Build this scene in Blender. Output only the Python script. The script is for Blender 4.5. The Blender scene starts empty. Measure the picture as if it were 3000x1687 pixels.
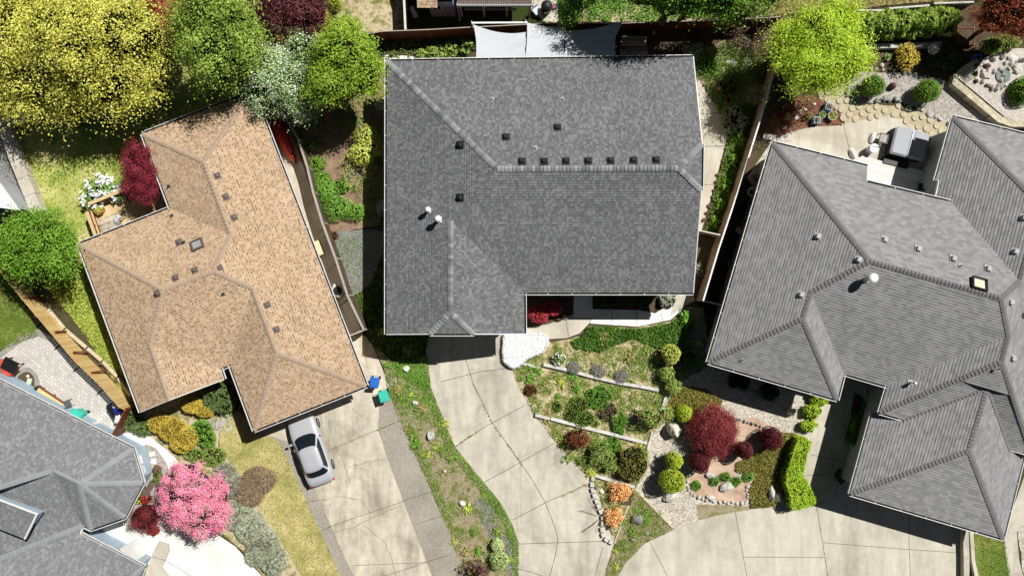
import bpy, bmesh, math, random
import numpy as np
from mathutils import Vector, Matrix
from mathutils.geometry import tessellate_polygon
random.seed(7)
R = np.random.default_rng(11)
scene = bpy.context.scene
col = scene.collection
PI = math.pi
# ---------------------------------------------------------------- survey: plan position of a point seen at (px, py), height z
CAMH, FOC = 52.0, 2423.0
def P(px, py, z=0.0):
    s = (CAMH - z) / FOC
    return Vector(((px - 1500.0) * s, (843.5 - py) * s, z))
def XY(px, py, z=0.0):
    p = P(px, py, z); return (p.x, p.y)
PX = CAMH / FOC                                  # metres per survey unit on the ground
SUN = Vector((math.cos(math.radians(56)) * math.cos(math.radians(39)), math.cos(math.radians(56)) * math.sin(math.radians(39)), math.sin(math.radians(56))))
# ---------------------------------------------------------------- materials
def lin(c, k=1.0):
    o = []
    for v in c:
        v = v / 255.0
        o.append(min(1.0, k * (v / 12.92 if v <= 0.04045 else ((v + 0.055) / 1.055) ** 2.4)))
    return (o[0], o[1], o[2], 1.0)
class NT:
    def __init__(s, name):
        s.m = bpy.data.materials.new(name); s.m.use_nodes = True
        s.t = s.m.node_tree; s.t.nodes.clear()
        s.out = s.n('ShaderNodeOutputMaterial')
        s.b = s.n('ShaderNodeBsdfPrincipled'); s.l(s.b.outputs[0], s.out.inputs[0])
    def n(s, typ, **kw):
        x = s.t.nodes.new(typ)
        for k, v in kw.items(): setattr(x, k, v)
        return x
    def l(s, a, b): s.t.links.new(a, b)
    def coord(s, kind='Object'):
        return s.n('ShaderNodeTexCoord').outputs[kind]
    def noise(s, co, scale, detail=5, rough=.6, dist=0):
        x = s.n('ShaderNodeTexNoise'); x.inputs['Scale'].default_value = scale
        x.inputs['Detail'].default_value = detail; x.inputs['Roughness'].default_value = rough
        x.inputs['Distortion'].default_value = dist
        s.l(co, x.inputs['Vector']); return x.outputs['Fac']
    def ramp(s, fac, stops, interp='LINEAR'):
        x = s.n('ShaderNodeValToRGB'); cr = x.color_ramp; cr.interpolation = interp
        while len(cr.elements) < len(stops): cr.elements.new(.5)
        for e, (p, c) in zip(cr.elements, stops): e.position = p; e.color = c
        s.l(fac, x.inputs['Fac']); return x.outputs['Color']
    def math(s, op, a, b):
        x = s.n('ShaderNodeMath', operation=op)
        for i, v in enumerate((a, b)):
            if isinstance(v, (int, float)): x.inputs[i].default_value = v
            else: s.l(v, x.inputs[i])
        return x.outputs[0]
    def mix(s, fac, a, b, blend='MIX'):
        x = s.n('ShaderNodeMix', data_type='RGBA', blend_type=blend)
        for sock, v in ((x.inputs[0], fac), (x.inputs[6], a), (x.inputs[7], b)):
            if isinstance(v, (int, float)): sock.default_value = v
            elif isinstance(v, tuple): sock.default_value = v
            else: s.l(v, sock)
        return x.outputs[2]
    def mulv(s, colr, fac, lo, hi):                       # brightness modulation by a 0..1 value
        g = s.ramp(fac, [(.25, (lo, lo, lo, 1)), (.75, (hi, hi, hi, 1))])
        return s.mix(1.0, colr, g, 'MULTIPLY')
    def bump(s, h, strength=.3, dist=.02):
        x = s.n('ShaderNodeBump'); x.inputs['Strength'].default_value = strength; x.inputs['Distance'].default_value = dist
        s.l(h, x.inputs['Height']); s.l(x.outputs[0], s.b.inputs['Normal'])
    def done(s, color, rough=.85, spec=.2, metal=0):
        if isinstance(color, tuple): s.b.inputs['Base Color'].default_value = color
        else: s.l(color, s.b.inputs['Base Color'])
        s.b.inputs['Roughness'].default_value = rough
        s.b.inputs['Specular IOR Level'].default_value = spec
        s.b.inputs['Metallic'].default_value = metal
        return s.m
def spread(cols, lo=.32, hi=.68):
    n = len(cols)
    return [(lo + (hi - lo) * i / max(1, n - 1), c) for i, c in enumerate(cols)]
def m_plain(name, c, rough=.6, spec=.3, metal=0, k=.85, var=.12, scale=3):
    t = NT(name); co = t.coord()
    f = t.noise(co, scale, 6)
    return t.done(t.mulv(t.mix(0.0, lin(c, k), lin(c, k)), f, 1 - var, 1 + var), rough, spec, metal)
def m_noise(name, cols, scale=1.0, fine=12.0, finev=.2, rough=.9, k=.85, bump=.0, lo=.32, hi=.68, dist=0, spec=.15, big=None):
    t = NT(name); co = t.coord()
    f = t.noise(co, scale, 8, .62, dist)
    c = t.ramp(f, spread([lin(x, k) for x in cols], lo, hi))
    g = t.noise(co, fine, 4, .7)
    c = t.mulv(c, g, 1 - finev, 1 + finev)
    if big: c = t.mulv(c, t.noise(co, big[0], 3), 1 - big[1], 1 + big[1])
    if bump: t.bump(g, bump, .03)
    return t.done(c, rough, spec)
def m_concrete(name, c1, c2, stain=.5, k=.85, scale=.35):
    t = NT(name); co = t.coord()
    a = t.noise(co, scale, 9, .68, .6)
    c = t.ramp(a, [(.3, lin(c2, k)), (.52, lin(c1, k)), (.75, lin(tuple(min(255, v * 1.06) for v in c1), k))])
    mp = t.n('ShaderNodeMapping'); mp.inputs['Scale'].default_value = (1.6, .25, 1); mp.inputs['Rotation'].default_value = (0, 0, .42)
    t.l(co, mp.inputs[0])
    c = t.mulv(c, t.noise(mp.outputs[0], .9, 6, .65, .4), 1 - .34 * stain, 1 + .14 * stain)
    c = t.mulv(c, t.noise(co, 2.4, 8, .75), 1 - .16 * stain, 1 + .1 * stain)
    fz = t.noise(co, 40, 3, .6)
    c = t.mulv(c, fz, .92, 1.08)
    t.bump(fz, .15, .01)
    return t.done(c, .88, .15)
def m_gravel(name, cols, scale=14, k=.85, bump=.8, dark=.45, big=(.6, .12)):
    t = NT(name); co = t.coord()
    v = t.n('ShaderNodeTexVoronoi'); v.inputs['Scale'].default_value = scale; t.l(co, v.inputs['Vector'])
    sep = t.n('ShaderNodeSeparateColor'); t.l(v.outputs['Color'], sep.inputs[0])
    c = t.ramp(sep.outputs[0], [(i / max(1, len(cols) - 1), lin(x, k)) for i, x in enumerate(cols)])
    e = t.n('ShaderNodeTexVoronoi', feature='DISTANCE_TO_EDGE'); e.inputs['Scale'].default_value = scale; t.l(co, e.inputs['Vector'])
    g = t.ramp(e.outputs['Distance'], [(0.0, (dark, dark, dark, 1)), (.12, (1, 1, 1, 1))])  # occlusion between the stones put into the colour at cell edges
    c = t.mix(1.0, c, g, 'MULTIPLY')
    c = t.mulv(c, t.noise(co, big[0], 5), 1 - big[1], 1 + big[1])
    t.bump(e.outputs['Distance'], bump, .04)
    return t.done(c, .85, .2)
def m_leaf(name, cols, k=1.0, scale=.9, isl=.42, trans=.16, rough=.55):
    t = NT(name); co = t.coord()
    geo = t.n('ShaderNodeNewGeometry')
    f = t.noise(co, scale, 4)
    x = t.n('ShaderNodeMix', data_type='FLOAT'); x.inputs[0].default_value = isl
    t.l(f, x.inputs[2]); t.l(geo.outputs['Random Per Island'], x.inputs[3])
    c = t.ramp(x.outputs[0], spread([lin(q, k) for q in cols], .2, .8))
    t.done(c, rough, .25)
    tr = t.n('ShaderNodeBsdfTranslucent'); t.l(c, tr.inputs[0])
    mx = t.n('ShaderNodeMixShader'); mx.inputs[0].default_value = trans
    t.l(t.b.outputs[0], mx.inputs[1]); t.l(tr.outputs[0], mx.inputs[2]); t.l(mx.outputs[0], t.out.inputs[0])
    return t.m
def m_island(name, cols, rough=.8, k=.85, nscale=6, nv=.15, spec=.2, grain=None):
    t = NT(name); co = t.coord(); geo = t.n('ShaderNodeNewGeometry')
    c = t.ramp(geo.outputs['Random Per Island'], [(i / max(1, len(cols) - 1), lin(x, k)) for i, x in enumerate(cols)])
    if grain:
        mp = t.n('ShaderNodeMapping'); mp.inputs['Rotation'].default_value = (0, 0, grain[0]); mp.inputs['Scale'].default_value = grain[1]
        t.l(co, mp.inputs[0]); co = mp.outputs[0]
    c = t.mulv(c, t.noise(co, nscale, 6, .7), 1 - nv, 1 + nv)
    return t.done(c, rough, spec)
def m_shingle(name, cols, tab, row, k=.85, streak=.1, dash=None, interp='CONSTANT', fine=.1):
    t = NT(name); uv = t.coord('UV')
    def brick(w, h, off=.5, sh=0):
        b = t.n('ShaderNodeTexBrick'); b.offset = off; b.offset_frequency = 2; b.squash = 1.0
        b.inputs['Scale'].default_value = 1; b.inputs['Mortar Size'].default_value = 0; b.inputs['Brick Width'].default_value = w; b.inputs['Row Height'].default_value = h
        b.inputs['Color1'].default_value = (0, 0, 0, 1); b.inputs['Color2'].default_value = (1, 1, 1, 1)
        if sh:
            mp = t.n('ShaderNodeMapping'); mp.inputs['Location'].default_value = (sh, 0, 0); t.l(uv, mp.inputs[0]); t.l(mp.outputs[0], b.inputs['Vector'])
        else: t.l(uv, b.inputs['Vector'])
        return b.outputs['Color']
    f = brick(tab, row, .37)
    n = len(cols)
    c = t.ramp(f, [(i / n, lin(x, k)) for i, x in enumerate(cols)], interp)
    if dash:
        d = brick(dash[0], row, .29, 3.3)
        m = t.ramp(d, [(0, (1, 1, 1, 1)), (dash[1], (0, 0, 0, 1))], 'CONSTANT')
        fr = t.n('ShaderNodeSeparateXYZ'); t.l(uv, fr.inputs[0])
        q = t.math('FRACT', t.math('DIVIDE', fr.outputs[1], row), 0)
        q = t.math('LESS_THAN', q, dash[3])
        c = t.mix(t.math('MULTIPLY', m, q), c, lin(dash[2], k))
    co = t.coord()
    c = t.mulv(c, t.noise(co, .35, 6, .7), 1 - streak, 1 + streak)
    c = t.mulv(c, t.noise(co, 1.6, 5, .7), 1 - streak * .7, 1 + streak * .7)
    c = t.mulv(c, t.noise(co, 30, 3, .7), 1 - fine, 1 + fine)
    return t.done(c, .92, .12)
def m_brick(name, cols, mortar, w, h, k=.85, rot=0, ms=.012, vary=.1):
    t = NT(name); co = t.coord()
    mp = t.n('ShaderNodeMapping'); mp.inputs['Rotation'].default_value = (0, 0, rot); t.l(co, mp.inputs[0])
    nz = t.n('ShaderNodeTexNoise'); nz.inputs['Scale'].default_value = 3; t.l(co, nz.inputs['Vector'])
    va = t.n('ShaderNodeVectorMath', operation='MULTIPLY_ADD'); va.inputs[1].default_value = (.03, .03, 0); t.l(nz.outputs['Color'], va.inputs[0]); t.l(mp.outputs[0], va.inputs[2])
    b = t.n('ShaderNodeTexBrick'); b.offset = .4
    b.inputs['Scale'].default_value = 1; b.inputs['Mortar Size'].default_value = ms; b.inputs['Brick Width'].default_value = w; b.inputs['Row Height'].default_value = h
    b.inputs['Color1'].default_value = (0, 0, 0, 1); b.inputs['Color2'].default_value = (1, 1, 1, 1); b.inputs['Mortar'].default_value = (0, 0, 0, 1)
    t.l(va.outputs[0], b.inputs['Vector'])
    c = t.ramp(b.outputs['Color'], [(i / max(1, len(cols) - 1), lin(x, k)) for i, x in enumerate(cols)])
    c = t.mix(b.outputs['Fac'], c, lin(mortar, k))
    c = t.mulv(c, t.noise(co, 1.2, 7, .7), 1 - vary, 1 + vary)
    c = t.mulv(c, t.noise(co, 14, 4, .7), 1 - vary, 1 + vary)
    t.bump(t.math('SUBTRACT', 1.0, b.outputs['Fac']), .3, .01)
    return t.done(c, .85, .2)
def m_glass(name, c, alpha=.25):
    t = NT(name); t.done(lin(c, 1), .05, .5)
    tr = t.n('ShaderNodeBsdfTransparent'); mx = t.n('ShaderNodeMixShader'); mx.inputs[0].default_value = alpha
    t.l(tr.outputs[0], mx.inputs[1]); t.l(t.b.outputs[0], mx.inputs[2]); t.l(mx.outputs[0], t.out.inputs[0]); return t.m
# ---------------------------------------------------------------- objects
def tag(o, label=None, cat=None, group=None, kind=None):
    if label: o['label'] = label
    if cat: o['category'] = cat
    if group: o['group'] = group
    if kind: o['kind'] = kind
    return o
def empty(name, loc, label, cat, group=None):
    o = bpy.data.objects.new(name, None); col.objects.link(o); o.location = loc; o.empty_display_size = .3
    return tag(o, label, cat, group)
def link(name, me, parent=None):
    o = bpy.data.objects.new(name, me); col.objects.link(o)
    if parent is not None:
        o.parent = parent
        w = Vector((0, 0, 0)); p = parent
        while p is not None: w += p.location; p = p.parent
        o.location = -w
    return o
class MB:
    """collects polygons in world coordinates for ONE mesh"""
    def __init__(s): s.v = []; s.f = []; s.mi = []; s.uv = None; s.smooth = False
    def poly(s, pts, mi=0):
        n = len(s.v); s.v += [tuple(p) for p in pts]; s.f.append(list(range(n, n + len(pts)))); s.mi.append(mi)
    def grid(s, rows, mi=0, close=False):                 # rows of equal length, shared verts
        n = len(s.v); w = len(rows[0])
        for r in rows: s.v += [tuple(p) for p in r]
        for i in range(len(rows) - 1):
            for j in range(w if close else w - 1):
                a = n + i * w + j; b = n + i * w + (j + 1) % w
                s.f.append([a, b, b + w, a + w]); s.mi.append(mi)
    def cap(s, row, mi=0, flip=False):
        s.poly(list(reversed(row)) if flip else row, mi)
    def box(s, c, size, rz=0.0, mi=0, taper=1.0, bev=0.0, tilt=None):
        hx, hy, hz = size[0] / 2, size[1] / 2, size[2] / 2
        M3 = Matrix.Rotation(rz, 3, 'Z') if tilt is None else tilt
        c = Vector(c)
        if bev:
            rows = []
            for (zz, k) in ((-hz, 1), (hz - bev, taper), (hz, taper)):
                ins = 0 if zz < hz else bev
                ring = []
                for sx, sy in ((1, 1), (-1, 1), (-1, -1), (1, -1)):
                    ax, ay = hx * k - ins, hy * k - ins
                    bb = min(bev, ax * .9, ay * .9)
                    q = [(sx * ax, sy * (ay - bb)), (sx * (ax - bb), sy * ay)]
                    if sx * sy < 0: q.reverse()
                    ring += q
                rows.append([c + M3 @ Vector((x, y, zz)) for x, y in ring])
            s.grid(rows, mi, True); s.cap(rows[-1], mi); s.cap(rows[0], mi, True)
            return
        pts = []
        for z, k in ((-hz, 1), (hz, taper)):
            for x, y in ((hx, hy), (-hx, hy), (-hx, -hy), (hx, -hy)):
                pts.append(c + M3 @ Vector((x * k, y * k, z)))
        n = len(s.v); s.v += [tuple(p) for p in pts]
        for f in ((3, 2, 1, 0), (4, 5, 6, 7), (0, 1, 5, 4), (1, 2, 6, 5), (2, 3, 7, 6), (3, 0, 4, 7)):
            s.f.append([n + i for i in f]); s.mi.append(mi)
    def beam(s, a, b, w, h, mi=0, z_is_top=False):         # box from a to b (centre line)
        a = Vector(a); b = Vector(b); d = (b - a); L = d.length
        if L < 1e-6: return
        x = d / L; up = Vector((0, 0, 1))
        if abs(x.z) > .98: up = Vector((0, 1, 0))
        y = up.cross(x).normalized(); z = x.cross(y)
        M3 = Matrix((x, y, z)).transposed()
        c = (a + b) / 2
        if z_is_top: c -= z * h / 2
        s.box(c, (L, w, h), 0, mi, tilt=M3)
    def tube(s, pts, r, n=6, mi=0, r2=None):
        pts = [Vector(p) for p in pts]; rows = []
        for i, p in enumerate(pts):
            d = (pts[min(i + 1, len(pts) - 1)] - pts[max(i - 1, 0)]).normalized()
            up = Vector((0, 0, 1)) if abs(d.z) < .95 else Vector((1, 0, 0))
            x = up.cross(d).normalized(); y = d.cross(x)
            rr = r if r2 is None else r + (r2 - r) * i / (len(pts) - 1)
            rows.append([p + (x * math.cos(2 * PI * k / n) + y * math.sin(2 * PI * k / n)) * rr for k in range(n)])
        s.grid(rows, mi, True); s.cap(rows[-1], mi); s.cap(rows[0], mi, True)
    def lathe(s, c, prof, n=20, mi=0, sx=1, sy=1, rz=0):
        c = Vector(c); rows = []
        for r, z in prof:
            row = []
            for k in range(n):
                x, y = r * sx * math.cos(2 * PI * k / n), r * sy * math.sin(2 * PI * k / n)
                row.append(c + Vector((x * math.cos(rz) - y * math.sin(rz), x * math.sin(rz) + y * math.cos(rz), z)))
            rows.append(row)
        s.grid(rows, mi, True); s.cap(rows[-1], mi); s.cap(rows[0], mi, True)
    def build(s, name, mats, parent=None, smooth=False):
        me = bpy.data.meshes.new(name); me.from_pydata(s.v, [], s.f)
        if not isinstance(mats, (list, tuple)): mats = [mats]
        for m in mats: me.materials.append(m)
        if any(s.mi): me.polygons.foreach_set('material_index', s.mi)
        if smooth: me.polygons.foreach_set('use_smooth', [True] * len(me.polygons))
        if s.uv is not None:
            u = me.uv_layers.new(name='UVMap'); u.data.foreach_set('uv', [q for p in s.uv for q in p])
        me.update()
        return link(name, me, parent)
# ---------------------------------------------------------------- polygons on the ground
def catmull(pts, n=6, closed=True):
    out = []; m = len(pts)
    rng = range(m) if closed else range(m - 1)
    for i in rng:
        p = [np.array(pts[(i + k) % m] if closed else pts[min(max(i + k, 0), m - 1)]) for k in (-1, 0, 1, 2)]
        for j in range(n):
            t = j / n
            out.append(tuple(.5 * ((2 * p[1]) + (-p[0] + p[2]) * t + (2 * p[0] - 5 * p[1] + 4 * p[2] - p[3]) * t * t + (-p[0] + 3 * p[1] - 3 * p[2] + p[3]) * t ** 3)))
    if not closed: out.append(tuple(pts[-1]))
    return out
def ragged(pts, amp, step=.25):
    out = []; n = len(pts)
    ph = [random.uniform(0, 6.28) for _ in range(6)]
    s = 0.0
    for i in range(n):
        a = Vector(pts[i]); b = Vector(pts[(i + 1) % n]); d = b - a; L = d.length
        if L < 1e-6: continue
        nrm = Vector((-d.y, d.x)) / L; k = max(1, int(L / step))
        for j in range(k):
            t = j / k; q = s + L * t
            o = amp * (.5 * math.sin(q * 1.7 + ph[0]) + .35 * math.sin(q * 4.3 + ph[1]) + .3 * math.sin(q * 9.1 + ph[2]) + random.uniform(-.4, .4))
            out.append(tuple(a + d * t + nrm * o))
        s += L
    return out
LAYER = [0]
def plan(pxs, z=0.0): return [XY(a, b, z) for a, b in pxs]
def sheet(name, pxs, m, rag=0.0, smooth=False, z=None, kind='structure', lines=None, extra=None, wl=.03, label=None, cat=None, parent=None):
    """a sheet on the ground; lines: joints drawn as thin raised strips in the same mesh (second material)"""
    if z is None:
        LAYER[0] += 1; z = .004 + .001 * LAYER[0]
    pts = plan(pxs)
    if smooth: pts = catmull(pts)
    if rag: pts = ragged(pts, rag)
    b = MB()
    tris = tessellate_polygon([[Vector((x, y, 0)) for x, y in pts]])
    b.v = [(x, y, z) for x, y in pts]
    for t in tris:
        a, c, d = [Vector(b.v[i]) for i in t]
        t = list(t)
        if (c - a).cross(d - a).z < 0: t.reverse()
        b.f.append(t); b.mi.append(0)
    mats = [m]
    for L in (lines or []):
        mats = [m, MATS['joint']]
        strip(b, plan(L), wl, z + .004, 1)
    for L in (extra or []):
        mats = [m, MATS['joint'], MATS['crack']]
        strip(b, jag(plan(L)), .022, z + .006, 2)
    o = b.build(name, mats, parent)
    if kind: o['kind'] = kind
    tag(o, label, cat); o['poly'] = 0; del o['poly']
    return pts
def strip(b, pts, w, z, mi):
    pts = [Vector(p) for p in pts]; rows = []
    for i, p in enumerate(pts):
        d = (pts[min(i + 1, len(pts) - 1)] - pts[max(i - 1, 0)]).normalized(); nn = Vector((-d.y, d.x)) * w / 2
        q, r = p + nn, p - nn
        rows.append([(r.x, r.y, z), (q.x, q.y, z)])
    b.grid(rows, mi)
def jag(pts, amp=.05, step=.22):
    out = []
    for i in range(len(pts) - 1):
        a, c = Vector(pts[i]), Vector(pts[i + 1]); d = c - a; L = d.length; k = max(1, int(L / step)); nn = Vector((-d.y, d.x)) / max(L, 1e-6)
        for j in range(k): out.append(tuple(a + d * j / k + nn * random.uniform(-amp, amp)))
    out.append(tuple(pts[-1])); return out
def inside(poly, xy):
    x, y = xy[:, 0], xy[:, 1]; r = np.zeros(len(xy), bool); n = len(poly)
    for i in range(n):
        x1, y1 = poly[i]; x2, y2 = poly[(i + 1) % n]
        if y1 == y2: continue
        c = ((y1 > y) != (y2 > y)) & (x < (x2 - x1) * (y - y1) / (y2 - y1) + x1)
        r ^= c
    return r
def sample(poly, n):
    a = np.array(poly)[:, :2]; lo, hi = a.min(0), a.max(0); out = np.zeros((0, 2))
    for _ in range(60):
        q = lo + R.random((max(64, n * 2), 2)) * (hi - lo); out = np.vstack([out, q[inside(poly, q)]])
        if len(out) >= n: break
    return out[:n]
# ---------------------------------------------------------------- leaves
def unit(a): return a / np.maximum(1e-9, np.linalg.norm(a, axis=1, keepdims=True))
def leaf_mesh(name, mats, C, N, L, W, D=None, parent=None, core=None, bend=.0):
    """one mesh of many four-sided leaves; C centres, N normals, L length, W width, D direction (optional)"""
    n = len(C); N = unit(N)
    if D is None: D = R.normal(size=(n, 3))
    D = unit(D - N * (D * N).sum(1, keepdims=True)); S = np.cross(N, D)
    L = (L * (.65 + .7 * R.random(n)))[:, None]; W = (W * (.65 + .7 * R.random(n)))[:, None]
    V = np.empty((n, 4, 3))
    V[:, 0] = C - D * L / 2; V[:, 1] = C + S * W / 2 - D * L * .05 + N * L * bend; V[:, 2] = C + D * L / 2; V[:, 3] = C - S * W / 2 - D * L * .05 + N * L * bend
    V = V.reshape(-1, 3); V[:, 2] = np.maximum(V[:, 2], .012)
    nf = n; loops = np.arange(4 * n); starts = np.arange(n) * 4; mi = np.zeros(n, int)
    if core is not None:
        cv, cf = core
        base = len(V); V = np.vstack([V, np.array(cv)])
        ext = []; st = []; cur = len(loops)
        for f in cf: st.append(cur); ext += [base + i for i in f]; cur += len(f)
        loops = np.concatenate([loops, ext]).astype(int); starts = np.concatenate([starts, st]).astype(int); mi = np.concatenate([mi, np.ones(len(cf), int)]); nf = n + len(cf)
    me = bpy.data.meshes.new(name)
    me.vertices.add(len(V)); me.vertices.foreach_set('co', V.astype(np.float32).ravel())
    me.loops.add(len(loops)); me.loops.foreach_set('vertex_index', loops.astype(np.int32))
    me.polygons.add(nf); me.polygons.foreach_set('loop_start', starts.astype(np.int32))
    if not isinstance(mats, (list, tuple)): mats = [mats]
    for m in mats: me.materials.append(m)
    me.polygons.foreach_set('material_index', mi.astype(np.int32))
    me.update(calc_edges=True); me.validate()
    return link(name, me, parent)
def dome_pts(n, c, r, lowest=-.25, ph=None, amp=.12, shell=(.78, 1.02)):
    v = unit(R.normal(size=(n * 3, 3))); v = v[v[:, 2] > lowest][:n]
    az = np.arctan2(v[:, 1], v[:, 0])
    if ph is None: ph = R.random(4) * 6.28
    f = 1 + amp * (np.sin(3 * az + ph[0]) * .6 + np.sin(5 * az + ph[1]) * .5 + np.sin(8 * az + ph[2] + 3 * v[:, 2]) * .4)
    f = f * (shell[0] + (shell[1] - shell[0]) * R.random(len(v)) ** .6)
    return np.array(c) + v * np.array(r) * f[:, None], v
def crown_leaves(lobes, ncl, nlf, cs, lowest=-.25, amp=.12, shell=(.78, 1.02), flat=.6, elong=1.0, bough=0):
    """leaf positions and normals: clumps on the outside of every lobe; lobe = (centre, radii)"""
    if bough:
        big = []
        for c, r in lobes:
            nb = max(9, int(bough * (r[0] * r[1]) ** .5 / 1.25))
            p, v = dome_pts(nb * 8, c, r * .84, lowest, None, amp, (.74, 1.04))
            sel = [0]; dd = ((v - v[0]) ** 2).sum(1)
            while len(sel) < min(nb, len(p)): j = int(dd.argmax()); sel.append(j); dd = np.minimum(dd, ((v - v[j]) ** 2).sum(1))
            p = p[sel]
            for q in p:
                k = random.uniform(.17, .3); big.append((q, np.array([r[0] * k * random.uniform(.8, 1.25), r[1] * k * random.uniform(.8, 1.25), max(.2, r[2] * k * .8)])))
        lobes = big; lowest = -.05; amp = .1
    skin = [(c, r * .8) for c, r in lobes[:0]]
    A = sum(l[1][0] * l[1][1] for l in lobes); C = []; N = []; K = []; Rad = []
    for c, r in lobes:
        k = max(4, int(ncl * r[0] * r[1] / A))
        p, v = dome_pts(k, c, r, lowest, None, amp, shell)
        K.append(p)
        o = unit(v * np.array([1, 1, .6]))
        g = R.normal(size=(len(p), nlf, 3)) * np.array([1, 1, flat]) * cs * (.6 + .8 * R.random((len(p), 1, 1)))
        if elong != 1.0:
            al = (g * o[:, None, :]).sum(2, keepdims=True); g = g + o[:, None, :] * al * (elong - 1)
            g[:, :, 2] -= .25 * np.abs(al[:, :, 0])
        C.append((p[:, None, :] + g).reshape(-1, 3))
        nn = (o[:, None, :] * .5 + unit((g.reshape(-1, 3))).reshape(g.shape) * .5 + np.array([0, 0, .55]) + R.normal(size=g.shape) * .45)
        N.append(nn.reshape(-1, 3)); Rad.append(np.repeat(o, nlf, 0))
    return np.vstack(C), np.vstack(N), np.vstack(K), np.vstack(Rad)
def ico_core(c, r, sub=2, jit=.06, floor=0.01):
    bm = bmesh.new(); bmesh.ops.create_icosphere(bm, subdivisions=sub, radius=1)
    v = [(c[0] + q.co.x * r[0] * (1 + random.uniform(-jit, jit)), c[1] + q.co.y * r[1] * (1 + random.uniform(-jit, jit)), max(floor, c[2] + q.co.z * r[2])) for q in bm.verts]
    f = [[w.index for w in q.verts] for q in bm.faces]; bm.free(); return v, f
def lobe(px, py, z, rx, ry, rz):
    p = P(px, py, z); s = (CAMH - z) / FOC
    return (np.array(p), np.array([rx * s, ry * s, rz]))
def tree(name, label, cat, lobes, leafm, barkm, ncl=150, nlf=40, cs=.35, L=.14, W=.09, trunk=.16, base=None, group=None, limbs=14, amp=.12, lowest=-.25, flat=.6, elong=1.0, blossom=None, shell=(.72, 1.02), spray=False, h0=.35, bough=13, coreM=.8, red=False):
    """tapered trunk with limbs + one crown of leaf clumps; lobes: (px,py,z,rx,ry,rz)"""
    if nlf >= 40: L *= .74; W *= .74; nlf = int(nlf * 1.75)
    lb = [lobe(*l) for l in lobes]
    A = sum(l[1][0] for l in lb); cc = sum(l[0] * l[1][0] for l in lb) / A
    bx, by = (cc[0], cc[1]) if base is None else XY(*base)
    t = empty(name, (bx, by, 0), label, cat, group)
    C, N, K, Rd = crown_leaves(lb, ncl, nlf, cs, lowest, amp, shell, flat, elong, bough)
    b = MB(); zt = max(.3, min(l[0][2] for l in lb) * .8)
    fork = Vector((bx + (cc[0] - bx) * .5, by + (cc[1] - by) * .5, zt * h0 + .2))
    b.tube([(bx, by, -.05), (bx + (fork.x - bx) * .3, by + (fork.y - by) * .3, fork.z * .5), fork], trunk * 1.15, 8, 0, trunk * .8)
    for i in R.choice(len(K), min(limbs, len(K)), replace=False):
        e = Vector(K[i]); m = fork.lerp(e, .55) + Vector((random.uniform(-.2, .2), random.uniform(-.2, .2), .25))
        b.tube([fork, fork.lerp(m, .5) + Vector((random.uniform(-.12, .12), random.uniform(-.12, .12), .12)), m, e], trunk * .5, 5, 0, trunk * .1)
    b.build('trunk', barkm, t, True)
    D = Rd + R.normal(size=Rd.shape) * .5 if spray else None
    core = None
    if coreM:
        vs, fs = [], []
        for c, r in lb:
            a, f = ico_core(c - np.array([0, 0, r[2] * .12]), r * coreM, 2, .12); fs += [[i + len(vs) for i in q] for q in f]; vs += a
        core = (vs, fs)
        for c, r in lb:                                   # sparse inner leaves over the core painted as crown shade
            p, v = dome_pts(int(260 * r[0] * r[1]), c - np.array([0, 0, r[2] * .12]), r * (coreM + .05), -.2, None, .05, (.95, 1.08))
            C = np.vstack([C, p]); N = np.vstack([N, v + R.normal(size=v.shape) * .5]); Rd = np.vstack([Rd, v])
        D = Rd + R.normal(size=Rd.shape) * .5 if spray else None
    leaf_mesh('crown', [leafm[0] if isinstance(leafm, list) else leafm, MATS['burg_shade' if red else 'foliage_shade']], C, N, L, W, D, t, core)
    if blossom:
        m, frac, l2 = blossom
        i = R.choice(len(C), int(len(C) * frac), replace=False)
        leaf_mesh('blossom', m, C[i] + unit(N[i]) * .05, N[i] + np.array([0, 0, .4]), l2, l2 * .9, None, t)
    return t
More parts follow.
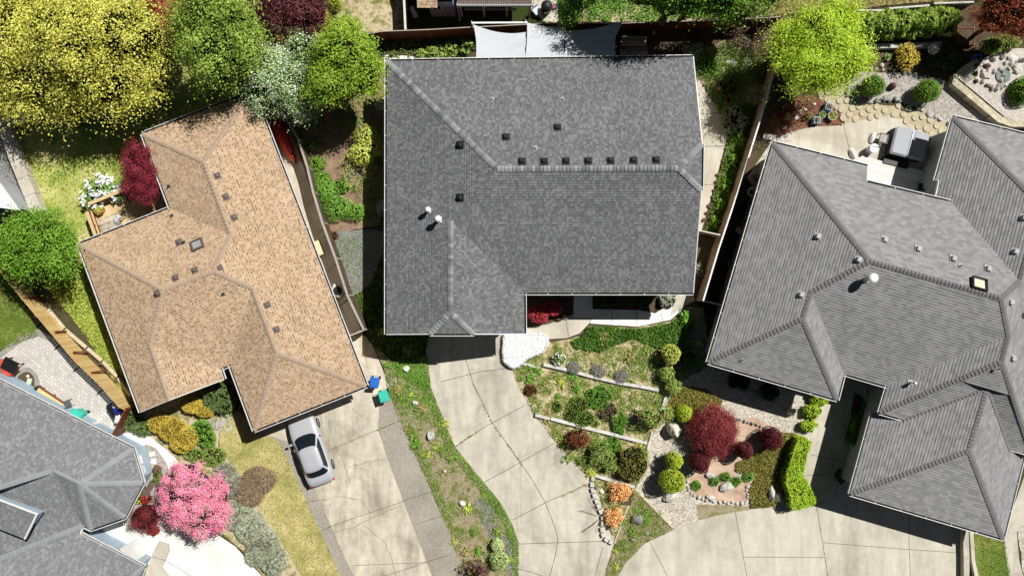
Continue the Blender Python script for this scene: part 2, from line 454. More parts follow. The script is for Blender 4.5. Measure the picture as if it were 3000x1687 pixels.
def shrub(name, label, cat, px, py, rx, ry, h, leafm, corem=None, n=700, L=.1, W=.06, group=None, spiky=0.0, amp=.06, lobes=None, dense=True, blossom=None, z0=None, tilt=None, jit=.06, stick=None):
    """a bush that is one mesh: leaves around the outside of a darker inner mass standing on the ground"""
    zc = h * .42 if z0 is None else z0
    if lobes is None and 'ball' not in label and 'clipped' not in label:
        lobes = [(px, py, h * .4, rx * .74, ry * .74, h * .56)]
        for i in range(5):
            a = i * 1.257 + random.uniform(-.4, .4); k = random.uniform(.38, .6)
            lobes.append((px + math.cos(a) * rx * (1 - k * .9), py + math.sin(a) * ry * (1 - k * .9), h * random.uniform(.25, .5), rx * k, ry * k, h * .42))
    lb = [lobe(px, py, zc, rx, ry, h * .58 if z0 is None else h - zc)] if lobes is None else [lobe(*l) for l in lobes]
    C = []; N = []; O = []
    A = sum(l[1][0] * l[1][1] for l in lb)
    for c, r in lb:
        k = max(20, int(n * r[0] * r[1] / A))
        p, v = dome_pts(k, c, r, -.45, None, amp, (.9, 1.0) if dense else (.55, 1.03))
        C.append(p); N.append(v * .9 + np.array([0, 0, .35]) + R.normal(size=v.shape) * .42); O.append(v * np.array([1, 1, .7]) + np.array([0, 0, .25]))
    C, N, O = np.vstack(C), np.vstack(N), np.vstack(O)
    D = None
    if spiky:
        D = O + R.normal(size=O.shape) * .35; N = R.normal(size=O.shape) * .7 + np.array([0, 0, 1.0]); C = C + unit(O) * L * spiky * .3
    core = None
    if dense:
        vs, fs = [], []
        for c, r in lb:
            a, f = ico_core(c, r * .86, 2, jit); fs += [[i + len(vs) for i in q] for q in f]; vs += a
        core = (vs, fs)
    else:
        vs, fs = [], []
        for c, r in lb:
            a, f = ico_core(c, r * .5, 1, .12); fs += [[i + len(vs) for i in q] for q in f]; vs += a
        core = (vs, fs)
    o = leaf_mesh(name, [leafm, corem or MATS['foliage_shade']], C, N, L, W, D, None, core)
    tag(o, label, cat, group)
    if blossom:
        m, nb, l2 = blossom
        i = R.choice(len(C), min(nb, len(C)), replace=False); i = i[N[i][:, 2] > .1]
        e = np.repeat(C[i], 5, 0) + R.normal(size=(len(i) * 5, 3)) * l2 * .45
        leaf_mesh('blossom', m, e + unit(np.repeat(N[i], 5, 0)) * .05, np.repeat(N[i], 5, 0) + np.array([0, 0, .6]) + R.normal(size=e.shape) * .4, l2, l2 * .85, None, o)
    return o
def cover(name, leafm, poly, n, hz, L, W, clump=0, label=None, cat=None, kind='stuff', up=.6, thr=None, blades=False, parent=None, z0=.04):
    """low growth nobody could count, spread over a plan polygon"""
    q = sample(poly, n)
    if clump:
        q = sample(poly, max(3, n // clump)); q = np.repeat(q, clump, 0) + R.normal(size=(len(q) * clump, 2)) * (.1 + .16 * R.random((len(q), 1)).repeat(clump, 0)[:, :1])
        q = q[inside(poly, q)]
    h = R.random(len(q)) ** 1.3 * hz
    C = np.column_stack([q, h + z0])
    N = R.normal(size=C.shape) * (1 - up) + np.array([0, 0, up])
    D = None
    if blades: D = np.array([0, 0, .8]) + R.normal(size=C.shape) * .8; N = R.normal(size=C.shape) + np.array([0, 0, .5])
    o = leaf_mesh(name, leafm, C, N, L, W, D, parent)
    if kind: o['kind'] = kind
    return tag(o, label, cat)
def rock_mesh(c, r, jit=.16, sub=2, rz=0):
    bm = bmesh.new(); bmesh.ops.create_icosphere(bm, subdivisions=sub, radius=1)
    ph = [random.uniform(0, 6) for _ in range(6)]
    ax = [Vector((random.uniform(-1, 1), random.uniform(-1, 1), random.uniform(-.6, 1))).normalized() for _ in range(7)]
    cut = [random.uniform(.62, .9) for _ in ax]
    M3 = Matrix.Rotation(rz, 3, 'Z')
    v = []
    for q in bm.verts:
        p = q.co.copy()
        for a, k in zip(ax, cut):
            d = p.dot(a)
            if d > k: p -= a * (d - k) * .9
        p *= 1 + jit * .4 * (math.sin(5 * p.x + ph[0]) * math.sin(4 * p.y + ph[1]) + .6 * math.sin(9 * p.z + ph[2]) * math.sin(8 * p.x + ph[3])) + random.uniform(-jit, jit) * .22
        p = M3 @ Vector((p.x * r[0], p.y * r[1], p.z * r[2]))
        v.append((c[0] + p.x, c[1] + p.y, max(-.03, c[2] + p.z)))
    f = [[w.index for w in q.verts] for q in bm.faces]; bm.free(); return v, f
def rock(name, label, px, py, rx, ry, h, m, rz=0.0, group=None, cat='rock'):
    x, y = XY(px, py, h * .5)
    v, f = rock_mesh((x, y, h * .35), (rx * PX, ry * PX, h * .75), .2, 3, rz)
    b = MB(); b.v = v; b.f = f; b.mi = [0] * len(f)
    return tag(b.build(name, m), label, cat, group)
MATS = {}
MATS['joint'] = m_plain('joint', (104, 98, 84), .95, .1)
MATS['crack'] = m_plain('crack', (112, 106, 92), .95, .1)
MATS['foliage_shade'] = m_plain('foliage_shade', (40, 50, 22), .95, .05, k=.4)  # inner core colour: shade between boughs and leaves painted in
MATS['burg_shade'] = m_plain('burg_shade', (60, 22, 26), .9, .1, k=.5)  # core of red foliage, inner shade painted dark
MATS['grey_dark'] = m_plain('twig_grey', (118, 114, 102), .9, .1, k=.7)
MATS['gold_core'] = m_plain('gold_core', (120, 100, 40), .9, .1, k=.6)
MATS['white_core'] = m_plain('white_core', (226, 228, 224), .8, .1, k=.85)
M = dict(
 white=m_plain('white_paint', (240, 240, 238), .45, .4), wood_white=m_plain('pale_timber', (226, 222, 212), .8, .2, var=.15, scale=5),
 gutter_in=m_plain('gutter_shade', (50, 46, 42), .95, .1), dark=m_plain('dark_plastic', (34, 35, 38), .5, .4), black=m_plain('black_plastic', (20, 20, 22), .5, .4),
 steel=m_plain('grey_metal', (150, 152, 155), .4, .5, .6), soil=m_noise('dark_soil', [(70, 56, 44), (98, 82, 64), (84, 80, 60)], 1.2, 14, .3, bump=.4),
 bark=m_noise('bark', [(92, 78, 64), (120, 104, 88)], 4, 20, .25, bump=.5),
 bark_pale=m_noise('pale_bark', [(150, 140, 128), (182, 174, 164)], 4, 20, .2),
 )
M['ground'] = m_noise('ground_earth', [(70, 66, 44), (92, 84, 60), (64, 72, 38)], .5, 9, .3, bump=.4, k=.8)
M['lawn'] = m_noise('lawn_grass', [(112, 138, 56), (158, 168, 84), (190, 186, 116), (208, 196, 146)], .55, 26, .24, lo=.34, hi=.7, bump=.5, k=.98, big=(.16, .1))
M['lawn_dry'] = m_noise('dry_lawn', [(126, 142, 64), (178, 174, 106), (208, 196, 138), (222, 208, 156)], .7, 30, .24, lo=.3, hi=.72, bump=.5, k=.84)
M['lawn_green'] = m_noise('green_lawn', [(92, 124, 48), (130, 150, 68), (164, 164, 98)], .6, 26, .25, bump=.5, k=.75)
M['lawn_shade'] = m_noise('shaded_lawn', [(44, 58, 24), (62, 76, 30), (70, 70, 40)], .6, 20, .3, bump=.4, k=.7)  # darker lawn copy, shade of the yards put into its colour
M['bed'] = m_noise('bed_soil', [(112, 124, 58), (150, 144, 92), (186, 170, 136), (214, 198, 166), (150, 140, 96)], 1.7, 16, .3, bump=.5, k=.86, lo=.38, hi=.64)
M['strip'] = m_noise('weedy_soil', [(134, 126, 82), (158, 145, 113), (176, 162, 138), (132, 132, 76), (152, 138, 116)], 1.5, 18, .3, bump=.5, k=.8)
M['mulch'] = m_noise('bark_mulch', [(94, 66, 52), (128, 88, 68), (150, 108, 86)], 3, 22, .4, bump=.8, k=.8)
M['mulch_red'] = m_noise('red_mulch', [(166, 134, 114), (200, 172, 148), (218, 194, 168)], 1.2, 20, .3, bump=.7, k=.85)
M['mulch_dim'] = m_noise('leaf_mulch', [(126, 104, 84), (160, 134, 110), (180, 152, 126)], 1.6, 20, .35, bump=.6, k=.75)
M['conc_tan'] = m_concrete('driveway_concrete_tan', (216, 206, 186), (166, 157, 138), 1.4, .9)
M['conc_gray'] = m_concrete('driveway_concrete', (212, 205, 188), (178, 170, 153), .95, .87)
M['conc_patch'] = m_concrete('driveway_concrete_patch', (216, 207, 186), (190, 181, 160), .8, .84)
M['conc_right'] = m_concrete('driveway_concrete_fine', (212, 205, 188), (182, 174, 156), .8, .86, .22)
M['conc_white'] = m_concrete('pale_concrete', (244, 240, 230), (226, 219, 204), .35, .95)
M['conc_cream'] = m_concrete('cream_concrete', (218, 210, 193), (192, 181, 160), .7, .84)
M['agg'] = m_gravel('exposed_aggregate', [(150, 144, 132), (178, 170, 156), (196, 188, 172)], 30, .8, .3, .75, (.5, .18))
M['gravel'] = m_gravel('pale_gravel', [(196, 186, 168), (226, 218, 202), (240, 234, 222), (206, 190, 164), (170, 164, 150)], 13, .84)
M['gravel_gray'] = m_gravel('grey_gravel', [(170, 162, 150), (200, 192, 182), (214, 206, 196), (150, 146, 140)], 12, .82)
M['gravel_pink'] = m_gravel('pink_gravel', [(214, 204, 190), (232, 224, 214), (200, 188, 176)], 13, .85)
M['gravel_blue'] = m_gravel('blue_grey_gravel', [(134, 138, 138), (160, 162, 158), (184, 182, 172), (120, 122, 120)], 15, .72)
M['gravel_tan'] = m_noise('packed_sand', [(176, 162, 130), (196, 182, 150), (208, 196, 166)], 1.4, 20, .2, bump=.4, k=.8)
M['patio'] = m_brick('stamped_paving', [(202, 196, 188), (216, 210, 202), (226, 220, 212), (208, 200, 192)], (176, 170, 162), .27, .19, .8, .7, .012, .16)
M['paver_dark'] = m_brick('dark_paver_band', [(160, 156, 148), (176, 170, 160)], (140, 136, 130), .3, .3, .8, .3)
M['block'] = m_brick('wall_block', [(206, 194, 166), (222, 212, 186), (190, 178, 150)], (150, 140, 118), .42, .3, .82, .85, .012)
M['block_pale'] = m_brick('wall_cap_stone', [(226, 216, 196), (236, 228, 210), (214, 202, 180)], (150, 140, 124), 1.2, 5, .85, 1.16, .02)
M['rock'] = m_noise('pale_rock', [(168, 164, 156), (208, 204, 196), (232, 228, 220)], 3, 14, .22, bump=.5, k=.85)
M['rock_white'] = m_noise('cream_rock', [(226, 216, 190), (242, 236, 216), (248, 244, 232)], 2.5, 14, .14, bump=.4, k=.9)
M['rock_gray'] = m_noise('grey_rock', [(112, 118, 112), (146, 150, 142), (170, 172, 164)], 3, 14, .25, bump=.5, k=.8)
M['rock_brown'] = m_noise('brown_rock', [(84, 66, 54), (124, 100, 82)], 3, 14, .25, bump=.5, k=.8)
M['cedar'] = m_island('cedar_boards', [(222, 184, 118), (234, 200, 136), (240, 212, 152)], .75, .84, 5, .14)
M['deck_wood'] = m_island('deck_boards', [(222, 192, 144), (234, 208, 162), (214, 184, 136), (240, 218, 176)], .75, .84, 6, .18)
M['deck_white'] = m_island('weathered_white_boards', [(236, 232, 224), (224, 220, 212), (242, 240, 236)], .75, .9, 9, .2, grain=(.25, (1, 8, 1)))
M['redwood'] = m_island('red_stained_boards', [(96, 48, 38), (112, 56, 44), (104, 60, 50)], .7, .75, 8, .25)
M['greywood'] = m_island('weathered_boards', [(176, 162, 148), (196, 184, 170), (152, 138, 124)], .85, .8, 8, .22)
M['greywood_dark'] = m_island('dark_weathered_boards', [(96, 82, 72), (120, 104, 92), (108, 96, 86)], .85, .75, 8, .22)
M['tanwood'] = m_island('tan_boards', [(176, 150, 128), (196, 172, 148), (160, 132, 112)], .8, .8, 8, .2)
M['brownwood'] = m_island('brown_boards', [(122, 70, 44), (142, 86, 56), (110, 60, 40)], .6, .8, 8, .2)
M['timber'] = m_noise('bleached_timber', [(180, 176, 170), (216, 212, 206), (234, 230, 226)], 2.2, 18, .22, k=.82)
M['timber_tan'] = m_noise('tan_timber', [(196, 180, 150), (216, 202, 174)], 3, 18, .15, k=.85)
M['post_brown'] = m_plain('brown_post', (134, 68, 48), .7, .2)
# foliage
def LM(n, cols, k=.9, **kw): M[n] = m_leaf(n, cols, k, **kw)
LM('golden', [(104, 108, 36), (176, 176, 66), (218, 214, 104), (238, 232, 150)], 1.24)
LM('conifer', [(74, 100, 34), (134, 158, 62), (182, 198, 98)], 1.26)
LM('maple', [(84, 116, 24), (136, 164, 46), (180, 200, 84)], 1.15)
LM('bright_green', [(66, 106, 22), (112, 156, 42), (152, 188, 76)], 1.11)
LM('lime', [(138, 170, 30), (184, 208, 60), (216, 230, 100)], 1.13)
LM('silver', [(110, 138, 72), (170, 194, 130), (218, 232, 196)], 1.13)
LM('plum', [(70, 36, 40), (110, 60, 64), (140, 84, 84)], 1.04)
LM('copper', [(124, 56, 36), (172, 90, 64), (200, 128, 90)], 1.14)
LM('crimson', [(100, 26, 42), (142, 44, 60), (170, 74, 86)], 0.99)
LM('burgundy', [(96, 32, 38), (140, 54, 58), (166, 84, 82)], 1.04)
LM('burgundy_ball', [(84, 28, 34), (110, 38, 44), (134, 56, 58)], .75)
LM('scarlet', [(150, 40, 48), (188, 62, 70), (206, 100, 102)], 1.0)
LM('red_leaf', [(176, 36, 40), (206, 60, 60), (220, 90, 88)], .9)
LM('ball_lime', [(118, 148, 24), (164, 184, 44), (196, 210, 76)], 1.08)
LM('ball_green', [(70, 110, 24), (104, 144, 40), (136, 170, 60)], 1.02)
LM('hedge', [(120, 156, 24), (168, 200, 48), (206, 226, 88)], 1.09)
LM('gold_shrub', [(140, 120, 36), (196, 172, 64), (224, 206, 104)], 1.10)
LM('olive', [(92, 92, 34), (134, 128, 60), (168, 160, 92)], 1.19)
LM('juniper', [(64, 84, 42), (98, 116, 64), (132, 146, 90)], 1.14)
LM('sage', [(120, 130, 104), (168, 174, 146), (206, 208, 186)], 1.0)
LM('lavender', [(120, 118, 108), (160, 156, 146), (196, 190, 178)], .95)
LM('dry', [(140, 118, 92), (178, 154, 124), (200, 180, 150)], .85)
LM('green', [(74, 118, 34), (112, 158, 56), (148, 188, 82)], 1.16)
LM('dark_green', [(36, 64, 20), (60, 92, 30), (84, 114, 44)], .8)
LM('shrub_mid', [(92, 120, 44), (136, 158, 72), (172, 184, 104)], 1.12)
LM('pale_green', [(150, 176, 96), (186, 204, 130), (210, 222, 160)], 1.08)
LM('yellow_green', [(146, 160, 50), (192, 202, 90), (218, 222, 128)], 1.09)
LM('red_brown', [(116, 56, 36), (150, 84, 56), (130, 110, 50)], .85)
LM('grass', [(92, 124, 36), (142, 164, 62), (184, 186, 100)], .85, trans=.35)
LM('straw', [(160, 146, 84), (196, 182, 116), (216, 200, 150)], .85)
LM('weed', [(88, 122, 42), (126, 154, 62), (160, 176, 94)], 1.04)
LM('ivy', [(50, 88, 22), (78, 118, 36), (112, 146, 58)], 1.02)
M['f_white'] = m_plain('white_petals', (250, 250, 252), .6, .2, k=.95, var=.03)
LM('pink', [(216, 96, 136), (242, 146, 178), (252, 196, 216)], 1.10)
LM('orange', [(222, 142, 70), (240, 180, 112), (250, 212, 166)], 1.0)
LM('candytuft', [(236, 238, 236), (250, 250, 250), (255, 255, 255)], .97)
# shingles
M['sh_grey'] = m_shingle('grey_shingle', [(122, 123, 125), (130, 131, 133), (138, 139, 141), (126, 127, 129), (134, 135, 137), (116, 117, 119), (146, 147, 149), (154, 155, 157)], .115, .148, .63, .09)
M['sh_dark'] = m_shingle('charcoal_shingle', [(160, 160, 161), (170, 170, 170), (176, 176, 176), (154, 154, 155), (166, 166, 166)], .3, .17, .64, .08)
M['sh_tan'] = m_shingle('tan_shingle', [(202, 174, 144), (208, 180, 151), (196, 168, 138), (192, 163, 133), (212, 185, 156)], .15, .155, .78, .1, dash=(.09, .3, (148, 122, 97), .45))
M['sh_blue'] = m_shingle('blue_grey_shingle', [(140, 141, 143), (132, 133, 135), (147, 148, 150), (136, 137, 139), (160, 161, 163), (144, 145, 147)], .11, .15, .7, .06)
M['cap_grey'] = m_island('grey_ridge_caps', [(112, 113, 115), (140, 141, 143), (164, 165, 167), (124, 125, 127)], .92, .78, 20, .1)
M['cap_dark'] = m_island('charcoal_ridge_caps', [(120, 119, 118), (130, 129, 128)], .92, .78, 20, .1)
M['cap_tan'] = m_island('tan_ridge_caps', [(180, 157, 136), (190, 167, 146)], .92, .8, 20, .1)
M['cap_blue'] = m_island('blue_grey_ridge_caps', [(152, 154, 156), (160, 162, 164)], .92, .8, 20, .08)
M['cream_wall'] = m_plain('cream_siding', (226, 216, 196), .8, .2)
M['grey_wall'] = m_plain('grey_siding', (176, 178, 182), .8, .2)
M['blue_wall'] = m_plain('blue_siding', (176, 196, 212), .75, .2)
M['tan_wall'] = m_plain('tan_siding', (190, 168, 140), .8, .2)
M['glass'] = m_plain('window_glass', (30, 38, 46), .08, .6, k=.6)
M['sky_glass'] = m_plain('skylight_glass', (176, 180, 178), .1, .6, k=.7)
# ---------------------------------------------------------------- houses
class Roof:
    def __init__(s, house, V, F, ze, pitch, shm, capm, trim, course, step, capw=.15, gut=True, xe=()):
        s.house = house; s.F = F
        z = {}; fixed = set()
        for names, e, fx in F:
            if e and fx:
                for q in e: fixed.add(q)
        for k, v in V.items(): z[k] = v[2] if len(v) > 2 else ze
        pos = {k: P(v[0], v[1], z[k]) for k, v in V.items()}
        for it in range(30):
            acc = {k: [] for k in V}
            for names, e, fx in F:
                if not e: continue
                a, b = pos[e[0]], pos[e[1]]; d = (b - a).xy.normalized(); nn = Vector((-d.y, d.x))
                pt = fx if isinstance(fx, float) else pitch
                for q in names:
                    if q in e: continue
                    sg = 1 if (sum((pos[w] for w in names), Vector()) / len(names) - a).xy.dot(nn) > 0 else -1; acc[q].append((a.z + b.z) / 2 + pt * sg * (pos[q] - a).xy.dot(nn))
            for k in V:
                if k in fixed or not acc[k]: continue
                z[k] += .6 * (sum(acc[k]) / len(acc[k]) - z[k])
            pos = {k: P(V[k][0], V[k][1], z[k]) for k in V}
        s.pos = pos; s.planes = []
        mb = MB(); mb.uv = []
        for fi, (names, e, fx) in enumerate(F):
            pts = [pos[n] for n in names]
            nrm = Vector((0, 0, 0))
            for i in range(len(pts)):
                a, b = pts[i], pts[(i + 1) % len(pts)]
                nrm += Vector(((a.y - b.y) * (a.z + b.z), (a.z - b.z) * (a.x + b.x), (a.x - b.x) * (a.y + b.y)))
            nrm.normalize()
            if nrm.z < 0: nrm = -nrm
            c = sum(pts, Vector()) / len(pts)
            s.planes.append((names, [(p.x, p.y) for p in pts], c, nrm))
            s.courses(mb, pts, e and (pos[e[0]], pos[e[1]]), nrm, course, step, fi)
        roof = mb.build('roof', shm, house); s.roof = roof
        # underside and edge boards
        fb = MB(); edges = {}
        for fi, (names, e, fx) in enumerate(F):
            pts = [pos[n] for n in names]
            for i in range(len(names)):
                edges.setdefault(frozenset((names[i], names[(i + 1) % len(names)])), []).append((fi, names[i], names[(i + 1) % len(names)]))
        s.edges = edges; eaves = {frozenset(e) for n, e, fx in F if e} | {frozenset(e) for e in xe}
        gb = MB(); ng = 0
        for k, lst in edges.items():
            a, b = pos[lst[0][1]], pos[lst[0][2]]
            if len(lst) == 1:
                d = (b - a).normalized(); out = Vector((d.y, -d.x, 0)).normalized()
                cen = s.planes[lst[0][0]][2]
                if (cen - a).dot(out) > 0: out = -out
                dz = Vector((0, 0, .16))
                fb.poly([a, b, b - dz, a - dz])
                if k in eaves and gut:
                    o1, o2 = out * .015, out * .12
                    up = Vector((0, 0, -.03)); dn = Vector((0, 0, -.1))
                    gb.poly([a + o1 + dn, b + o1 + dn, b + o2 + dn, a + o2 + dn], 1)  # dark floor: shade inside the trough put into the colour
                    m1, m2 = a + out * .135 - Vector((0, 0, .06)), b + out * .135 - Vector((0, 0, .06))
                    gb.beam(m1 - d * .03, m2 + d * .03, .032, .13, 0); ng += 1
                    L = (b - a).length; n = int(L / 1.4)
                    for i in range(1, n): 
                        q = a + (b - a) * i / n
                        gb.beam(q + out * .02 - Vector((0, 0, .03)), q + out * .13 - Vector((0, 0, .03)), .025, .02, 0)
                else:
                    rb = MB(); rb.beam(a + out * .03 - Vector((0, 0, .09)), b + out * .03 - Vector((0, 0, .09)), .05, .2, 0); rb.build('rake_board', trim, house)
            elif len(lst) == 2 and capm is not None:
                n1, n2 = s.planes[lst[0][0]][3], s.planes[lst[1][0]][3]; c1 = s.planes[lst[0][0]][2]
                mid = (a + b) / 2
                # convex when the neighbour's plane lies above the middle of the first face
                q = c1 - mid
                if n2.dot(q) > -.02 * q.length: continue
                if a.z > b.z: a, b = b, a
                d = (b - a).normalized(); L = (b - a).length; n = max(1, int(L / .21))
                t1 = (c1 - mid); t1 = (t1 - d * t1.dot(d)).normalized()
                w1 = n1.cross(d); w1 = w1 if w1.dot(t1) > 0 else -w1
                t2 = s.planes[lst[1][0]][2] - mid; w2 = n2.cross(d); w2 = w2 if w2.dot(t2) > 0 else -w2
                cb = MB()
                for i in range(n):
                    p0 = a + d * (L * i / n); p1 = a + d * (L * (i + 1.12) / n) if i < n - 1 else b
                    r0 = (n1 + n2).normalized() * (step + .05); r1 = (n1 + n2).normalized() * (step * .4 + .012)
                    k0 = len(cb.v)
                    cb.v += [tuple(v) for v in (p0 + r0, p1 + r1, p1 + r1 + w1 * capw, p0 + r0 + w1 * capw, p1 + r1 + w2 * capw, p0 + r0 + w2 * capw, p0, p0 + w1 * capw, p0 + w2 * capw)]
                    cb.f += [[k0, k0 + 1, k0 + 2, k0 + 3], [k0, k0 + 5, k0 + 4, k0 + 1], [k0, k0 + 3, k0 + 7, k0 + 6], [k0, k0 + 6, k0 + 8, k0 + 5]]; cb.mi += [0] * 4
                cb.build('ridge_cap', capm, roof)
        fb.build('eave_board', trim, house)
        if ng: gb.build('gutter', [M['white'], M['gutter_in']], house)
    def courses(s, mb, pts, e, nrm, course, step, fi):
        hd = Vector((nrm.x, nrm.y)); sl = hd.length
        if e:
            a, b = e; d = (b - a).xy.normalized(); up = Vector((-d.y, d.x))
            c = sum(pts, Vector()) / len(pts)
            if (c - a).xy.dot(up) < 0: up = -up
        else:
            up = -hd.normalized(); a = min(pts, key=lambda p: p.z); d = Vector((up.y, -up.x))
        cosp = max(.5, nrm.z); ch = course * cosp
        bm = bmesh.new(); vs = [bm.verts.new(p) for p in pts]; bm.faces.new(vs)
        D = [(p - a).xy.dot(up) for p in pts]; d0 = min(min(D), 0); d1 = max(D)
        k = 1
        u3 = Vector((up.x, up.y, 0))
        while d0 + k * ch < d1:
            bmesh.ops.bisect_plane(bm, geom=bm.verts[:] + bm.edges[:] + bm.faces[:], plane_co=Vector((a.x, a.y, 0)) + u3 * (d0 + k * ch), plane_no=u3, dist=1e-5)
            k += 1
        off = fi * 7.31
        for f in bm.faces:
            ds = [((l.vert.co - a).xy.dot(up), l.vert.co.copy()) for l in f.loops]
            cc = sum(q[0] for q in ds) / len(ds); kk = math.floor((cc - d0) / ch); lo = d0 + kk * ch
            if f.normal.z < 0: ds.reverse()
            P3 = []; n = len(mb.v)
            for q, co in ds:
                t = min(1, max(0, (q - lo) / ch)); h = step * (1 - t)
                P3.append(co + nrm * h); mb.uv.append(((co - a).xy.dot(d) + off, (q - d0) / cosp + off * course * 40))
            mb.v += [tuple(p) for p in P3]; mb.f.append(list(range(n, n + len(P3)))); mb.mi.append(0)
            for i in range(len(ds)):
                q1, c1 = ds[i]; q2, c2 = ds[(i + 1) % len(ds)]
                if abs(q1 - lo) < 1e-3 and abs(q2 - lo) < 1e-3:
                    m = len(mb.v); mb.v += [tuple(c1), tuple(c2), tuple(c2 + nrm * step), tuple(c1 + nrm * step)]
                    mb.f.append([m, m + 1, m + 2, m + 3]); mb.mi.append(0)
                    for cq in (c1, c2, c2, c1): mb.uv.append(((cq - a).xy.dot(d) + off, (lo - d0) / cosp + off * course * 40 + .002))
        bm.free()
    def z_at(s, x, y, default=None):
        best = None
        for names, poly, c, n in s.planes:
            if inside(poly, np.array([[x, y]]))[0]:
                z = c.z - (n.x * (x - c.x) + n.y * (y - c.y)) / n.z
                if best is None or z > best[0]: best = (z, n)
        return best
    def on(s, px, py):
        z = 4.5; r = None
        for _ in range(12):
            p = P(px, py, z); q = s.z_at(p.x, p.y)
            if q: z = q[0]; r = q[1]
        p = P(px, py, z); return p, (r or Vector((0, 0, 1)))
    def walls(s, names, inset, mat, parent, z0=-.1, zmax=99):
        pts = [s.pos[n].xy for n in names]; n = len(pts)
        A = sum(pts[i].x * pts[(i + 1) % n].y - pts[(i + 1) % n].x * pts[i].y for i in range(n))
        if A < 0: pts.reverse()
        q = []
        for i in range(n):
            a, b, c = pts[i - 1], pts[i], pts[(i + 1) % n]
            d1, d2 = (b - a).normalized(), (c - b).normalized(); n1, n2 = Vector((-d1.y, d1.x)), Vector((-d2.y, d2.x))
            m = n1 + n2
            q.append(b + m * (2 * inset / max(.6, m.length_squared)))
        mb = MB(); s.wall_pts = q
        for i in range(n):
            a, b = q[i], q[(i + 1) % n]; L = (b - a).length; k = max(1, int(L / .4)); tops = []
            for j in range(k + 1):
                p = a.lerp(b, j / k); h = s.z_at(p.x, p.y); tops.append((p, min(zmax, h[0] - .17) if h else s.pos[names[0]].z - .1))
            for j in range(k):
                (p, h), (r, g) = tops[j], tops[j + 1]
                mb.poly([(p.x, p.y, z0), (r.x, r.y, z0), (r.x, r.y, g), (p.x, p.y, h)])
        return mb.build('wall', mat, parent)
def frame3(n):                                   # down-slope direction, across, normal
    dn = Vector((n.x, n.y, 0))
    if dn.length < 1e-4: dn = Vector((0, -1, 0))
    dn.normalize(); dn = (dn - n * dn.dot(n)).normalized(); ac = n.cross(dn)
    return Matrix((ac, dn, n)).transposed()
def roof_vent(rf, px, py, size, h, m, fl, tilt=True, lab=None):
    """box vent: flange plate + hood with a bevelled top"""
    p, n = rf.on(px, py); M3 = frame3(n); b = MB()
    b.box(p + n * .05, (size * 1.45, size * 1.5, .02), 0, 1, tilt=M3)
    if tilt: b.box(p + n * (h / 2 + .05), (size, size, h), 0, 0, .86, .04, tilt=M3)
    else:
        x = Matrix((M3.col[0], Vector((0, 0, 1)).cross(M3.col[0]), Vector((0, 0, 1)))).transposed()
        b.box(p + Vector((0, 0, h / 2)), (size, size, h + .1), 0, 0, .94, .03, tilt=x)
    return b.build('roof_vent', [m, fl], rf.house)
def pipe_vent(rf, px, py, r, h, m, fl, cap=0):
    p, n = rf.on(px, py); M3 = frame3(n); b = MB()
    b.box(p + n * .045, (r * 2 + .1, r * 2 + .13, .02), 0, 1, tilt=M3)
    b.lathe(p, [(r * 1.7, 0), (r * 1.2, .09), (r, .1), (r, h)], 12)
    if cap: b.lathe(p + Vector((0, 0, h - .02)), [(r, 0), (cap, .02), (cap, .12), (cap * .7, .2), (.01, .22)], 14)
    return b.build('vent_pipe', [m, fl], rf.house)
def skylight(rf, px, py, w, h, frm, gl, hh=.14):
    p, n = rf.on(px, py); M3 = frame3(n); b = MB(); t = .07
    for sx, sy, a, c in ((-1, 0, t, h), (1, 0, t, h), (0, -1, w - 2 * t, t), (0, 1, w - 2 * t, t)):
        b.box(p + M3 @ Vector((sx * (w - t) / 2, sy * (h - t) / 2, hh / 2 + .03)), (a, c, hh + .06), 0, 0, tilt=M3)
    o = b.build('skylight', frm, rf.house)
    g = MB(); g.box(p + M3 @ Vector((0, 0, hh * .6)), (w - 2 * t - .01, h - 2 * t - .01, .03), tilt=M3); g.build('pane', gl, o)
    return o
def house(name, label, px, py):
    return empty(name, XY(px, py) + (0,), label, 'house')
def wall_panel(name, parent, a, b, t0, t1, z0, z1, m, off=.03, slats=0, frame=None, gl=None):
    """flat part on a wall running a->b (plan), fractions t0..t1"""
    a, b = Vector(a), Vector(b); d = (b - a).normalized(); nn = Vector((d.y, -d.x))
    p, q = a.lerp(b, t0) + nn * off, a.lerp(b, t1) + nn * off
    mb = MB(); L = (q - p).length
    if frame:
        w = .09
        for x0, x1, y0, y1 in ((0, w, z0, z1), (L - w, L, z0, z1), (w, L - w, z0, z0 + w), (w, L - w, z1 - w, z1), (L / 2 - .03, L / 2 + .03, z0 + w, z1 - w)):
            mb.beam((p.x + d.x * x0, p.y + d.y * x0, (y0 + y1) / 2), (p.x + d.x * x1, p.y + d.y * x1, (y0 + y1) / 2), .1, y1 - y0)
        o = mb.build(name, frame, parent)
        g = MB(); g.beam((p.x + d.x * w, p.y + d.y * w, (z0 + z1) / 2), (q.x - d.x * w, q.y - d.y * w, (z0 + z1) / 2), .04, z1 - z0 - 2 * w); g.build('pane', gl or M['glass'], o); return o
    n = max(1, slats)
    for i in range(n):
        lo = z0 + (z1 - z0) * i / n; hi = z0 + (z1 - z0) * (i + 1) / n - (.02 if n > 1 else 0)
        mb.beam((p.x, p.y, (lo + hi) / 2), (q.x, q.y, (lo + hi) / 2), .06, hi - lo)
    return mb.build(name, m, parent)
T = True
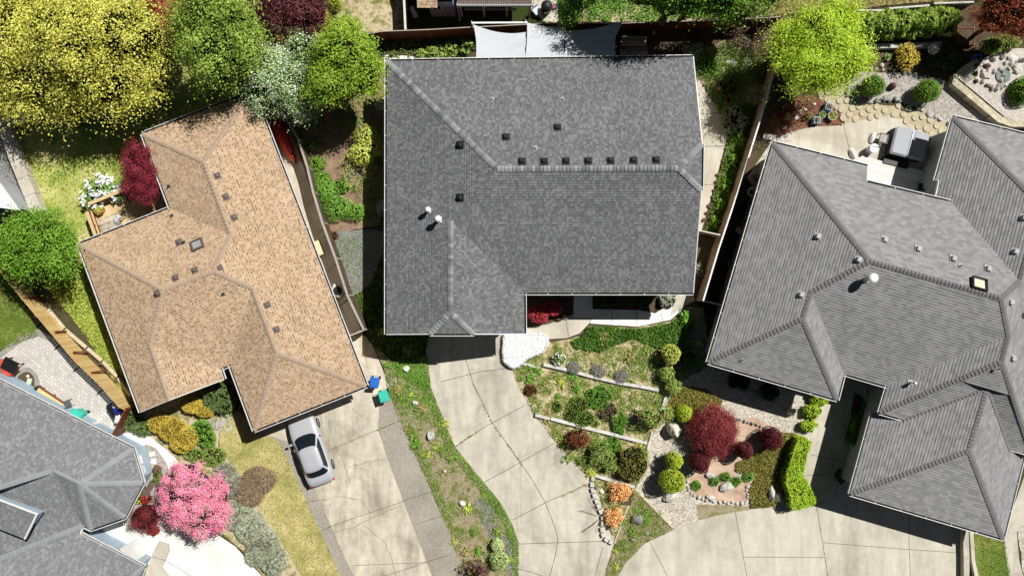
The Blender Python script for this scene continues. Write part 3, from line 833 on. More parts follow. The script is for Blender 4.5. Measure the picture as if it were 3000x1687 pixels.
# ---- grey house in the middle
gh = house('house', 'middle house with mottled mid-grey shingle roof and row of seven dark vents', 1590, 570)
V = dict(a=(1134, 180), b=(2030, 168), c=(2056, 424), d=(2054, 556), e=(2030, 857), i=(1535, 857), g=(1536, 977), h=(1387, 977), j=(1261, 977), k=(1133, 978),
         r1=(1457, 494), r2=(1988, 492), m=(1321, 646), t=(1319, 915))
G = Roof(gh, V, [(['a', 'b', 'c', 'r2', 'r1'], ('a', 'b'), T), (['a', 'k', 'j', 't', 'm', 'r1'], ('a', 'k'), .41), (['i', 'e', 'd', 'r2', 'r1', 'm'], ('i', 'e'), .368),
                 (['i', 'g', 'h', 't', 'm'], ('i', 'g'), T), (['t', 'j', 'h'], ('j', 'h'), False), (['r2', 'c', 'd'], ('c', 'd'), False)], 3.75, .42, M['sh_grey'], M['cap_grey'], M['white'], .148, .026, .17)
G.walls(['a', 'b', 'e', 'i', 'g', 'k'], .5, M['cream_wall'], gh)
for x, y in ((1529, 474), (1594, 474), (1658, 473), (1723, 473), (1789, 472), (1856, 471), (1922, 470), (1633, 375), (1482, 403), (1349, 425), (1349, 579)): roof_vent(G, x, y, .3, .17, M['dark'], M['dark'])
flg = m_plain('dull_flange', (196, 196, 194), .6, .3)
for x, y in ((1442, 291), (1649, 291), (1570, 434)): pipe_vent(G, x, y, .035, .2, M['dark'], flg)
pipe_vent(G, 1257, 617, .09, .6, M['white'], M['white'], .16); pipe_vent(G, 1287, 644, .11, .75, M['white'], M['white'], .19)
w = G.wall_pts
# ---- tan house
th = house('house', 'left house with light brown shingle roof and square skylight', 640, 760)
V = dict(a=(418, 393), b=(741, 268), c=(1073, 1130), d=(745, 1260), e=(674, 1067), f=(645, 1080), g=(655, 1110), h=(412, 1205), i=(231, 716), j=(499.5, 610),
         k1=(594.6, 472), k2=(676, 689), k3=(624, 794), k4=(476, 849), k5=(439, 1010), k6=(738, 842), k7=(810, 1035), k8=(494, 1171))
TR = Roof(th, V, [(['a', 'b', 'k1'], ('a', 'b'), T), (['a', 'k1', 'k2', 'j'], ('a', 'j'), T), (['b', 'c', 'k7', 'k6', 'k3', 'k2', 'k1'], ('b', 'c'), T),
                  (['i', 'j', 'k2', 'k3', 'k4'], ('i', 'j'), T), (['i', 'k4', 'k5', 'k8', 'h'], ('i', 'h'), T), (['k4', 'k3', 'k6', 'e', 'f', 'k5'], ('e', 'f'), T),
                  (['k5', 'f', 'g', 'k8'], ('f', 'g'), T), (['k6', 'k7', 'd', 'e'], ('e', 'd'), T), (['d', 'c', 'k7'], ('d', 'c'), T)], 2.95, .36, M['sh_tan'], M['cap_tan'], M['wood_white'], .155, .018, .15)
TR.walls(['a', 'b', 'c', 'd', 'e', 'f', 'g', 'h', 'i', 'j'], .45, M['tan_wall'], th)
vb = m_plain('taupe_vent', (112, 98, 92), .6, .3)
for x, y in ((637, 515), (662, 577), (686, 637), (525, 710), (643, 785), (571, 792), (515, 814), (462, 859), (783, 893), (810, 965)): roof_vent(TR, x, y, .26, .13, vb, vb)
for x, y in ((496, 546), (505, 632), (540, 710), (655, 861)): pipe_vent(TR, x, y, .04, .28, M['dark'], M['steel'])
skylight(TR, 580, 718, .72, .62, vb, M['sky_glass'])
# ---- right house
rh = house('house', 'large right house with charcoal shingle roof, white stack and flat skylight', 2620, 900)
V = dict(r1=(2265, 419), r2=(2543, 488), r3=(2541, 534), r4=(2787, 593), r5=(2794, 344), r6=(2742, 529), r6b=(2752, 531), r6c=(2741, 581), s2=(3282, 463), s1=(3024, 1335), r10=(2961, 1318), r11=(2998, 1336), r12=(2938, 1577), r13=(2492, 1446), r14=(2557, 1208), r15=(2644.5, 1227),
         r16=(2578, 1207.5), r17=(2601, 1131), r18=(2472, 1093.5), r19=(2452, 1170), r20=(2075, 1061),
         q1=(2549, 765), q2=(2934, 874), q3=(2376, 856), q4=(2352, 934), q5=(2955.5, 983), q6=(2936, 1060), q7=(2895, 1132), q8=(2839, 1320), q9=(2988, 823), q10=(3053, 605))
ZR, ZG = 3.5, 2.9
for k in ('r11', 'r12', 'r13', 'r14'): V[k] = V[k] + (ZG,)
for k in ('r5', 'r6', 's2'): V[k] = V[k] + (3.25,)
RF = Roof(rh, V, [(['r1', 'r2', 'r3', 'r4', 'q9', 'q2', 'q1'], ('r1', 'r2'), T), (['r1', 'q1', 'q3', 'q4', 'r20'], ('r1', 'r20'), T), (['r20', 'q4', 'r19'], ('r20', 'r19'), T),
                  (['q3', 'r18', 'r19', 'q4'], ('r18', 'r19'), T), (['q1', 'q2', 'q5', 'r17', 'r18', 'q3'], ('r18', 'r17'), T), (['q5', 'q6', 'r16', 'r17'], ('r17', 'r16'), T),
                  (['q6', 's1', 'r10', 'q7', 'r15', 'r16'], ('r16', 'r15'), T), (['q7', 'q8', 'r13', 'r14', 'r15'], ('r13', 'r14'), .36), (['q8', 'r12', 'r13'], ('r12', 'r13'), .36),
                  (['q7', 'r10', 'r11', 'r12', 'q8'], ('r11', 'r12'), .36), (['r5', 'q10', 'q9', 'r4', 'r6c', 'r6b', 'r6'], ('r5', 'r6'), T), (['r5', 's2', 'q10'], ('r5', 's2'), T),
                  (['s2', 's1', 'q6', 'q5', 'q2', 'q9', 'q10'], ('s2', 's1'), T)], ZR, .5, M['sh_dark'], M['cap_dark'], M['white'], .17, .028, .16, xe=(('r3', 'r4'),))
RF.walls(['r1', 'r2', 'r3', 'r6c', 'r6', 'r5', 's2', 's1', 'r11', 'r12', 'r13', 'r14', 'r17', 'r18', 'r19', 'r20'], .45, M['grey_wall'], rh)
lv = m_plain('pale_grey_vent', (186, 186, 184), .55, .3)
for x, y in ((2395, 693), (2514, 761), (2346, 863), (2591, 702), (2689, 729), (2791, 757), (2893, 787), (2997, 638), (2972, 737), (2960, 886), (3000, 922), (2966, 1050)): roof_vent(RF, x, y, .27, .2, lv, lv, False)
pipe_vent(RF, 2539, 815, .15, .8, M['white'], M['steel'], .27)
for x, y in ((2812, 778), (2926, 1080), (2174, 1054)): pipe_vent(RF, x, y, .035, .24, M['dark'], flg)
pipe_vent(RF, 2668, 1119, .06, .45, M['white'], M['white'], .1)
fl = m_plain('cream_flashing', (226, 208, 190), .6, .3)
skylight(RF, 2865, 835, .85, .75, M['black'], m_plain('pale_dome', (226, 226, 196), .2, .5), .2)
# ---- lower left house
bh = house('house', 'lower left house with blue-grey roof, round turret end and light blue siding', 150, 1500)
V = dict(w0=(-420, 904), b1=(389, 1314), b2=(418, 1413.5), b3=(365, 1514.5), b4=(266, 1549.5), b5=(243, 1538), b6=(233, 1563), b7=(422, 1660), b8=(330, 1850), c1=(233, 1417), c2=(153.5, 1378.5),
         c3=(-30, 1436), c4=(-330, 1290), c5=(-100, 1800), c6=(270, 1790), v1=(-140, 1690), c7=(-420, 1600, 3.6))
BL = Roof(bh, V, [(['w0', 'b1', 'c1', 'c2', 'c3', 'c4'], ('w0', 'b1'), T), (['b1', 'b2', 'c1'], ('b1', 'b2'), T), (['b2', 'b3', 'c1'], ('b2', 'b3'), T), (['b3', 'b4', 'c1'], ('b3', 'b4'), T),
                  (['b4', 'b5', 'c2', 'c1'], ('b4', 'b5'), .6), (['c2', 'b5', 'v1', 'c7', 'c4', 'c3'], None, T), (['b5', 'b6', 'v1'], None, T), (['b6', 'b7', 'c6', 'c5', 'v1'], ('b6', 'b7'), T), (['b7', 'b8', 'c6'], ('b7', 'b8'), T)], 2.75, .5, M['sh_blue'], M['cap_blue'], M['white'], .15, .014, .16)
BL.walls(['w0', 'b1', 'b2', 'b3', 'b4', 'b6', 'b7', 'b8'], .55, M['blue_wall'], bh, -.1, 2.62)
wp = BL.wall_pts
# ================================================================ GROUND
sheet('ground', [(-9000, -9000), (-9000, 11000), (12000, 11000), (12000, -9000)], M['ground'], z=0)
back_lawn = sheet('lawn', [(22, 360), (120, 300), (300, 230), (520, 190), (700, 215), (760, 300), (700, 420), (520, 640), (240, 760), (190, 660), (118, 618)], M['lawn'], .12)
side_lawn = sheet('lawn', [(0, 780), (60, 860), (115, 985), (40, 1010), (-80, 1060), (-200, 900)], M['lawn_green'], .1)
bank = sheet('side_bank', [(230, 720), (262, 742), (420, 1190), (370, 1165), (240, 960), (130, 830), (150, 770)], M['lawn_green'], .08)
sheet('patio_border', [(-60, 1085), (0, 1030), (60, 982), (112, 964), (150, 985), (400, 1200), (420, 1270), (300, 1290), (-60, 1120)], M['paver_dark'])
sheet('patio', [(-60, 1100), (8, 1045), (66, 1000), (112, 984), (150, 1003), (400, 1212), (390, 1260), (330, 1290), (-60, 1115)], M['patio'])
sheet('fire_pit_border', catmull([(30, 1100), (52, 1082), (84, 1077), (106, 1092), (116, 1118), (112, 1140), (40, 1130)], 5), M['paver_dark'])
sheet('fire_pit_soil', catmull([(48, 1112), (64, 1094), (86, 1091), (100, 1106), (102, 1130), (92, 1140), (56, 1124)], 5), M['soil'], .04)
yard = sheet('gravel_yard', [(-60, 300), (8, 340), (100, 560), (120, 640), (60, 700), (-60, 760)], M['gravel_blue'], .1)
pw = sheet('path', [(330, 1262), (378, 1236), (420, 1262), (480, 1310), (525, 1352), (560, 1440), (600, 1540), (690, 1600), (770, 1690), (770, 1800), (380, 1800), (440, 1655), (236, 1560), (370, 1510), (430, 1430), (395, 1318)], M['conc_white'], lines=[[(391, 1597), (405, 1575)], [(446, 1625), (468, 1584), (494, 1593), (497, 1610), (484, 1640), (446, 1630)], [(484, 1640), (560, 1687)]])
sheet('path_slab', [(446, 1625), (468, 1584), (494, 1593), (497, 1612), (478, 1660), (500, 1687), (500, 1800), (380, 1800)], M['conc_cream'])
stone_bed = sheet('garden_bed', [(400, 1310), (432, 1300), (462, 1318), (487, 1350), (498, 1380), (482, 1420), (462, 1500), (420, 1540), (370, 1560), (372, 1510), (430, 1428)], M['gravel_gray'], .05)
junb = sheet('garden_bed', [(366, 1190), (412, 1210), (610, 1126), (684, 1110), (690, 1190), (640, 1262), (640, 1310), (700, 1392), (760, 1490), (815, 1580), (885, 1700), (790, 1720), (740, 1640), (650, 1560), (600, 1540), (520, 1350), (470, 1300), (400, 1246)], M['bed'], .04)
front_lawn = sheet('lawn', [(645, 1266), (690, 1200), (745, 1230), (777, 1268), (820, 1293), (905, 1481), (999, 1690), (1050, 1800), (935, 1800), (880, 1690), (812, 1575), (750, 1468), (702, 1390), (642, 1310)], M['lawn_dry'], .05)
sheet('path', [(590, 1225), (640, 1235), (680, 1215), (642, 1268)], M['gravel_gray'], .03)
sheet('lawn_edging', [(636, 1268), (641, 1268), (638, 1306), (703, 1392), (756, 1470), (819, 1575), (885, 1690), (885, 1700), (876, 1690), (811, 1577), (748, 1472), (697, 1394), (633, 1308)], M['timber_tan'])
walk = sheet('side_path', [(762, 300), (850, 290), (905, 520), (960, 690), (1015, 850), (1060, 975), (1085, 1010), (1075, 1130), (1040, 1060), (900, 700)], M['conc_cream'], lines=[[(840, 480), (880, 470)], [(935, 700), (965, 690)]])
sheet('driveway', [(745, 1268), (1060, 1120), (1050, 985), (1078, 985), (1100, 1030), (1139, 1126), (1111, 1194), (1107, 1256), (1135, 1342), (1181, 1466), (1267, 1690), (1310, 1800), (1085, 1800), (1037, 1690), (921, 1431), (840, 1292)], M['conc_tan'],
      lines=[[(964, 1318), (1107, 1258)], [(960, 1543), (1181, 1468)], [(1037, 1690 - 35), (1250, 1646)], [(1085, 1700), (1267, 1640)]],
      extra=[[(962, 1230), (975, 1290), (1000, 1340), (1015, 1380), (1025, 1410)], [(938, 1468), (980, 1455), (1005, 1452), (1060, 1465), (1085, 1500)], [(965, 1560), (1030, 1545), (1090, 1515), (1180, 1478)], [(1020, 1370), (1080, 1350), (1130, 1345)], [(1060, 1535), (1095, 1560), (1125, 1585), (1150, 1640), (1160, 1690)], [(1030, 1195), (1050, 1210), (1060, 1220)]])
sheet('driveway_slab', [(1061, 1524), (1118, 1510), (1178, 1668), (1190, 1700), (1140, 1710)], M['conc_patch'])
sheet('driveway_border', [(777, 1270), (840, 1292), (921, 1431), (1037, 1690), (1085, 1800), (1050, 1800), (999, 1690), (905, 1481), (820, 1295)], M['agg'], lines=[[(905, 1470), (936, 1463)], [(942, 1551), (972, 1541)]])
sheet('driveway_border', [(1139, 1126), (1139, 1147), (1174, 1233), (1267, 1443), (1348, 1645), (1368, 1690), (1410, 1800), (1310, 1800), (1267, 1690), (1181, 1466), (1135, 1342), (1107, 1256), (1111, 1194)], M['agg'], lines=[[(1107, 1258), (1174, 1231)], [(1181, 1466), (1262, 1440)], [(1218, 1535), (1295, 1510)], [(1255, 1643), (1325, 1621)]])
STRIP = [(1139, 1126), (1120, 1060), (1090, 1000), (1060, 960), (1150, 960), (1240, 1040), (1256, 1070), (1263, 1136), (1333, 1307), (1418, 1412), (1469, 1474), (1502, 1536), (1519, 1590), (1517, 1690), (1515, 1800), (1410, 1800), (1368, 1690), (1348, 1645), (1267, 1443), (1174, 1233), (1139, 1147)]
strip_p = sheet('verge', STRIP, M['strip'], .08)
sheet('verge_gravel', [(1390, 1460), (1430, 1455), (1450, 1490), (1445, 1540), (1490, 1560), (1505, 1610), (1512, 1700), (1490, 1700), (1470, 1620), (1425, 1560), (1400, 1510)], M['gravel_blue'], .15)
sheet('driveway', [(1236, 975), (1256, 1070), (1263, 1136), (1333, 1307), (1418, 1412), (1469, 1474), (1502, 1536), (1519, 1590), (1517, 1690), (1515, 1800), (1740, 1800), (1768, 1690), (1800, 1590), (1765, 1480), (1735, 1412), (1725, 1400), (1667, 1342), (1612, 1275), (1566, 1213), (1516, 1128), (1500, 1080), (1480, 1040), (1480, 970)], M['conc_gray'],
      lines=[[(1364, 1049), (1387, 1124), (1442, 1237), (1500, 1318), (1560, 1405), (1597, 1470), (1625, 1540), (1634, 1575), (1628, 1620), (1607, 1700)], [(1333, 1308), (1420, 1250), (1500, 1207), (1535, 1188)], [(1290, 1118), (1400, 1090), (1500, 1076)], [(1418, 1412), (1500, 1367), (1622, 1298)], [(1502, 1522), (1600, 1470), (1718, 1419)], [(1519, 1592), (1640, 1588), (1768, 1584)], [(1515, 1664), (1560, 1675), (1600, 1690)], [(1766, 1600), (1742, 1690)]], wl=.035)
GARD = [(1500, 1080), (1535, 1070), (1600, 1005), (1700, 985), (1725, 955), (1870, 960), (1965, 940), (2010, 900), (2060, 900), (2080, 1060), (2000, 1110), (1950, 1180), (1925, 1250), (1898, 1305), (1880, 1380), (1862, 1430), (1810, 1480), (1850, 1480), (1800, 1590), (1765, 1480), (1735, 1412), (1725, 1400), (1667, 1342), (1612, 1275), (1566, 1213), (1516, 1128)]
gard = sheet('garden_bed', GARD, M['bed'], .03)
tri_p = [(1862, 1432), (1976, 1548), (1889, 1590), (1830, 1650), (1809, 1690), (1790, 1800), (1750, 1800), (1768, 1690), (1803, 1590), (1846, 1482)]
tri = sheet('verge', tri_p, M['strip'], .05)
sheet('front_path', [(1540, 970), (1545, 880), (1680, 850), (1735, 880), (1735, 930), (1725, 948), (1698, 976), (1660, 990), (1600, 993), (1555, 985)], M['conc_cream'], lines=[[(1658, 938), (1666, 985)]])
sheet('front_path', [(1680, 850), (1735, 850), (1736, 905), (1870, 908), (1920, 918), (1970, 880), (1985, 855), (2018, 862), (2010, 895), (1965, 936), (1870, 956), (1800, 952), (1728, 947), (1736, 928), (1680, 930)], M['conc_white'], lines=[[(1792, 900), (1793, 951)], [(1865, 908), (1866, 955)], [(1934, 905), (1943, 946)]])
sheet('garden_bed', [(1536, 862), (1680, 862), (1680, 920), (1650, 935), (1600, 950), (1545, 960)], M['soil'], .04)
sheet('garden_bed', [(1738, 862), (1985, 862), (1960, 890), (1918, 916), (1870, 904), (1740, 900)], M['soil'], .04)
sheet('driveway', [(1790, 1810), (1809, 1690), (1830, 1650), (1889, 1590), (1986, 1544), (2080, 1512), (2161, 1493), (2250, 1486), (2300, 1500), (2388, 1481), (2340, 1396), (2360, 1330), (2374, 1287), (2402, 1180), (2440, 1080), (2610, 1120), (2560, 1300), (2500, 1440), (2820, 1535), (2815, 1810)], M['conc_right'],
      lines=[[(2153, 1494), (2170, 1590), (2190, 1700)], [(1904, 1588), (1935, 1645), (1962, 1700)], [(2175, 1630), (2413, 1631)], [(2392, 1481), (2408, 1580), (2427, 1700)], [(2411, 1588), (2660, 1608), (2812, 1618)], [(2660, 1480), (2663, 1608), (2667, 1700)], [(2374, 1330), (2560, 1370)], [(2347, 1394), (2433, 1386), (2540, 1360)], [(2388, 1481), (2440, 1455), (2456, 1425), (2433, 1386), (2452, 1320)]])
sheet('garden_bed', [(2502, 1150), (2560, 1180), (2520, 1310), (2480, 1300)], M['soil'], .04)
sheet('garden_bed', [(2455, 1370), (2490, 1380), (2490, 1400), (2462, 1420), (2442, 1390)], M['soil'], .03)
gravel_p = [(1898, 1303), (1925, 1250), (1950, 1180), (2000, 1110), (2090, 1060), (2440, 1160), (2402, 1180), (2374, 1287), (2345, 1396), (2388, 1481), (2300, 1500), (2250, 1486), (2161, 1493), (2080, 1512), (1986, 1544), (1976, 1548), (1862, 1432), (1885, 1380)]
sheet('gravel_bed', gravel_p, M['gravel'], .03)
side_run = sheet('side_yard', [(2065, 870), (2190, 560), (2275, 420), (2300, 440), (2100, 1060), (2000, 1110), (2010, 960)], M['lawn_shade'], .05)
sheet('mulch_bed', [(2150, 1235), (2210, 1222), (2262, 1250), (2270, 1290), (2262, 1320), (2180, 1345), (2160, 1370), (2150, 1400), (2200, 1400), (2196, 1440), (2190, 1466), (2140, 1470), (2085, 1466), (2042, 1458), (2020, 1440), (2010, 1400), (2040, 1380), (2070, 1350), (2080, 1300), (2110, 1250)], M['mulch_red'], .05)
heathA = [(1957, 1180), (1975, 1145), (1999, 1131), (2064, 1137), (2116, 1172), (2105, 1198), (2028, 1210), (1954, 1208)]
heathB = [(2154, 1356), (2215, 1326), (2283, 1264), (2334, 1271), (2335, 1305), (2310, 1377), (2297, 1430), (2282, 1478), (2200, 1488), (2192, 1436), (2209, 1400), (2153, 1376)]
sheet('ground_cover_base', heathA, M['soil'], .05); sheet('ground_cover_base', heathB, M['soil'], .05)
tallow = sheet('verge', [(2040, 1478), (2100, 1475), (2195, 1482), (2192, 1492), (2080, 1513), (2045, 1522)], M['strip'], .05)
sheet('side_strip', [(2850, 1560), (2880, 1555), (2940, 1565), (2962, 1690), (2960, 1800), (2862, 1800), (2855, 1640)], M['lawn_green'], .03)
sheet('path', [(2938, 1570), (2990, 1420), (3040, 1280), (3090, 1290), (3030, 1470), (2978, 1560), (2985, 1640), (3000, 1700), (3010, 1800), (2960, 1800), (2956, 1690)], M['conc_gray'])
sheet('gravel_bed', [(2980, 1560), (3010, 1480), (3060, 1400), (3200, 1400), (3200, 1800), (3012, 1800), (2998, 1690)], M['gravel'], .05)
# upper right garden
sheet('path', [(2395, 270), (2440, 240), (2482, 248), (2500, 300), (2560, 310), (2640, 310), (2710, 335), (2790, 372), (2760, 420), (2600, 370), (2470, 380), (2440, 320), (2400, 300)], M['gravel_tan'], .06)
sheet('patio_slab', [(2188, 520), (2262, 412), (2320, 385), (2380, 372), (2468, 368), (2505, 358), (2545, 349), (2600, 342), (2645, 352), (2690, 378), (2735, 415), (2790, 440), (2760, 600), (2500, 520), (2320, 460), (2240, 520), (2222, 570), (2200, 540)], M['conc_cream'], lines=[[(2471, 368), (2478, 400), (2487, 436)], [(2222, 455), (2268, 470)]])
mul = sheet('mulch_bed', [(2250, 350), (2305, 295), (2380, 280), (2440, 310), (2468, 340), (2474, 366), (2380, 372), (2312, 387), (2262, 412), (2230, 400)], M['mulch'], .05)
sheet('gravel_bed', [(2479, 240), (2510, 200), (2560, 205), (2640, 215), (2700, 225), (2775, 240), (2850, 320), (2910, 362), (2800, 350), (2785, 364), (2730, 352), (2690, 322), (2640, 300), (2600, 292), (2545, 308), (2500, 300), (2484, 285)], M['gravel_gray'], .05)
sheet('garden_bed', [(2200, 40), (2900, 20), (2870, 190), (2780, 240), (2640, 215), (2480, 210), (2280, 240)], M['soil'], .05)
sheet('slope', [(2190, -200), (3300, -200), (3300, -10), (2870, 2), (2700, 8), (2480, 28), (2250, 48)], M['lawn_dry'], .05)
sheet('neighbour_yard', [(1560, -200), (2200, -200), (2260, 50), (1900, 66), (1640, 66), (1600, 70), (1575, 40)], M['bed'], .05)
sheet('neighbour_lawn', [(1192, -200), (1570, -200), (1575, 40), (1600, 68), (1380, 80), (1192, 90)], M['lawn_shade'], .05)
sheet('neighbour_patio', [(1556, -100), (1640, -100), (1632, 66), (1590, 62), (1556, 30)], M['conc_cream'])
sheet('neighbour_yard', [(960, -200), (1186, -200), (1186, 90), (1040, 98), (965, 90), (975, 60)], M['bed'], .05)
back_strip = sheet('garden_bed', [(1115, 110), (1400, 100), (2250, 70), (2250, 160), (2030, 180), (1134, 182)], M['soil'], .04)
sheet('patio_slab', [(1125, 162), (1300, 170), (1830, 165), (1830, 210), (1125, 210)], M['conc_white'])
side_soil = sheet('garden_bed', [(2125, 330), (2240, 230), (2300, 150), (2230, 420), (2110, 700), (2062, 690), (2092, 555), (2132, 412)], M['soil'], .05)
side_bed = sheet('garden_bed', [(2026, 160), (2120, 120), (2180, 100), (2210, 200), (2190, 290), (2150, 340), (2105, 340), (2040, 240)], M['strip'], .04)
sheet('side_path', [(2026, 215), (2062, 252), (2086, 295), (2105, 332), (2131, 395), (2128, 412), (2112, 470), (2090, 552), (2062, 650), (2050, 690), (2038, 690), (2020, 430)], M['conc_cream'], lines=[[(2040, 334), (2106, 332)], [(2048, 430), (2124, 428)], [(2050, 541), (2092, 541)]])
sheet('garden_bed', [(2044, 690), (2104, 694), (2060, 880), (2020, 890), (2030, 800)], M['soil'], .03)
sheet('path', [(1985, 862), (2030, 862), (2035, 880), (2000, 900), (1962, 926), (1980, 880)], M['conc_gray'])
sheet('side_yard', [(1990, 905), (2060, 900), (2080, 1060), (2010, 1110), (1980, 1070), (1985, 990)], M['gravel_blue'], .04)
midbed = sheet('garden_bed', [(740, 250), (1134, 200), (1134, 500), (1110, 660), (960, 690), (940, 640), (900, 520), (850, 380), (760, 300)], M['mulch_dim'], .04)
sheet('gravel_bed', [(960, 685), (1060, 670), (1134, 680), (1134, 820), (1060, 900), (1020, 850), (985, 760)], M['gravel_blue'], .06)
sheet('patio_slab', [(1102, 290), (1140, 290), (1140, 324), (1102, 324)], M['conc_gray'])
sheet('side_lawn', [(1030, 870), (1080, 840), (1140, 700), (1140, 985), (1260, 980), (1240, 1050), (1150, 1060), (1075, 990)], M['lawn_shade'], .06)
sheet('concrete_pad', catmull([(1102, 610), (1112, 590), (1134, 585), (1150, 600), (1150, 630), (1130, 636), (1110, 630)], 4), M['conc_gray'])
# ================================================================ FENCES AND WALLS
def fence(name, label, top, h, bm_, bw=.14, gap=.012, posts=2.2, cap=None, lattice=0, rail=0, pm=None, step=None, pw=.09, thick=.02, postside=0, railm=None, postat=None, lm=None):
    pts = [P(x, y, h) for x, y in top]
    t = empty(name, (pts[0].x, pts[0].y, 0), label, 'fence')
    b = MB(); hb = h - lattice
    for i in range(len(pts) - 1):
        a, c = pts[i].xy, pts[i + 1].xy; d = c - a; L = d.length; d /= L; ang = math.atan2(d.y, d.x); n = max(1, round(L / (bw + gap)))
        ww = L / n - gap; nn = Vector((-d.y, d.x))
        for k in range(n):
            q = a + d * (L * (k + .5) / n); hh = hb + random.uniform(-.012, .012) - (step * ((k * 7 // n) % 2) if step else 0)
            b.box((q.x, q.y, hh / 2 + .03), (ww, thick, hh - .04), ang)
    b.build('boards', bm_, t)
    for i in range(len(pts) - 1):
        a, c = pts[i].xy, pts[i + 1].xy; d = c - a; L = d.length; d /= L; ang = math.atan2(d.y, d.x); nn = Vector((-d.y, d.x)); m = max(1, round(L / posts))
        for k in range(m + (1 if i == len(pts) - 2 else 0)):
            q = a + d * (L * k / m) + nn * (postside * .06)
            pb = MB(); pb.box((q.x, q.y, (h + .03) / 2), (pw, pw + .01, h + .03 - .01), ang); pb.build('post', pm or bm_, t)
        if rail:
            for z in (.35, hb - .35)[:rail]:
                r = MB(); o = nn * (.035 * (postside or 1)); r.beam((a.x + o.x, a.y + o.y, z), (c.x + o.x, c.y + o.y, z), .05, .09); r.build('rail', railm or bm_, t)
        if cap:
            cb = MB(); o = nn * .002; cb.beam((a.x, a.y, h + .03), (c.x, c.y, h + .03), cap[0], .035); cb.build('top_rail', cap[1], t)
        if lattice:
            lb = MB(); z0, z1 = h - lattice + .02, h
            n = int(L / .11)
            for k in range(n):
                p0 = a + d * (L * k / n); p1 = a + d * min(L, L * k / n + lattice)
                p2 = a + d * max(0, L * k / n - lattice)
                lb.beam((p0.x, p0.y, z0), (p1.x, p1.y, z1), .012, .045); o = nn * .013
                lb.beam((p0.x + o.x, p0.y + o.y, z0), (p2.x + o.x, p2.y + o.y, z1), .012, .045)
            lb.beam((a.x, a.y, z0), (c.x, c.y, z0), .05, .06)
            lb.build('lattice', lm or bm_, t)
    return t
fence('wooden_fence', 'red stained board fence along the back garden left of the white shade sails', [(1030, 108), (1119, 93), (1255, 88), (1378, 81)], 1.75, M['redwood'], .13, .006, 2.3, (.05, M['greywood']), rail=1, pm=M['post_brown'])
fence('wooden_fence', 'dark red brown board fence in shade right of the white shade sails', [(1378, 81), (1600, 70), (1823, 69), (2040, 62), (2250, 53), (2285, 50)], 1.75, M['redwood'], .13, .006, 2.4, (.05, M['greywood']))
fence('wooden_fence', 'grey brown fence between the middle house and the large right house', [(2285, 150), (2240, 310), (2190, 470), (2161, 563), (2105, 730), (2060, 880)], 1.8, M['tanwood'], .14, .006, 2.4, (.09, M['white']), rail=1)
fence('fence_gate', 'short pale board gate fence beside the middle house right wall', [(2046, 675), (2108, 688)], 1.6, M['tanwood'], .13, .006, 1.3, (.06, M['wood_white']))
fence('fence_gate', 'low gate fence from fence corner to the large right house wall', [(2060, 880), (2130, 898)], 1.6, M['tanwood'], .13, .006, 1.6, (.06, M['wood_white']))
fence('wooden_fence', 'weathered grey fence with lattice top along the tan house walkway', [(815, 300), (847, 365), (874, 408), (900, 490), (917, 563), (944, 652), (983, 757), (1018, 866), (1066, 967)], 1.75, M['greywood_dark'], .14, .02, 2.3, (.11, M['greywood']), lattice=.3, pm=M['greywood'], lm=M['greywood'])
fence('fence_gate', 'weathered grey gate closing the tan house walkway beside driveway', [(1066, 967), (1022, 984)], 1.75, M['greywood_dark'], .14, .02, 1.0, (.09, M['greywood']))
fence('wooden_fence', 'bright cedar fence beside the stamped patio in the lower left', [(-60, 735), (0, 800), (105, 924), (218, 1057), (290, 1126), (348, 1192), (366, 1200)], 1.8, M['cedar'], .135, .016, 2.3, None, rail=1, pm=M['post_brown'], postside=-1, railm=M['timber_tan'])
fence('fence_gate', 'dark brown gate between lower left house and cedar fence', [(368, 1198), (326, 1278)], 1.75, M['brownwood'], .13, .006, 1.0, (.05, M['brownwood']))
fence('wooden_fence', 'pale thin topped fence between the two shaded back yards at the top', [(1180, -120), (1184, 0), (1188, 88)], 1.7, M['greywood'], .14, .006, 2.4, (.13, M['wood_white']))
for k, (a, c, s) in enumerate((((2470, 32), (2592, 31), 'left'), ((2602, 26), (2722, 17), 'middle'), ((2736, 11), (2852, 7), 'right'))):
    fence('lattice_fence', 'lattice topped fence panel above the conifer hedge, %s of three stepped panels' % s, [a, c], 1.9, M['greywood_dark'], .14, .008, 2.6, (.1, M['timber']), lattice=.35, lm=M['timber'])
def block_wall(name, label, line, w, h, m, cat='wall', smooth=False, capm=None):
    pts = [P(x, y, h).xy for x, y in line]; b = MB(); rows = []
    for i, p in enumerate(pts):
        d = (pts[min(i + 1, len(pts) - 1)] - pts[max(i - 1, 0)]).normalized(); n = Vector((-d.y, d.x)) * w / 2
        l, r = p + n, p - n
        rows.append([(r.x, r.y, 0), (r.x, r.y, h), (l.x, l.y, h), (l.x, l.y, 0)])
    b.grid(rows); b.cap(rows[0]); b.cap(rows[-1])
    return tag(b.build(name, m), label, cat)
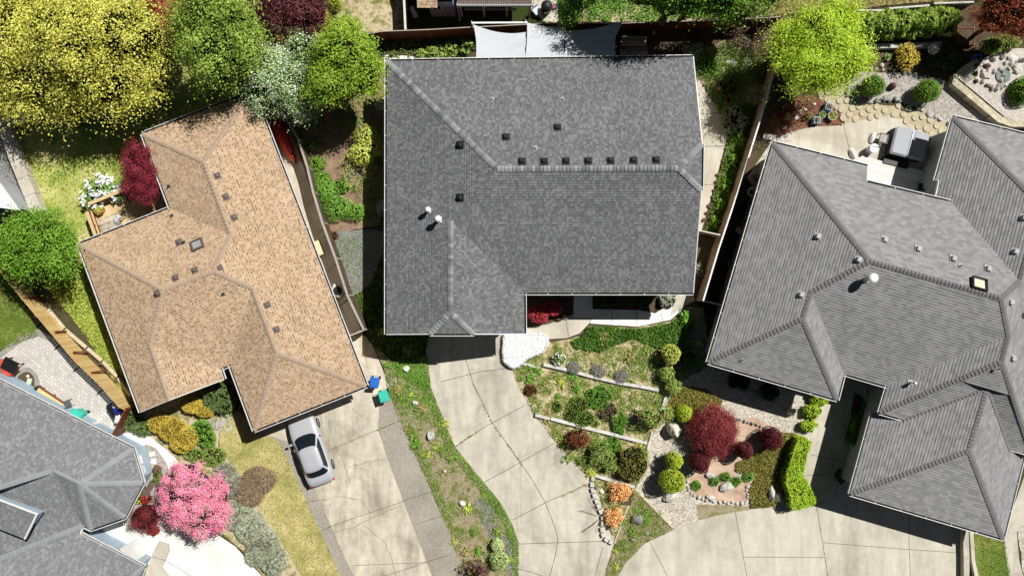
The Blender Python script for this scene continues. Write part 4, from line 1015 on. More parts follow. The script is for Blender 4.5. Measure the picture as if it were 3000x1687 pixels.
# precast block wall at the far left: a row of single blocks
def block_row(line, w, h, L, m, label, group, name='wall_block'):
    pts = [P(x, y, h).xy for x, y in line]
    for i in range(len(pts) - 1):
        a, c = pts[i], pts[i + 1]; d = c - a; LL = d.length; n = max(1, round(LL / L)); ang = math.atan2(d.y, d.x)
        for k in range(n):
            q = a + d * (k + .5) / n; b = MB(); b.box((q.x, q.y, h / 2), (LL / n - .012, w * random.uniform(.97, 1.03), h * random.uniform(.98, 1.0)), ang + random.uniform(-.01, .01), 0, 1, .025)
            tag(b.build(name, m), label, 'wall', group)
block_row([(10, 372), (44, 470), (106, 622)], .72, .75, 1.25, M['conc_cream'], 'big cream concrete block of the retaining wall left of the back lawn', 'blocks of the far left retaining wall')
block_row([(-40, 372), (85, 338)], .5, .7, 1.3, M['conc_cream'], 'cream concrete block in the short wall under the golden tree', 'blocks of the short wall under the golden tree')
block_wall('retaining_wall', 'tan block retaining wall with pale cap edging the raised upper right bed', [(2868, 180), (2838, 196), (2802, 226), (2798, 240), (2840, 275), (2930, 350), (2965, 362), (3100, 362)], .42, .62, M['block'])
block_wall('retaining_wall', 'low pale wall below the drooping conifer hedge', [(2545, 136), (2700, 132), (2760, 128)], .28, .5, M['timber'])
sheet('raised_bed_gravel', [(2868, 180), (2838, 197), (2798, 240), (2845, 279), (2930, 350), (2968, 362), (3150, 362), (3150, 150), (2920, 150)], M['gravel_pink'], z=.56)
sheet('raised_bed_paving', [(2806, 228), (2858, 190), (2862, 240), (2815, 242)], M['block_pale'], z=.575)
block_wall('retaining_wall', 'long dark retaining wall beside lower right driveway edge', [(2828, 1530), (2832, 1630), (2832, 1810)], .35, .5, M['conc_gray'])
block_wall('retaining_wall', 'pale concrete kerb wall beside the lower right grass strip', [(2846, 1545), (2852, 1640), (2866, 1710), (2870, 1810)], .22, .3, M['conc_cream'])
def timber(line, label, w=.2, h=.28, m='timber', segs=1, group=None):
    pts = [P(x, y, h) for x, y in line]
    for i in range(len(pts) - 1):
        a, c = pts[i], pts[i + 1]; d = (c - a).normalized()
        b = MB(); a2, c2 = a + d * .015, c - d * .015
        L = (c2 - a2).length; ang = math.atan2(d.y, d.x); q = (a2 + c2) / 2
        b.box((q.x, q.y, h / 2), (L, w, h), ang + random.uniform(-.006, .006), 0, 1, .02)
        tag(b.build('garden_timber', M[m]), label, 'timber', group)
timber([(1500, 1060), (1545, 1068), (1582, 1078)], 'stubby pale edging stone below the white flowering mound', .16, .2, group='edging under the white mound')
timber([(1591, 1068), (1668, 1085), (1740, 1105), (1825, 1124), (1875, 1132), (1931, 1143)], 'white weathered timber of the upper terrace below the lavender mounds', group='upper terrace timbers')
timber([(1567, 1216), (1612, 1226)], 'short white timber starting the middle terrace beside the driveway')
timber([(1613, 1226), (1704, 1250), (1800, 1274), (1897, 1298)], 'white weathered timber of the middle terrace wall', group='middle terrace timbers')
timber([(1742, 1392), (1800, 1410), (1861, 1427)], 'white timber above the orange azaleas', group='lower terrace timbers')
timber([(1954, 1155), (1945, 1180), (1938, 1205)], 'pale upright edging timber left of the olive heather patch', .16, .25, group='timbers left of heather')
timber([(1912, 1265), (1905, 1290), (1897, 1318)], 'grey edging timber at the west side of pale gravel', .14, .16, group='timbers at gravel west side')
timber([(1860, 1432), (1915, 1488), (1972, 1546)], 'grey plank edging between pale gravel and weedy triangle', .14, .12, 'timber_tan', group='plank edging at weedy triangle')
timber([(1840, 1482), (1815, 1550), (1800, 1592)], 'tan edging plank right of the orange azalea bed', .12, .12, 'timber_tan', group='plank edging at azalea bed')
for pts in ([(140, 905), (190, 965), (255, 1020), (300, 1058), (345, 1105), (385, 1160)],):
    for i in range(len(pts) - 1):
        a, c = P(*pts[i], .25), P(*pts[i + 1], .25); b = MB(); d = (c - a).normalized(); b.tube([a + d * .05, a.lerp(c, .5), c - d * .05], .13, 8)
        tag(b.build('edging_log', M['timber_tan']), 'bleached edging log between cedar fence and green bank', 'log', 'edging logs beside the cedar fence')
        k = MB(); q = c; k.lathe((q.x - .06, q.y - .12, 0), [(.11, 0), (.12, .35), (.09, .38)], 9); tag(k.build('edging_stake', M['bark']), 'brown round stake holding an edging log by the cedar fence', 'stake', 'stakes beside the cedar fence')
for x0, y0, x1, y1 in ((268, 1091, 310, 1085), (215, 1031, 255, 1031), (162, 971, 195, 970), (70, 875, 108, 872), (2, 793, 34, 795)):
    b = MB(); a = P(x0, y0, 1.55); c = P(x1, y1, .35); b.beam(a, c, .08, .1); tag(b.build('fence_brace', M['post_brown']), 'red brown diagonal brace propping the cedar fence', 'brace', 'braces of the cedar fence')
# ================================================================ TREES
BK, BP = M['bark'], M['bark_pale']
tree('tree', 'huge golden leaved tree covering the top left corner', 'tree', [(60, 90, 6.2, 140, 130, 2.6), (210, 100, 7, 160, 130, 2.8), (380, 100, 6.4, 120, 110, 2.6), (110, 220, 5, 150, 95, 2), (300, 235, 5, 165, 85, 2), (445, 165, 4.8, 75, 75, 1.7), (220, 305, 3.9, 100, 48, 1.2), (60, 305, 3.8, 80, 42, 1.1), (360, 290, 4, 70, 40, 1.2)],
     M['golden'], BP, 620, 46, .3, .16, .11, .3, (200, 90), None, 60, .24, -.1, .32, 2.2, None, (.5, 1.06), coreM=.74, bough=8)
tree('tree', 'copper leaved tree wedged between golden tree and dark green conifer', 'tree', [(505, 75, 4.2, 50, 85, 1.6), (470, 20, 4.2, 40, 40, 1.5)], M['copper'], BK, 70, 40, .3, .14, .09, .12)
tree('tree', 'dense dark green conifer beyond the tan house back corner', 'tree', [(640, 40, 7, 110, 75, 3.2), (635, 130, 6.5, 118, 90, 3), (655, 205, 5, 95, 60, 2.4), (720, 90, 5.5, 50, 70, 2.4)], M['conifer'], BK, 300, 46, .3, .17, .1, .25, None, None, 18, .2, -.2, .4, 1.8, None, (.55, 1.05))
tree('tree', 'purple leaved plum tree at the top edge left of the round clipped shrubs', 'tree', [(845, 20, 5, 100, 65, 2), (900, 30, 4.8, 60, 60, 1.8), (790, 10, 4.8, 60, 55, 1.8)], M['plum'], BK, 170, 40, .3, .14, .09, .16, red=True)
tree('tree', 'small orange and green tree between conifer and white blossomed tree', 'tree', [(800, 125, 3.6, 45, 32, 1.2), (765, 140, 3.6, 40, 36, 1.2)], [M['copper']], BK, 50, 34, .25, .13, .08, .1, blossom=(M['shrub_mid'], .5, .13))
tree('tree', 'white and silver blossomed tree overhanging tan house roof and kayak', 'tree', [(795, 205, 4, 88, 70, 1.8), (860, 250, 4, 95, 80, 1.8), (790, 275, 3.6, 75, 60, 1.4), (895, 310, 3.2, 42, 46, 1.1), (890, 150, 4, 55, 60, 1.6)], M['silver'], BK, 300, 40, .26, .12, .09, .16, None, None, 16, .2, -.3, .7, 1.3, (M['f_white'], .05, .1))
tree('tree', 'rounded fresh green maple touching the middle house back left corner', 'tree', [(1010, 170, 5.5, 95, 85, 2.4), (985, 235, 5, 90, 75, 2), (1060, 215, 5, 60, 80, 2), (1015, 95, 5, 45, 35, 1.6)], M['maple'], BK, 260, 40, .24, .15, .11, .18, None, None, 16, .1, -.3, .6)
tree('tree', 'crimson japanese maple leaning over the cedar deck railing', 'tree', [(412, 460, 2.8, 42, 44, 1.0), (405, 500, 2.8, 46, 44, 1.0), (410, 535, 2.6, 46, 42, .9), (425, 558, 2.5, 32, 30, .8), (440, 510, 2.7, 26, 40, .8)], M['crimson'], BK, 240, 46, .17, .1, .06, .09, None, None, 14, .14, red=True)
tree('tree', 'bright green layered tree beside the cedar fence on the far left edge', 'tree', [(95, 690, 4, 100, 75, 1.8), (130, 760, 3.6, 90, 70, 1.5), (50, 740, 3.6, 70, 70, 1.5), (165, 705, 3.4, 60, 50, 1.4)], M['bright_green'], BK, 200, 44, .26, .16, .1, .16, None, None, 14, .14, -.2, .35, 1.5)
tree('tree', 'pink flowering tree beside the pale path in the lower left', 'tree', [(560, 1440, 2.8, 90, 75, 1.1), (590, 1500, 2.8, 88, 70, 1.1), (540, 1395, 2.6, 60, 45, 1), (625, 1450, 2.6, 50, 60, 1), (520, 1480, 2.5, 50, 60, .9)], M['pink'], BK, 300, 60, .17, .1, .085, .1, None, None, 24, .14, -.1, .5, 1, (M['green'], .04, .09))
tree('tree', 'low burgundy maple beside the turret end of the lower left house', 'tree', [(425, 1515, 1.5, 48, 45, .7)], M['burgundy'], BK, 60, 40, .16, .1, .04, .05, None, None, 8, .14, -.2, .5, 1, None, (.7, 1.02), True, bough=8, red=True)
tree('tree', 'lime yellow spreading tree above the bark mulch bed with planters', 'tree', [(2395, 110, 5, 105, 85, 2.2), (2350, 180, 4.6, 95, 75, 1.8), (2450, 175, 4.6, 90, 75, 1.8), (2400, 210, 4.2, 90, 60, 1.5), (2440, 60, 4.8, 70, 50, 1.8), (2310, 130, 4.4, 50, 60, 1.6)], M['lime'], BK, 430, 56, .24, .17, .085, .18, (2400, 190), None, 18, .16, -.1, .45, 1.9, None, (.74, 1.05), True)
tree('tree', 'copper red maple at the top right corner', 'tree', [(2965, 20, 4.2, 95, 75, 1.8), (2925, 55, 3.8, 60, 45, 1.4), (3010, 60, 4, 60, 50, 1.6)], [M['copper']], BK, 150, 44, .22, .13, .07, .14, None, None, 14, .14, -.2, .5, 1.2)
tree('tree', 'large wine red maple in the pale gravel garden', 'tree', [(2091, 1246, 1.5, 60, 52, .85), (2093, 1290, 1.3, 52, 46, .8), (2066, 1252, 1.3, 38, 44, .75), (2118, 1258, 1.4, 36, 42, .75)], M['burgundy'], BK, 300, 60, .15, .13, .055, .1, None, None, 16, .08, -.2, .5, 1.4, None, (.82, 1.02), True, red=True, bough=0, coreM=.8)
tree('tree', 'bright green tree at the top edge above the dark red fence', 'tree', [(1990, -40, 7, 120, 75, 3), (2090, -15, 6, 110, 55, 2.4), (1900, -70, 7, 100, 80, 3)], M['bright_green'], BK, 260, 40, .34, .17, .12, .24, None, None, 16, .16)
tree('tree', 'leafy tree at the top edge right of the bright green tree', 'tree', [(2210, -10, 5, 90, 48, 2), (2160, 25, 4, 70, 35, 1.5)], M['shrub_mid'], BK, 120, 40, .3, .15, .1, .15)
tree('tree', 'green shrubby tree at the top edge beside the covered barbecue', 'tree', [(1665, 20, 3, 40, 55, 1.6), (1710, -25, 4.5, 60, 45, 2)], M['green'], BK, 90, 40, .26, .13, .09, .1)
tree('tree', 'dark leafed tree shading the dark red fence behind the sails', 'tree', [(2040, -70, 8, 80, 60, 3), (2110, -50, 7, 60, 45, 2.4)], M['dark_green'], BK, 150, 40, .32, .15, .1, .2)
# ================================================================ SHRUBS
S = shrub
S('shrub', 'round clipped bright shrub at the top edge, upper of two', 'shrub', 978, 10, 22, 24, 1.6, M['ball_lime'], n=700, L=.1, W=.06)
S('shrub', 'round clipped bright shrub lower of two above the fresh green maple', 'shrub', 946, 52, 22, 30, 1.5, M['ball_lime'], n=800, L=.1, W=.06)
S('rhododendron', 'white flowered rhododendron outside the cedar deck railing', 'shrub', 298, 558, 50, 46, 1.5, M['green'], n=1000, L=.2, W=.08, dense=False, blossom=(M['f_white'], 120, .17), lobes=[(300, 550, .8, 46, 38, .6), (270, 585, .6, 34, 30, .5), (340, 560, .6, 36, 30, .5)])
S('shrub', 'tall red leaved shrub in front of the middle house garage side', 'shrub', 1598, 915, 50, 26, 1.2, M['scarlet'], MATS['burg_shade'], n=1800, L=.13, W=.05, spiky=.6, lobes=[(1578, 920, .7, 30, 26, .5), (1615, 905, .7, 32, 20, .5)])
S('shrub', 'variegated grey green shrub at the right end of the front porch', 'shrub', 1955, 880, 25, 23, .9, M['sage'], n=700, L=.11, W=.07)
S('shrub', 'dark porch shrub under the middle house front eave, left of two', 'shrub', 1775, 880, 34, 22, .9, M['dark_green'], n=600, L=.11, W=.07)
S('shrub', 'dark porch shrub under the middle house front eave, right of two', 'shrub', 1880, 882, 34, 22, .9, M['dark_green'], n=600, L=.11, W=.07)
S('shrub', 'bright yellow green ball shrub right of the weedy upper terrace', 'shrub', 1965, 1037, 27, 29, 1.93, M['yellow_green'], n=900, L=.09, W=.06, spiky=.3, z0=1.00)
S('shrub', 'white flecked small ball shrub, westernmost on the upper terrace', 'shrub', 1637, 1052, 20, 19, .7, M['shrub_mid'], n=500, L=.08, W=.05, blossom=(M['f_white'], 70, .05))
for i, (x, y, r) in enumerate(((1681, 1078, 16), (1753, 1088, 21), (1821, 1103, 20))):
    S('lavender', 'grey lavender mound on the upper terrace timber, %s' % ('nearest the white flecked ball', 'middle of three', 'farthest from the driveway')[i], 'shrub', x, y, r, r * .95, .55, M['lavender'], MATS['grey_dark'], n=700, L=.16, W=.025, spiky=1.0, group='lavender mounds')
S('shrub', 'leafy green shrub at the east end of the upper terrace timber', 'shrub', 1963, 1115, 30, 42, 1.2, M['shrub_mid'], n=900, L=.15, W=.1, dense=False, lobes=[(1955, 1095, .7, 26, 24, .5), (1972, 1130, .6, 26, 26, .5)])
S('shrub', 'ivy green low shrub in the shade by the upper terrace corner', 'shrub', 2010, 1040, 28, 30, .9, M['ivy'], n=500, L=.14, W=.09)
S('shrub', 'low dense green mound in the middle terrace, larger of two', 'shrub', 1754, 1167, 40, 38, .6, M['green'], n=2200, L=.09, W=.04, spiky=.4)
S('shrub', 'loose green mound left of the dense one in the middle terrace', 'shrub', 1696, 1202, 34, 42, .6, M['weed'], n=1500, L=.1, W=.04, spiky=.4, lobes=[(1696, 1185, .3, 30, 26, .4), (1712, 1225, .3, 32, 24, .4), (1680, 1215, .25, 24, 22, .35)])
S('shrub', 'dry tan mound between the green mounds of the middle terrace', 'shrub', 1780, 1207, 30, 30, .5, M['dry'], n=700, L=.14, W=.025, spiky=1.0)
S('shrub', 'dark green oval mound on the middle terrace wall', 'shrub', 1817, 1239, 24, 34, .7, M['green'], n=1500, L=.08, W=.04, spiky=.4)
S('shrub', 'small brown dried shrub beside the driveway on the middle terrace', 'shrub', 1554, 1143, 19, 17, .5, M['red_brown'], n=420, L=.11, W=.03, spiky=.9)
S('shrub', 'small green tuft in the open middle of the middle terrace', 'shrub', 1633, 1190, 15, 16, .4, M['weed'], n=260, L=.12, W=.04, spiky=.8)
S('shrub', 'little yellow tuft on the middle terrace wall', 'shrub', 1746, 1240, 12, 10, .35, M['yellow_green'], n=160, L=.12, W=.03, spiky=1.0)
S('shrub', 'tall loose shrub with brownish top by the cream boulder', 'shrub', 1920, 1215, 46, 36, 2.2, M['shrub_mid'], n=1100, L=.13, W=.08, dense=False, lobes=[(1900, 1215, 1.4, 30, 32, .8), (1945, 1210, 1.3, 30, 28, .7), (1920, 1235, 1.0, 24, 20, .6)], blossom=(M['copper'], 26, .08))
S('shrub', 'red brown shrub overhanging the driveway edge on the lower terrace', 'shrub', 1694, 1283, 40, 33, 1.9, M['red_brown'], n=1000, L=.12, W=.07, dense=False)
S('shrub', 'loose light green shrub in the lower terrace beside the driveway', 'shrub', 1768, 1332, 36, 46, 1.2, M['shrub_mid'], n=1300, L=.1, W=.05, dense=False, lobes=[(1758, 1312, 1.1, 30, 28, .7), (1780, 1345, 1.0, 28, 26, .6), (1745, 1340, .9, 20, 24, .5), (1790, 1370, .8, 20, 18, .5)])
S('shrub', 'flat bright green mat shrub under the middle terrace wall', 'shrub', 1791, 1303, 30, 24, .4, M['green'], n=1300, L=.08, W=.04, spiky=.3)
S('shrub', 'round olive green shrub in the lower terrace by pale gravel', 'shrub', 1855, 1352, 40, 50, 1.3, M['olive'], n=2000, L=.09, W=.04, spiky=.5, lobes=[(1855, 1335, 1.1, 38, 32, .7), (1842, 1372, .9, 30, 32, .6), (1876, 1360, 1.0, 24, 32, .6), (1860, 1392, .7, 24, 18, .5)])
S('shrub', 'sparse small green plant at the driveway tip of the lower terrace', 'shrub', 1703, 1348, 18, 16, .5, M['weed'], n=260, L=.12, W=.06, dense=False)
for i, (x, y, rx, ry) in enumerate(((1812, 1440, 38, 33), (1797, 1514, 29, 34))):
    S('azalea', ('orange azalea below the lower terrace timber, wider of two', 'orange azalea at the lower point of its bed, narrower of two')[i], 'shrub', x, y, rx, ry, .95, M['orange'], n=1300, L=.1, W=.085, dense=False, group='orange azaleas')
S('shrub', 'lime green clipped ball beside the large wine red maple', 'shrub', 2003, 1210, 25, 26, 1.64, M['ball_lime'], n=1500, L=.08, W=.05, z0=0.85)
S('shrub', 'lime green clipped ball, smaller of the touching pair by the boulder', 'shrub', 1973, 1348, 26, 26, 2.03, M['ball_lime'], n=1500, L=.08, W=.05, z0=1.05)
S('shrub', 'lime green clipped ball, larger of the touching pair by the boulder', 'shrub', 1967, 1408, 40, 36, 2.32, M['ball_lime'], n=2400, L=.08, W=.05, z0=1.20)
for x, y, rx, ry, l in ((2049, 1353, 30, 33, 'left of red mulch'), (2178, 1317, 25, 26, 'smallest, beside the slate blue rock'), (2259, 1283, 31, 35, 'at the olive heather patch top')):
    S('shrub', 'clipped burgundy ball shrub ' + l, 'shrub', x, y, rx, ry, 2.12, M['burgundy_ball'], MATS['burg_shade'], n=1900, L=.09, W=.045, group='burgundy ball shrubs', z0=1.10)
for i, (x, y) in enumerate(((2040, 1421), (2092, 1408), (2125, 1396), (2156, 1409), (2192, 1396))):
    S('fern', 'small green tuft in red mulch, ' + ('far left one', 'below the pale flat rock', 'uppermost middle one', 'right of the striped boulder', 'rightmost by the heather')[i], 'plant', x, y, 15, 14, .4, M['green'], n=330, L=.14, W=.03, spiky=1.0, group='small tufts in red mulch')
for x, y, rx, ry, l in ((2398, 1166, 30, 25, 'highest, under the roof corner'), (2379, 1203, 28, 25, 'middle'), (2369, 1245, 26, 20, 'lowest')):
    S('shrub', 'lime shrub in the column beside the walkway, ' + l, 'shrub', x, y, rx, ry, 1.0, M['hedge'], n=1200, L=.09, W=.05, group='lime shrubs by the walkway')
S('shrub', 'dark round shrub shaded under the right house eave, left of two', 'shrub', 2165, 1116, 34, 30, 1.0, M['dark_green'], n=600)
S('shrub', 'dark round shrub shaded under the right house eave, right of two', 'shrub', 2254, 1145, 30, 30, 1.0, M['dark_green'], n=600)
# clipped hedge
def hedge(name, label, poly, h, m, n, z=0, corem=None):
    pts = ragged(catmull(plan(poly, h * .9), 4), .03); b = MB(); c = Vector((sum(p[0] for p in pts) / len(pts), sum(p[1] for p in pts) / len(pts)))
    rows = []
    for k, zz in ((1.0, .05), (.98, h * .8), (.9, h * .95), (.75, h * .97)): rows.append([(c.x + (x - c.x) * (.04 * 0 + k), c.y + (y - c.y) * k, zz) for x, y in pts])
    b.grid(rows, 0, True)
    tris = tessellate_polygon([[Vector((q[0], q[1], 0)) for q in rows[-1]]]); k0 = len(b.v); b.v += rows[-1]
    for t in tris: b.f.append([k0 + i for i in t])
    q = sample(pts, n); C = np.column_stack([q, h * (.94 + .08 * R.random(len(q)))]); N = np.array([0, 0, .8]) + R.normal(size=C.shape) * .55
    P2 = np.array(pts); i = R.integers(0, len(pts), n); tt = R.random((n, 1)); e = P2[i] * tt + P2[(i + 1) % len(pts)] * (1 - tt); o = unit(e - np.array([c.x, c.y])); z2 = R.random(n) * h
    C2 = np.column_stack([e + o * .02 + R.normal(size=e.shape) * .03, z2]); N2 = np.column_stack([o, np.full(n, .4)]) + R.normal(size=(n, 3)) * .5
    return tag(leaf_mesh(name, [m, corem or MATS['foliage_shade']], np.vstack([C, C2]), np.vstack([N, N2]), .1, .055, None, None, (b.v, b.f)), label, 'hedge')
hedge('hedge', 'clipped lime hedge along the walkway, narrow upper section', [(2337, 1287), (2373, 1294), (2361, 1341), (2349, 1392), (2303, 1400), (2316, 1347)], 1.3, M['hedge'], 1900)
hedge('hedge', 'clipped lime hedge at the driveway corner, wide lower section', [(2303, 1403), (2350, 1397), (2367, 1417), (2387, 1472), (2325, 1492), (2313, 1451)], 1.3, M['hedge'], 2200)
hedge('flowering_shrub', 'large white flowering mound at the driveway corner by the garage', [(1478, 982), (1505, 976), (1550, 977), (1592, 983), (1604, 1003), (1588, 1030), (1550, 1048), (1522, 1072), (1496, 1074), (1478, 1056), (1475, 1020)], .42, M['candytuft'], 5200, corem=MATS['white_core'])
hedge('hedge', 'shaded low hedge along the right house garage wall', [(2525, 1190), (2550, 1195), (2525, 1295), (2490, 1290)], .8, M['green'], 1300)
# lower left planting
S('shrub', 'large golden shrub beside the pale path under the tan house', 'shrub', 510, 1265, 70, 45, 1.1, M['gold_shrub'], MATS['gold_core'], n=4600, L=.13, W=.05, spiky=.6, lobes=[(470, 1240, .6, 36, 26, .5), (505, 1258, .65, 40, 34, .55), (545, 1280, .65, 38, 34, .5), (535, 1300, .55, 36, 24, .45)])
S('shrub', 'smaller golden shrub beside the dark juniper under the tan house eave', 'shrub', 578, 1190, 48, 28, 1.0, M['gold_shrub'], MATS['gold_core'], n=2600, L=.13, W=.05, spiky=.6, lobes=[(565, 1185, .55, 32, 24, .45), (600, 1200, .55, 30, 20, .45)])
S('juniper', 'dark green juniper in the notch of the tan house', 'shrub', 636, 1160, 48, 42, 1.2, M['juniper'], n=2000, L=.2, W=.06, spiky=.6, lobes=[(640, 1150, .7, 42, 36, .6), (655, 1180, .6, 34, 28, .5), (625, 1175, .6, 28, 28, .5)])
S('juniper', 'spiky dark juniper behind the brown gate', 'shrub', 395, 1232, 34, 30, .9, M['juniper'], n=900, L=.3, W=.06, spiky=1.0, lobes=[(386, 1225, .45, 28, 30, .4), (420, 1252, .4, 28, 18, .35)])
S('shrub', 'leafy green shrub right of the large golden shrub', 'shrub', 598, 1270, 32, 36, .9, M['green'], n=900, L=.16, W=.06, spiky=.7, lobes=[(590, 1258, .5, 30, 28, .4), (606, 1282, .45, 26, 26, .4)])
S('shrub', 'soft grey green low plants below the large golden shrub', 'shrub', 600, 1335, 50, 30, .5, M['shrub_mid'], n=1500, L=.13, W=.04, spiky=.8, lobes=[(575, 1332, .25, 34, 18, .3), (625, 1335, .25, 36, 28, .3)])
S('flowering_shrub', 'small flowers by the hose at the tan house corner', 'shrub', 660, 1210, 22, 14, .4, M['shrub_mid'], n=260, L=.1, W=.05, dense=False, blossom=(M['f_white'], 12, .07))
S('shrub', 'bare grey brown rounded shrub on the dry front lawn edge', 'shrub', 752, 1412, 52, 42, 1.0, M['dry'], M['mulch_dim'], n=5200, L=.24, W=.03, spiky=1.0, dense=False, lobes=[(760, 1405, .5, 46, 36, .5), (735, 1440, .45, 36, 40, .45)])
S('lavender', 'grey green low shrub between pink tree and bare shrub', 'shrub', 670, 1410, 42, 52, .6, M['sage'], MATS['grey_dark'], n=2200, L=.16, W=.03, spiky=1.0, lobes=[(660, 1385, .3, 34, 28, .3), (690, 1425, .3, 30, 34, .3), (650, 1420, .25, 22, 28, .25)])
S('juniper', 'spreading grey green juniper along the dry lawn edge, upper part', 'shrub', 715, 1525, 55, 48, .7, M['sage'], MATS['grey_dark'], n=3000, L=.3, W=.05, spiky=1.0, lobes=[(700, 1510, .3, 44, 40, .35), (735, 1545, .3, 38, 42, .35)])
S('juniper', 'spreading grey green juniper along the dry lawn edge, lower part', 'shrub', 780, 1605, 50, 55, .7, M['sage'], MATS['grey_dark'], n=3000, L=.3, W=.05, spiky=1.0, lobes=[(770, 1590, .3, 42, 46, .35), (800, 1640, .3, 34, 40, .35), (755, 1625, .28, 30, 30, .3)])
S('flowering_shrub', 'small red flowered azalea above the burgundy maple', 'shrub', 427, 1461, 17, 17, .6, M['red_leaf'], n=420, L=.08, W=.06)
S('flowering_shrub', 'small bright red azalea below the burgundy maple', 'shrub', 449, 1552, 18, 17, .6, M['red_leaf'], n=420, L=.08, W=.06)
S('shrub', 'yellow green small shrub between turret wall and red azalea', 'shrub', 409, 1458, 14, 17, .5, M['yellow_green'], n=300, L=.09, W=.05)
S('shrub', 'low green plant along the stone bed by the pink tree', 'shrub', 462, 1400, 14, 28, .35, M['weed'], n=420, L=.1, W=.05)
# verge and driveway side
S('shrub', 'pale yellow clipped ball on the verge, smaller upper one', 'shrub', 1456, 1596, 19, 20, .9, M['pale_green'], n=800, L=.08, W=.05)
S('shrub', 'pale yellow clipped ball on the verge, larger lower one', 'shrub', 1461, 1641, 28, 28, 1.0, M['pale_green'], n=1200, L=.08, W=.05)
S('shrub', 'dark twiggy shrub at the bottom edge beside the pale clipped balls', 'shrub', 1390, 1672, 48, 34, .9, M['plum'], n=900, L=.1, W=.05, dense=False, blossom=(M['weed'], 30, .1))
# side bed between tan and middle houses
S('azalea', 'yellow green leafy azalea close to the middle house left wall', 'shrub', 1070, 425, 46, 58, 1.8, M['yellow_green'], n=1500, L=.15, W=.1, dense=False, lobes=[(1075, 400, 1.1, 38, 34, .7), (1060, 450, 1.0, 40, 36, .7), (1095, 430, 1.0, 26, 34, .7)])
def twigs(name, label, px, py, r, h, m, leafm=None, n=26, nl=0, cat='shrub'):
    b = MB(); c = P(px, py); ends = []
    for i in range(n):
        a = random.uniform(0, 6.28); q = c + Vector((math.cos(a), math.sin(a), 0)) * random.uniform(0, .15); rr = r * PX * random.uniform(.5, 1)
        e = c + Vector((math.cos(a) * rr, math.sin(a) * rr, h * random.uniform(.4, 1)))
        mid = q.lerp(e, .5) + Vector((random.uniform(-.1, .1), random.uniform(-.1, .1), h * .2))
        b.tube([q, mid, e], .02, 4, 0, .006)
        for k in range(3):
            s = mid.lerp(e, random.random()); t = s + Vector((random.uniform(-.3, .3), random.uniform(-.3, .3), random.uniform(-.05, .25))); b.tube([s, t], .01, 4, 0, .004); ends.append(t)
        ends.append(e)
    o = b.build(name, m)
    tag(o, label, cat)
    if leafm:
        E = np.array([tuple(e) for e in ends]); E = E[R.integers(0, len(E), nl)] + R.normal(size=(nl, 3)) * .08
        leaf_mesh('foliage', leafm, E, R.normal(size=E.shape) + np.array([0, 0, .8]), .09, .06, None, o)
    return o
twigs('shrub', 'half bare branching shrub with grey stems below the yellow green azalea', 1052, 502, 56, 1.2, M['bark_pale'], M['yellow_green'], 26, 420)
twigs('shrub', 'bare brown rose thicket in the shade at the fence corner', 2190, 110, 80, 1.5, M['bark'], M['dry'], 130, 900)
twigs('shrub', 'sunlit pinkish bare shrub against the dividing fence', 2208, 292, 34, 1.3, M['bark_pale'], M['dry'], 40, 260)
twigs('shrub', 'thin twigs lying over the lower driveway edge', 1760, 1515, 75, .25, M['bark'], None, 9, 0)
S('shrub', 'dense green ground shrub between weathered fence and middle house', 'shrub', 975, 600, 52, 60, .7, M['green'], n=2600, L=.12, W=.08, dense=False, lobes=[(955, 560, .35, 40, 36, .4), (985, 610, .4, 46, 40, .45), (1035, 620, .35, 36, 28, .4)])
S('shrub', 'fresh green low shrub beside the kayak end of the weathered fence', 'shrub', 925, 480, 28, 50, .6, M['bright_green'], n=1200, L=.12, W=.08, dense=False, lobes=[(908, 425, .35, 22, 16, .35), (925, 480, .3, 30, 26, .35), (940, 530, .3, 34, 30, .35)])
S('shrub', 'small dark leafed shrub in the mulch below bare branches', 'shrub', 1003, 545, 22, 22, .5, M['green'], n=420, L=.12, W=.08)
S('fern', 'small rusty grass tuft at the edge of the blue grey gravel', 'plant', 978, 690, 13, 12, .35, M['red_brown'], n=200, L=.16, W=.025, spiky=1.0)
# back garden of the middle house and its right side
for i, (x, y, r) in enumerate(((1265, 150, 24), (1315, 145, 30), (1350, 160, 26), (1372, 130, 22), (1290, 165, 18), (1235, 160, 20))):
    S('plant', 'leafy plant in the shaded bed beside the white sails, number %s from the sail' % ('five', 'three', 'two', 'one', 'four', 'six')[i], 'plant', x, y, r, r * .8, .6, M['shrub_mid'], n=130, L=.2, W=.12, dense=False, group='plants in the shaded back bed')
S('shrub', 'grey green shrub at the corner behind the middle house', 'shrub', 2030, 145, 40, 24, .7, M['sage'], n=500, L=.13, W=.07, dense=False)
S('shrub', 'weedy green clump at the back right corner of the middle house', 'shrub', 2070, 195, 40, 36, .5, M['green'], n=700, L=.16, W=.05, spiky=.8, dense=False)
S('shrub', 'mossy olive mound beside the curved side path', 'shrub', 2130, 265, 26, 40, .5, M['olive'], n=900, L=.1, W=.04, spiky=.5)
S('juniper', 'grey green juniper overhanging the curved side path', 'shrub', 2148, 352, 38, 38, .8, M['sage'], n=900, L=.2, W=.05, spiky=1.0)
for i, (x, y, r) in enumerate(((2170, 410, 20), (2150, 470, 18), (2128, 540, 22), (2110, 600, 18), (2095, 650, 20))):
    S('plant', 'leafy plant in the narrow strip by the dividing fence, %s' % ('uppermost', 'second from top', 'middle', 'second from bottom', 'lowest')[i], 'plant', x, y, r * .8, r, .7, M['bright_green'], n=170, L=.16, W=.1, dense=False, group='plants along the dividing fence')
S('shrub', 'pale twiggy shrub at the middle house right wall below the gate', 'shrub', 2046, 790, 16, 26, .7, M['sage'], n=240, L=.14, W=.05, dense=False)
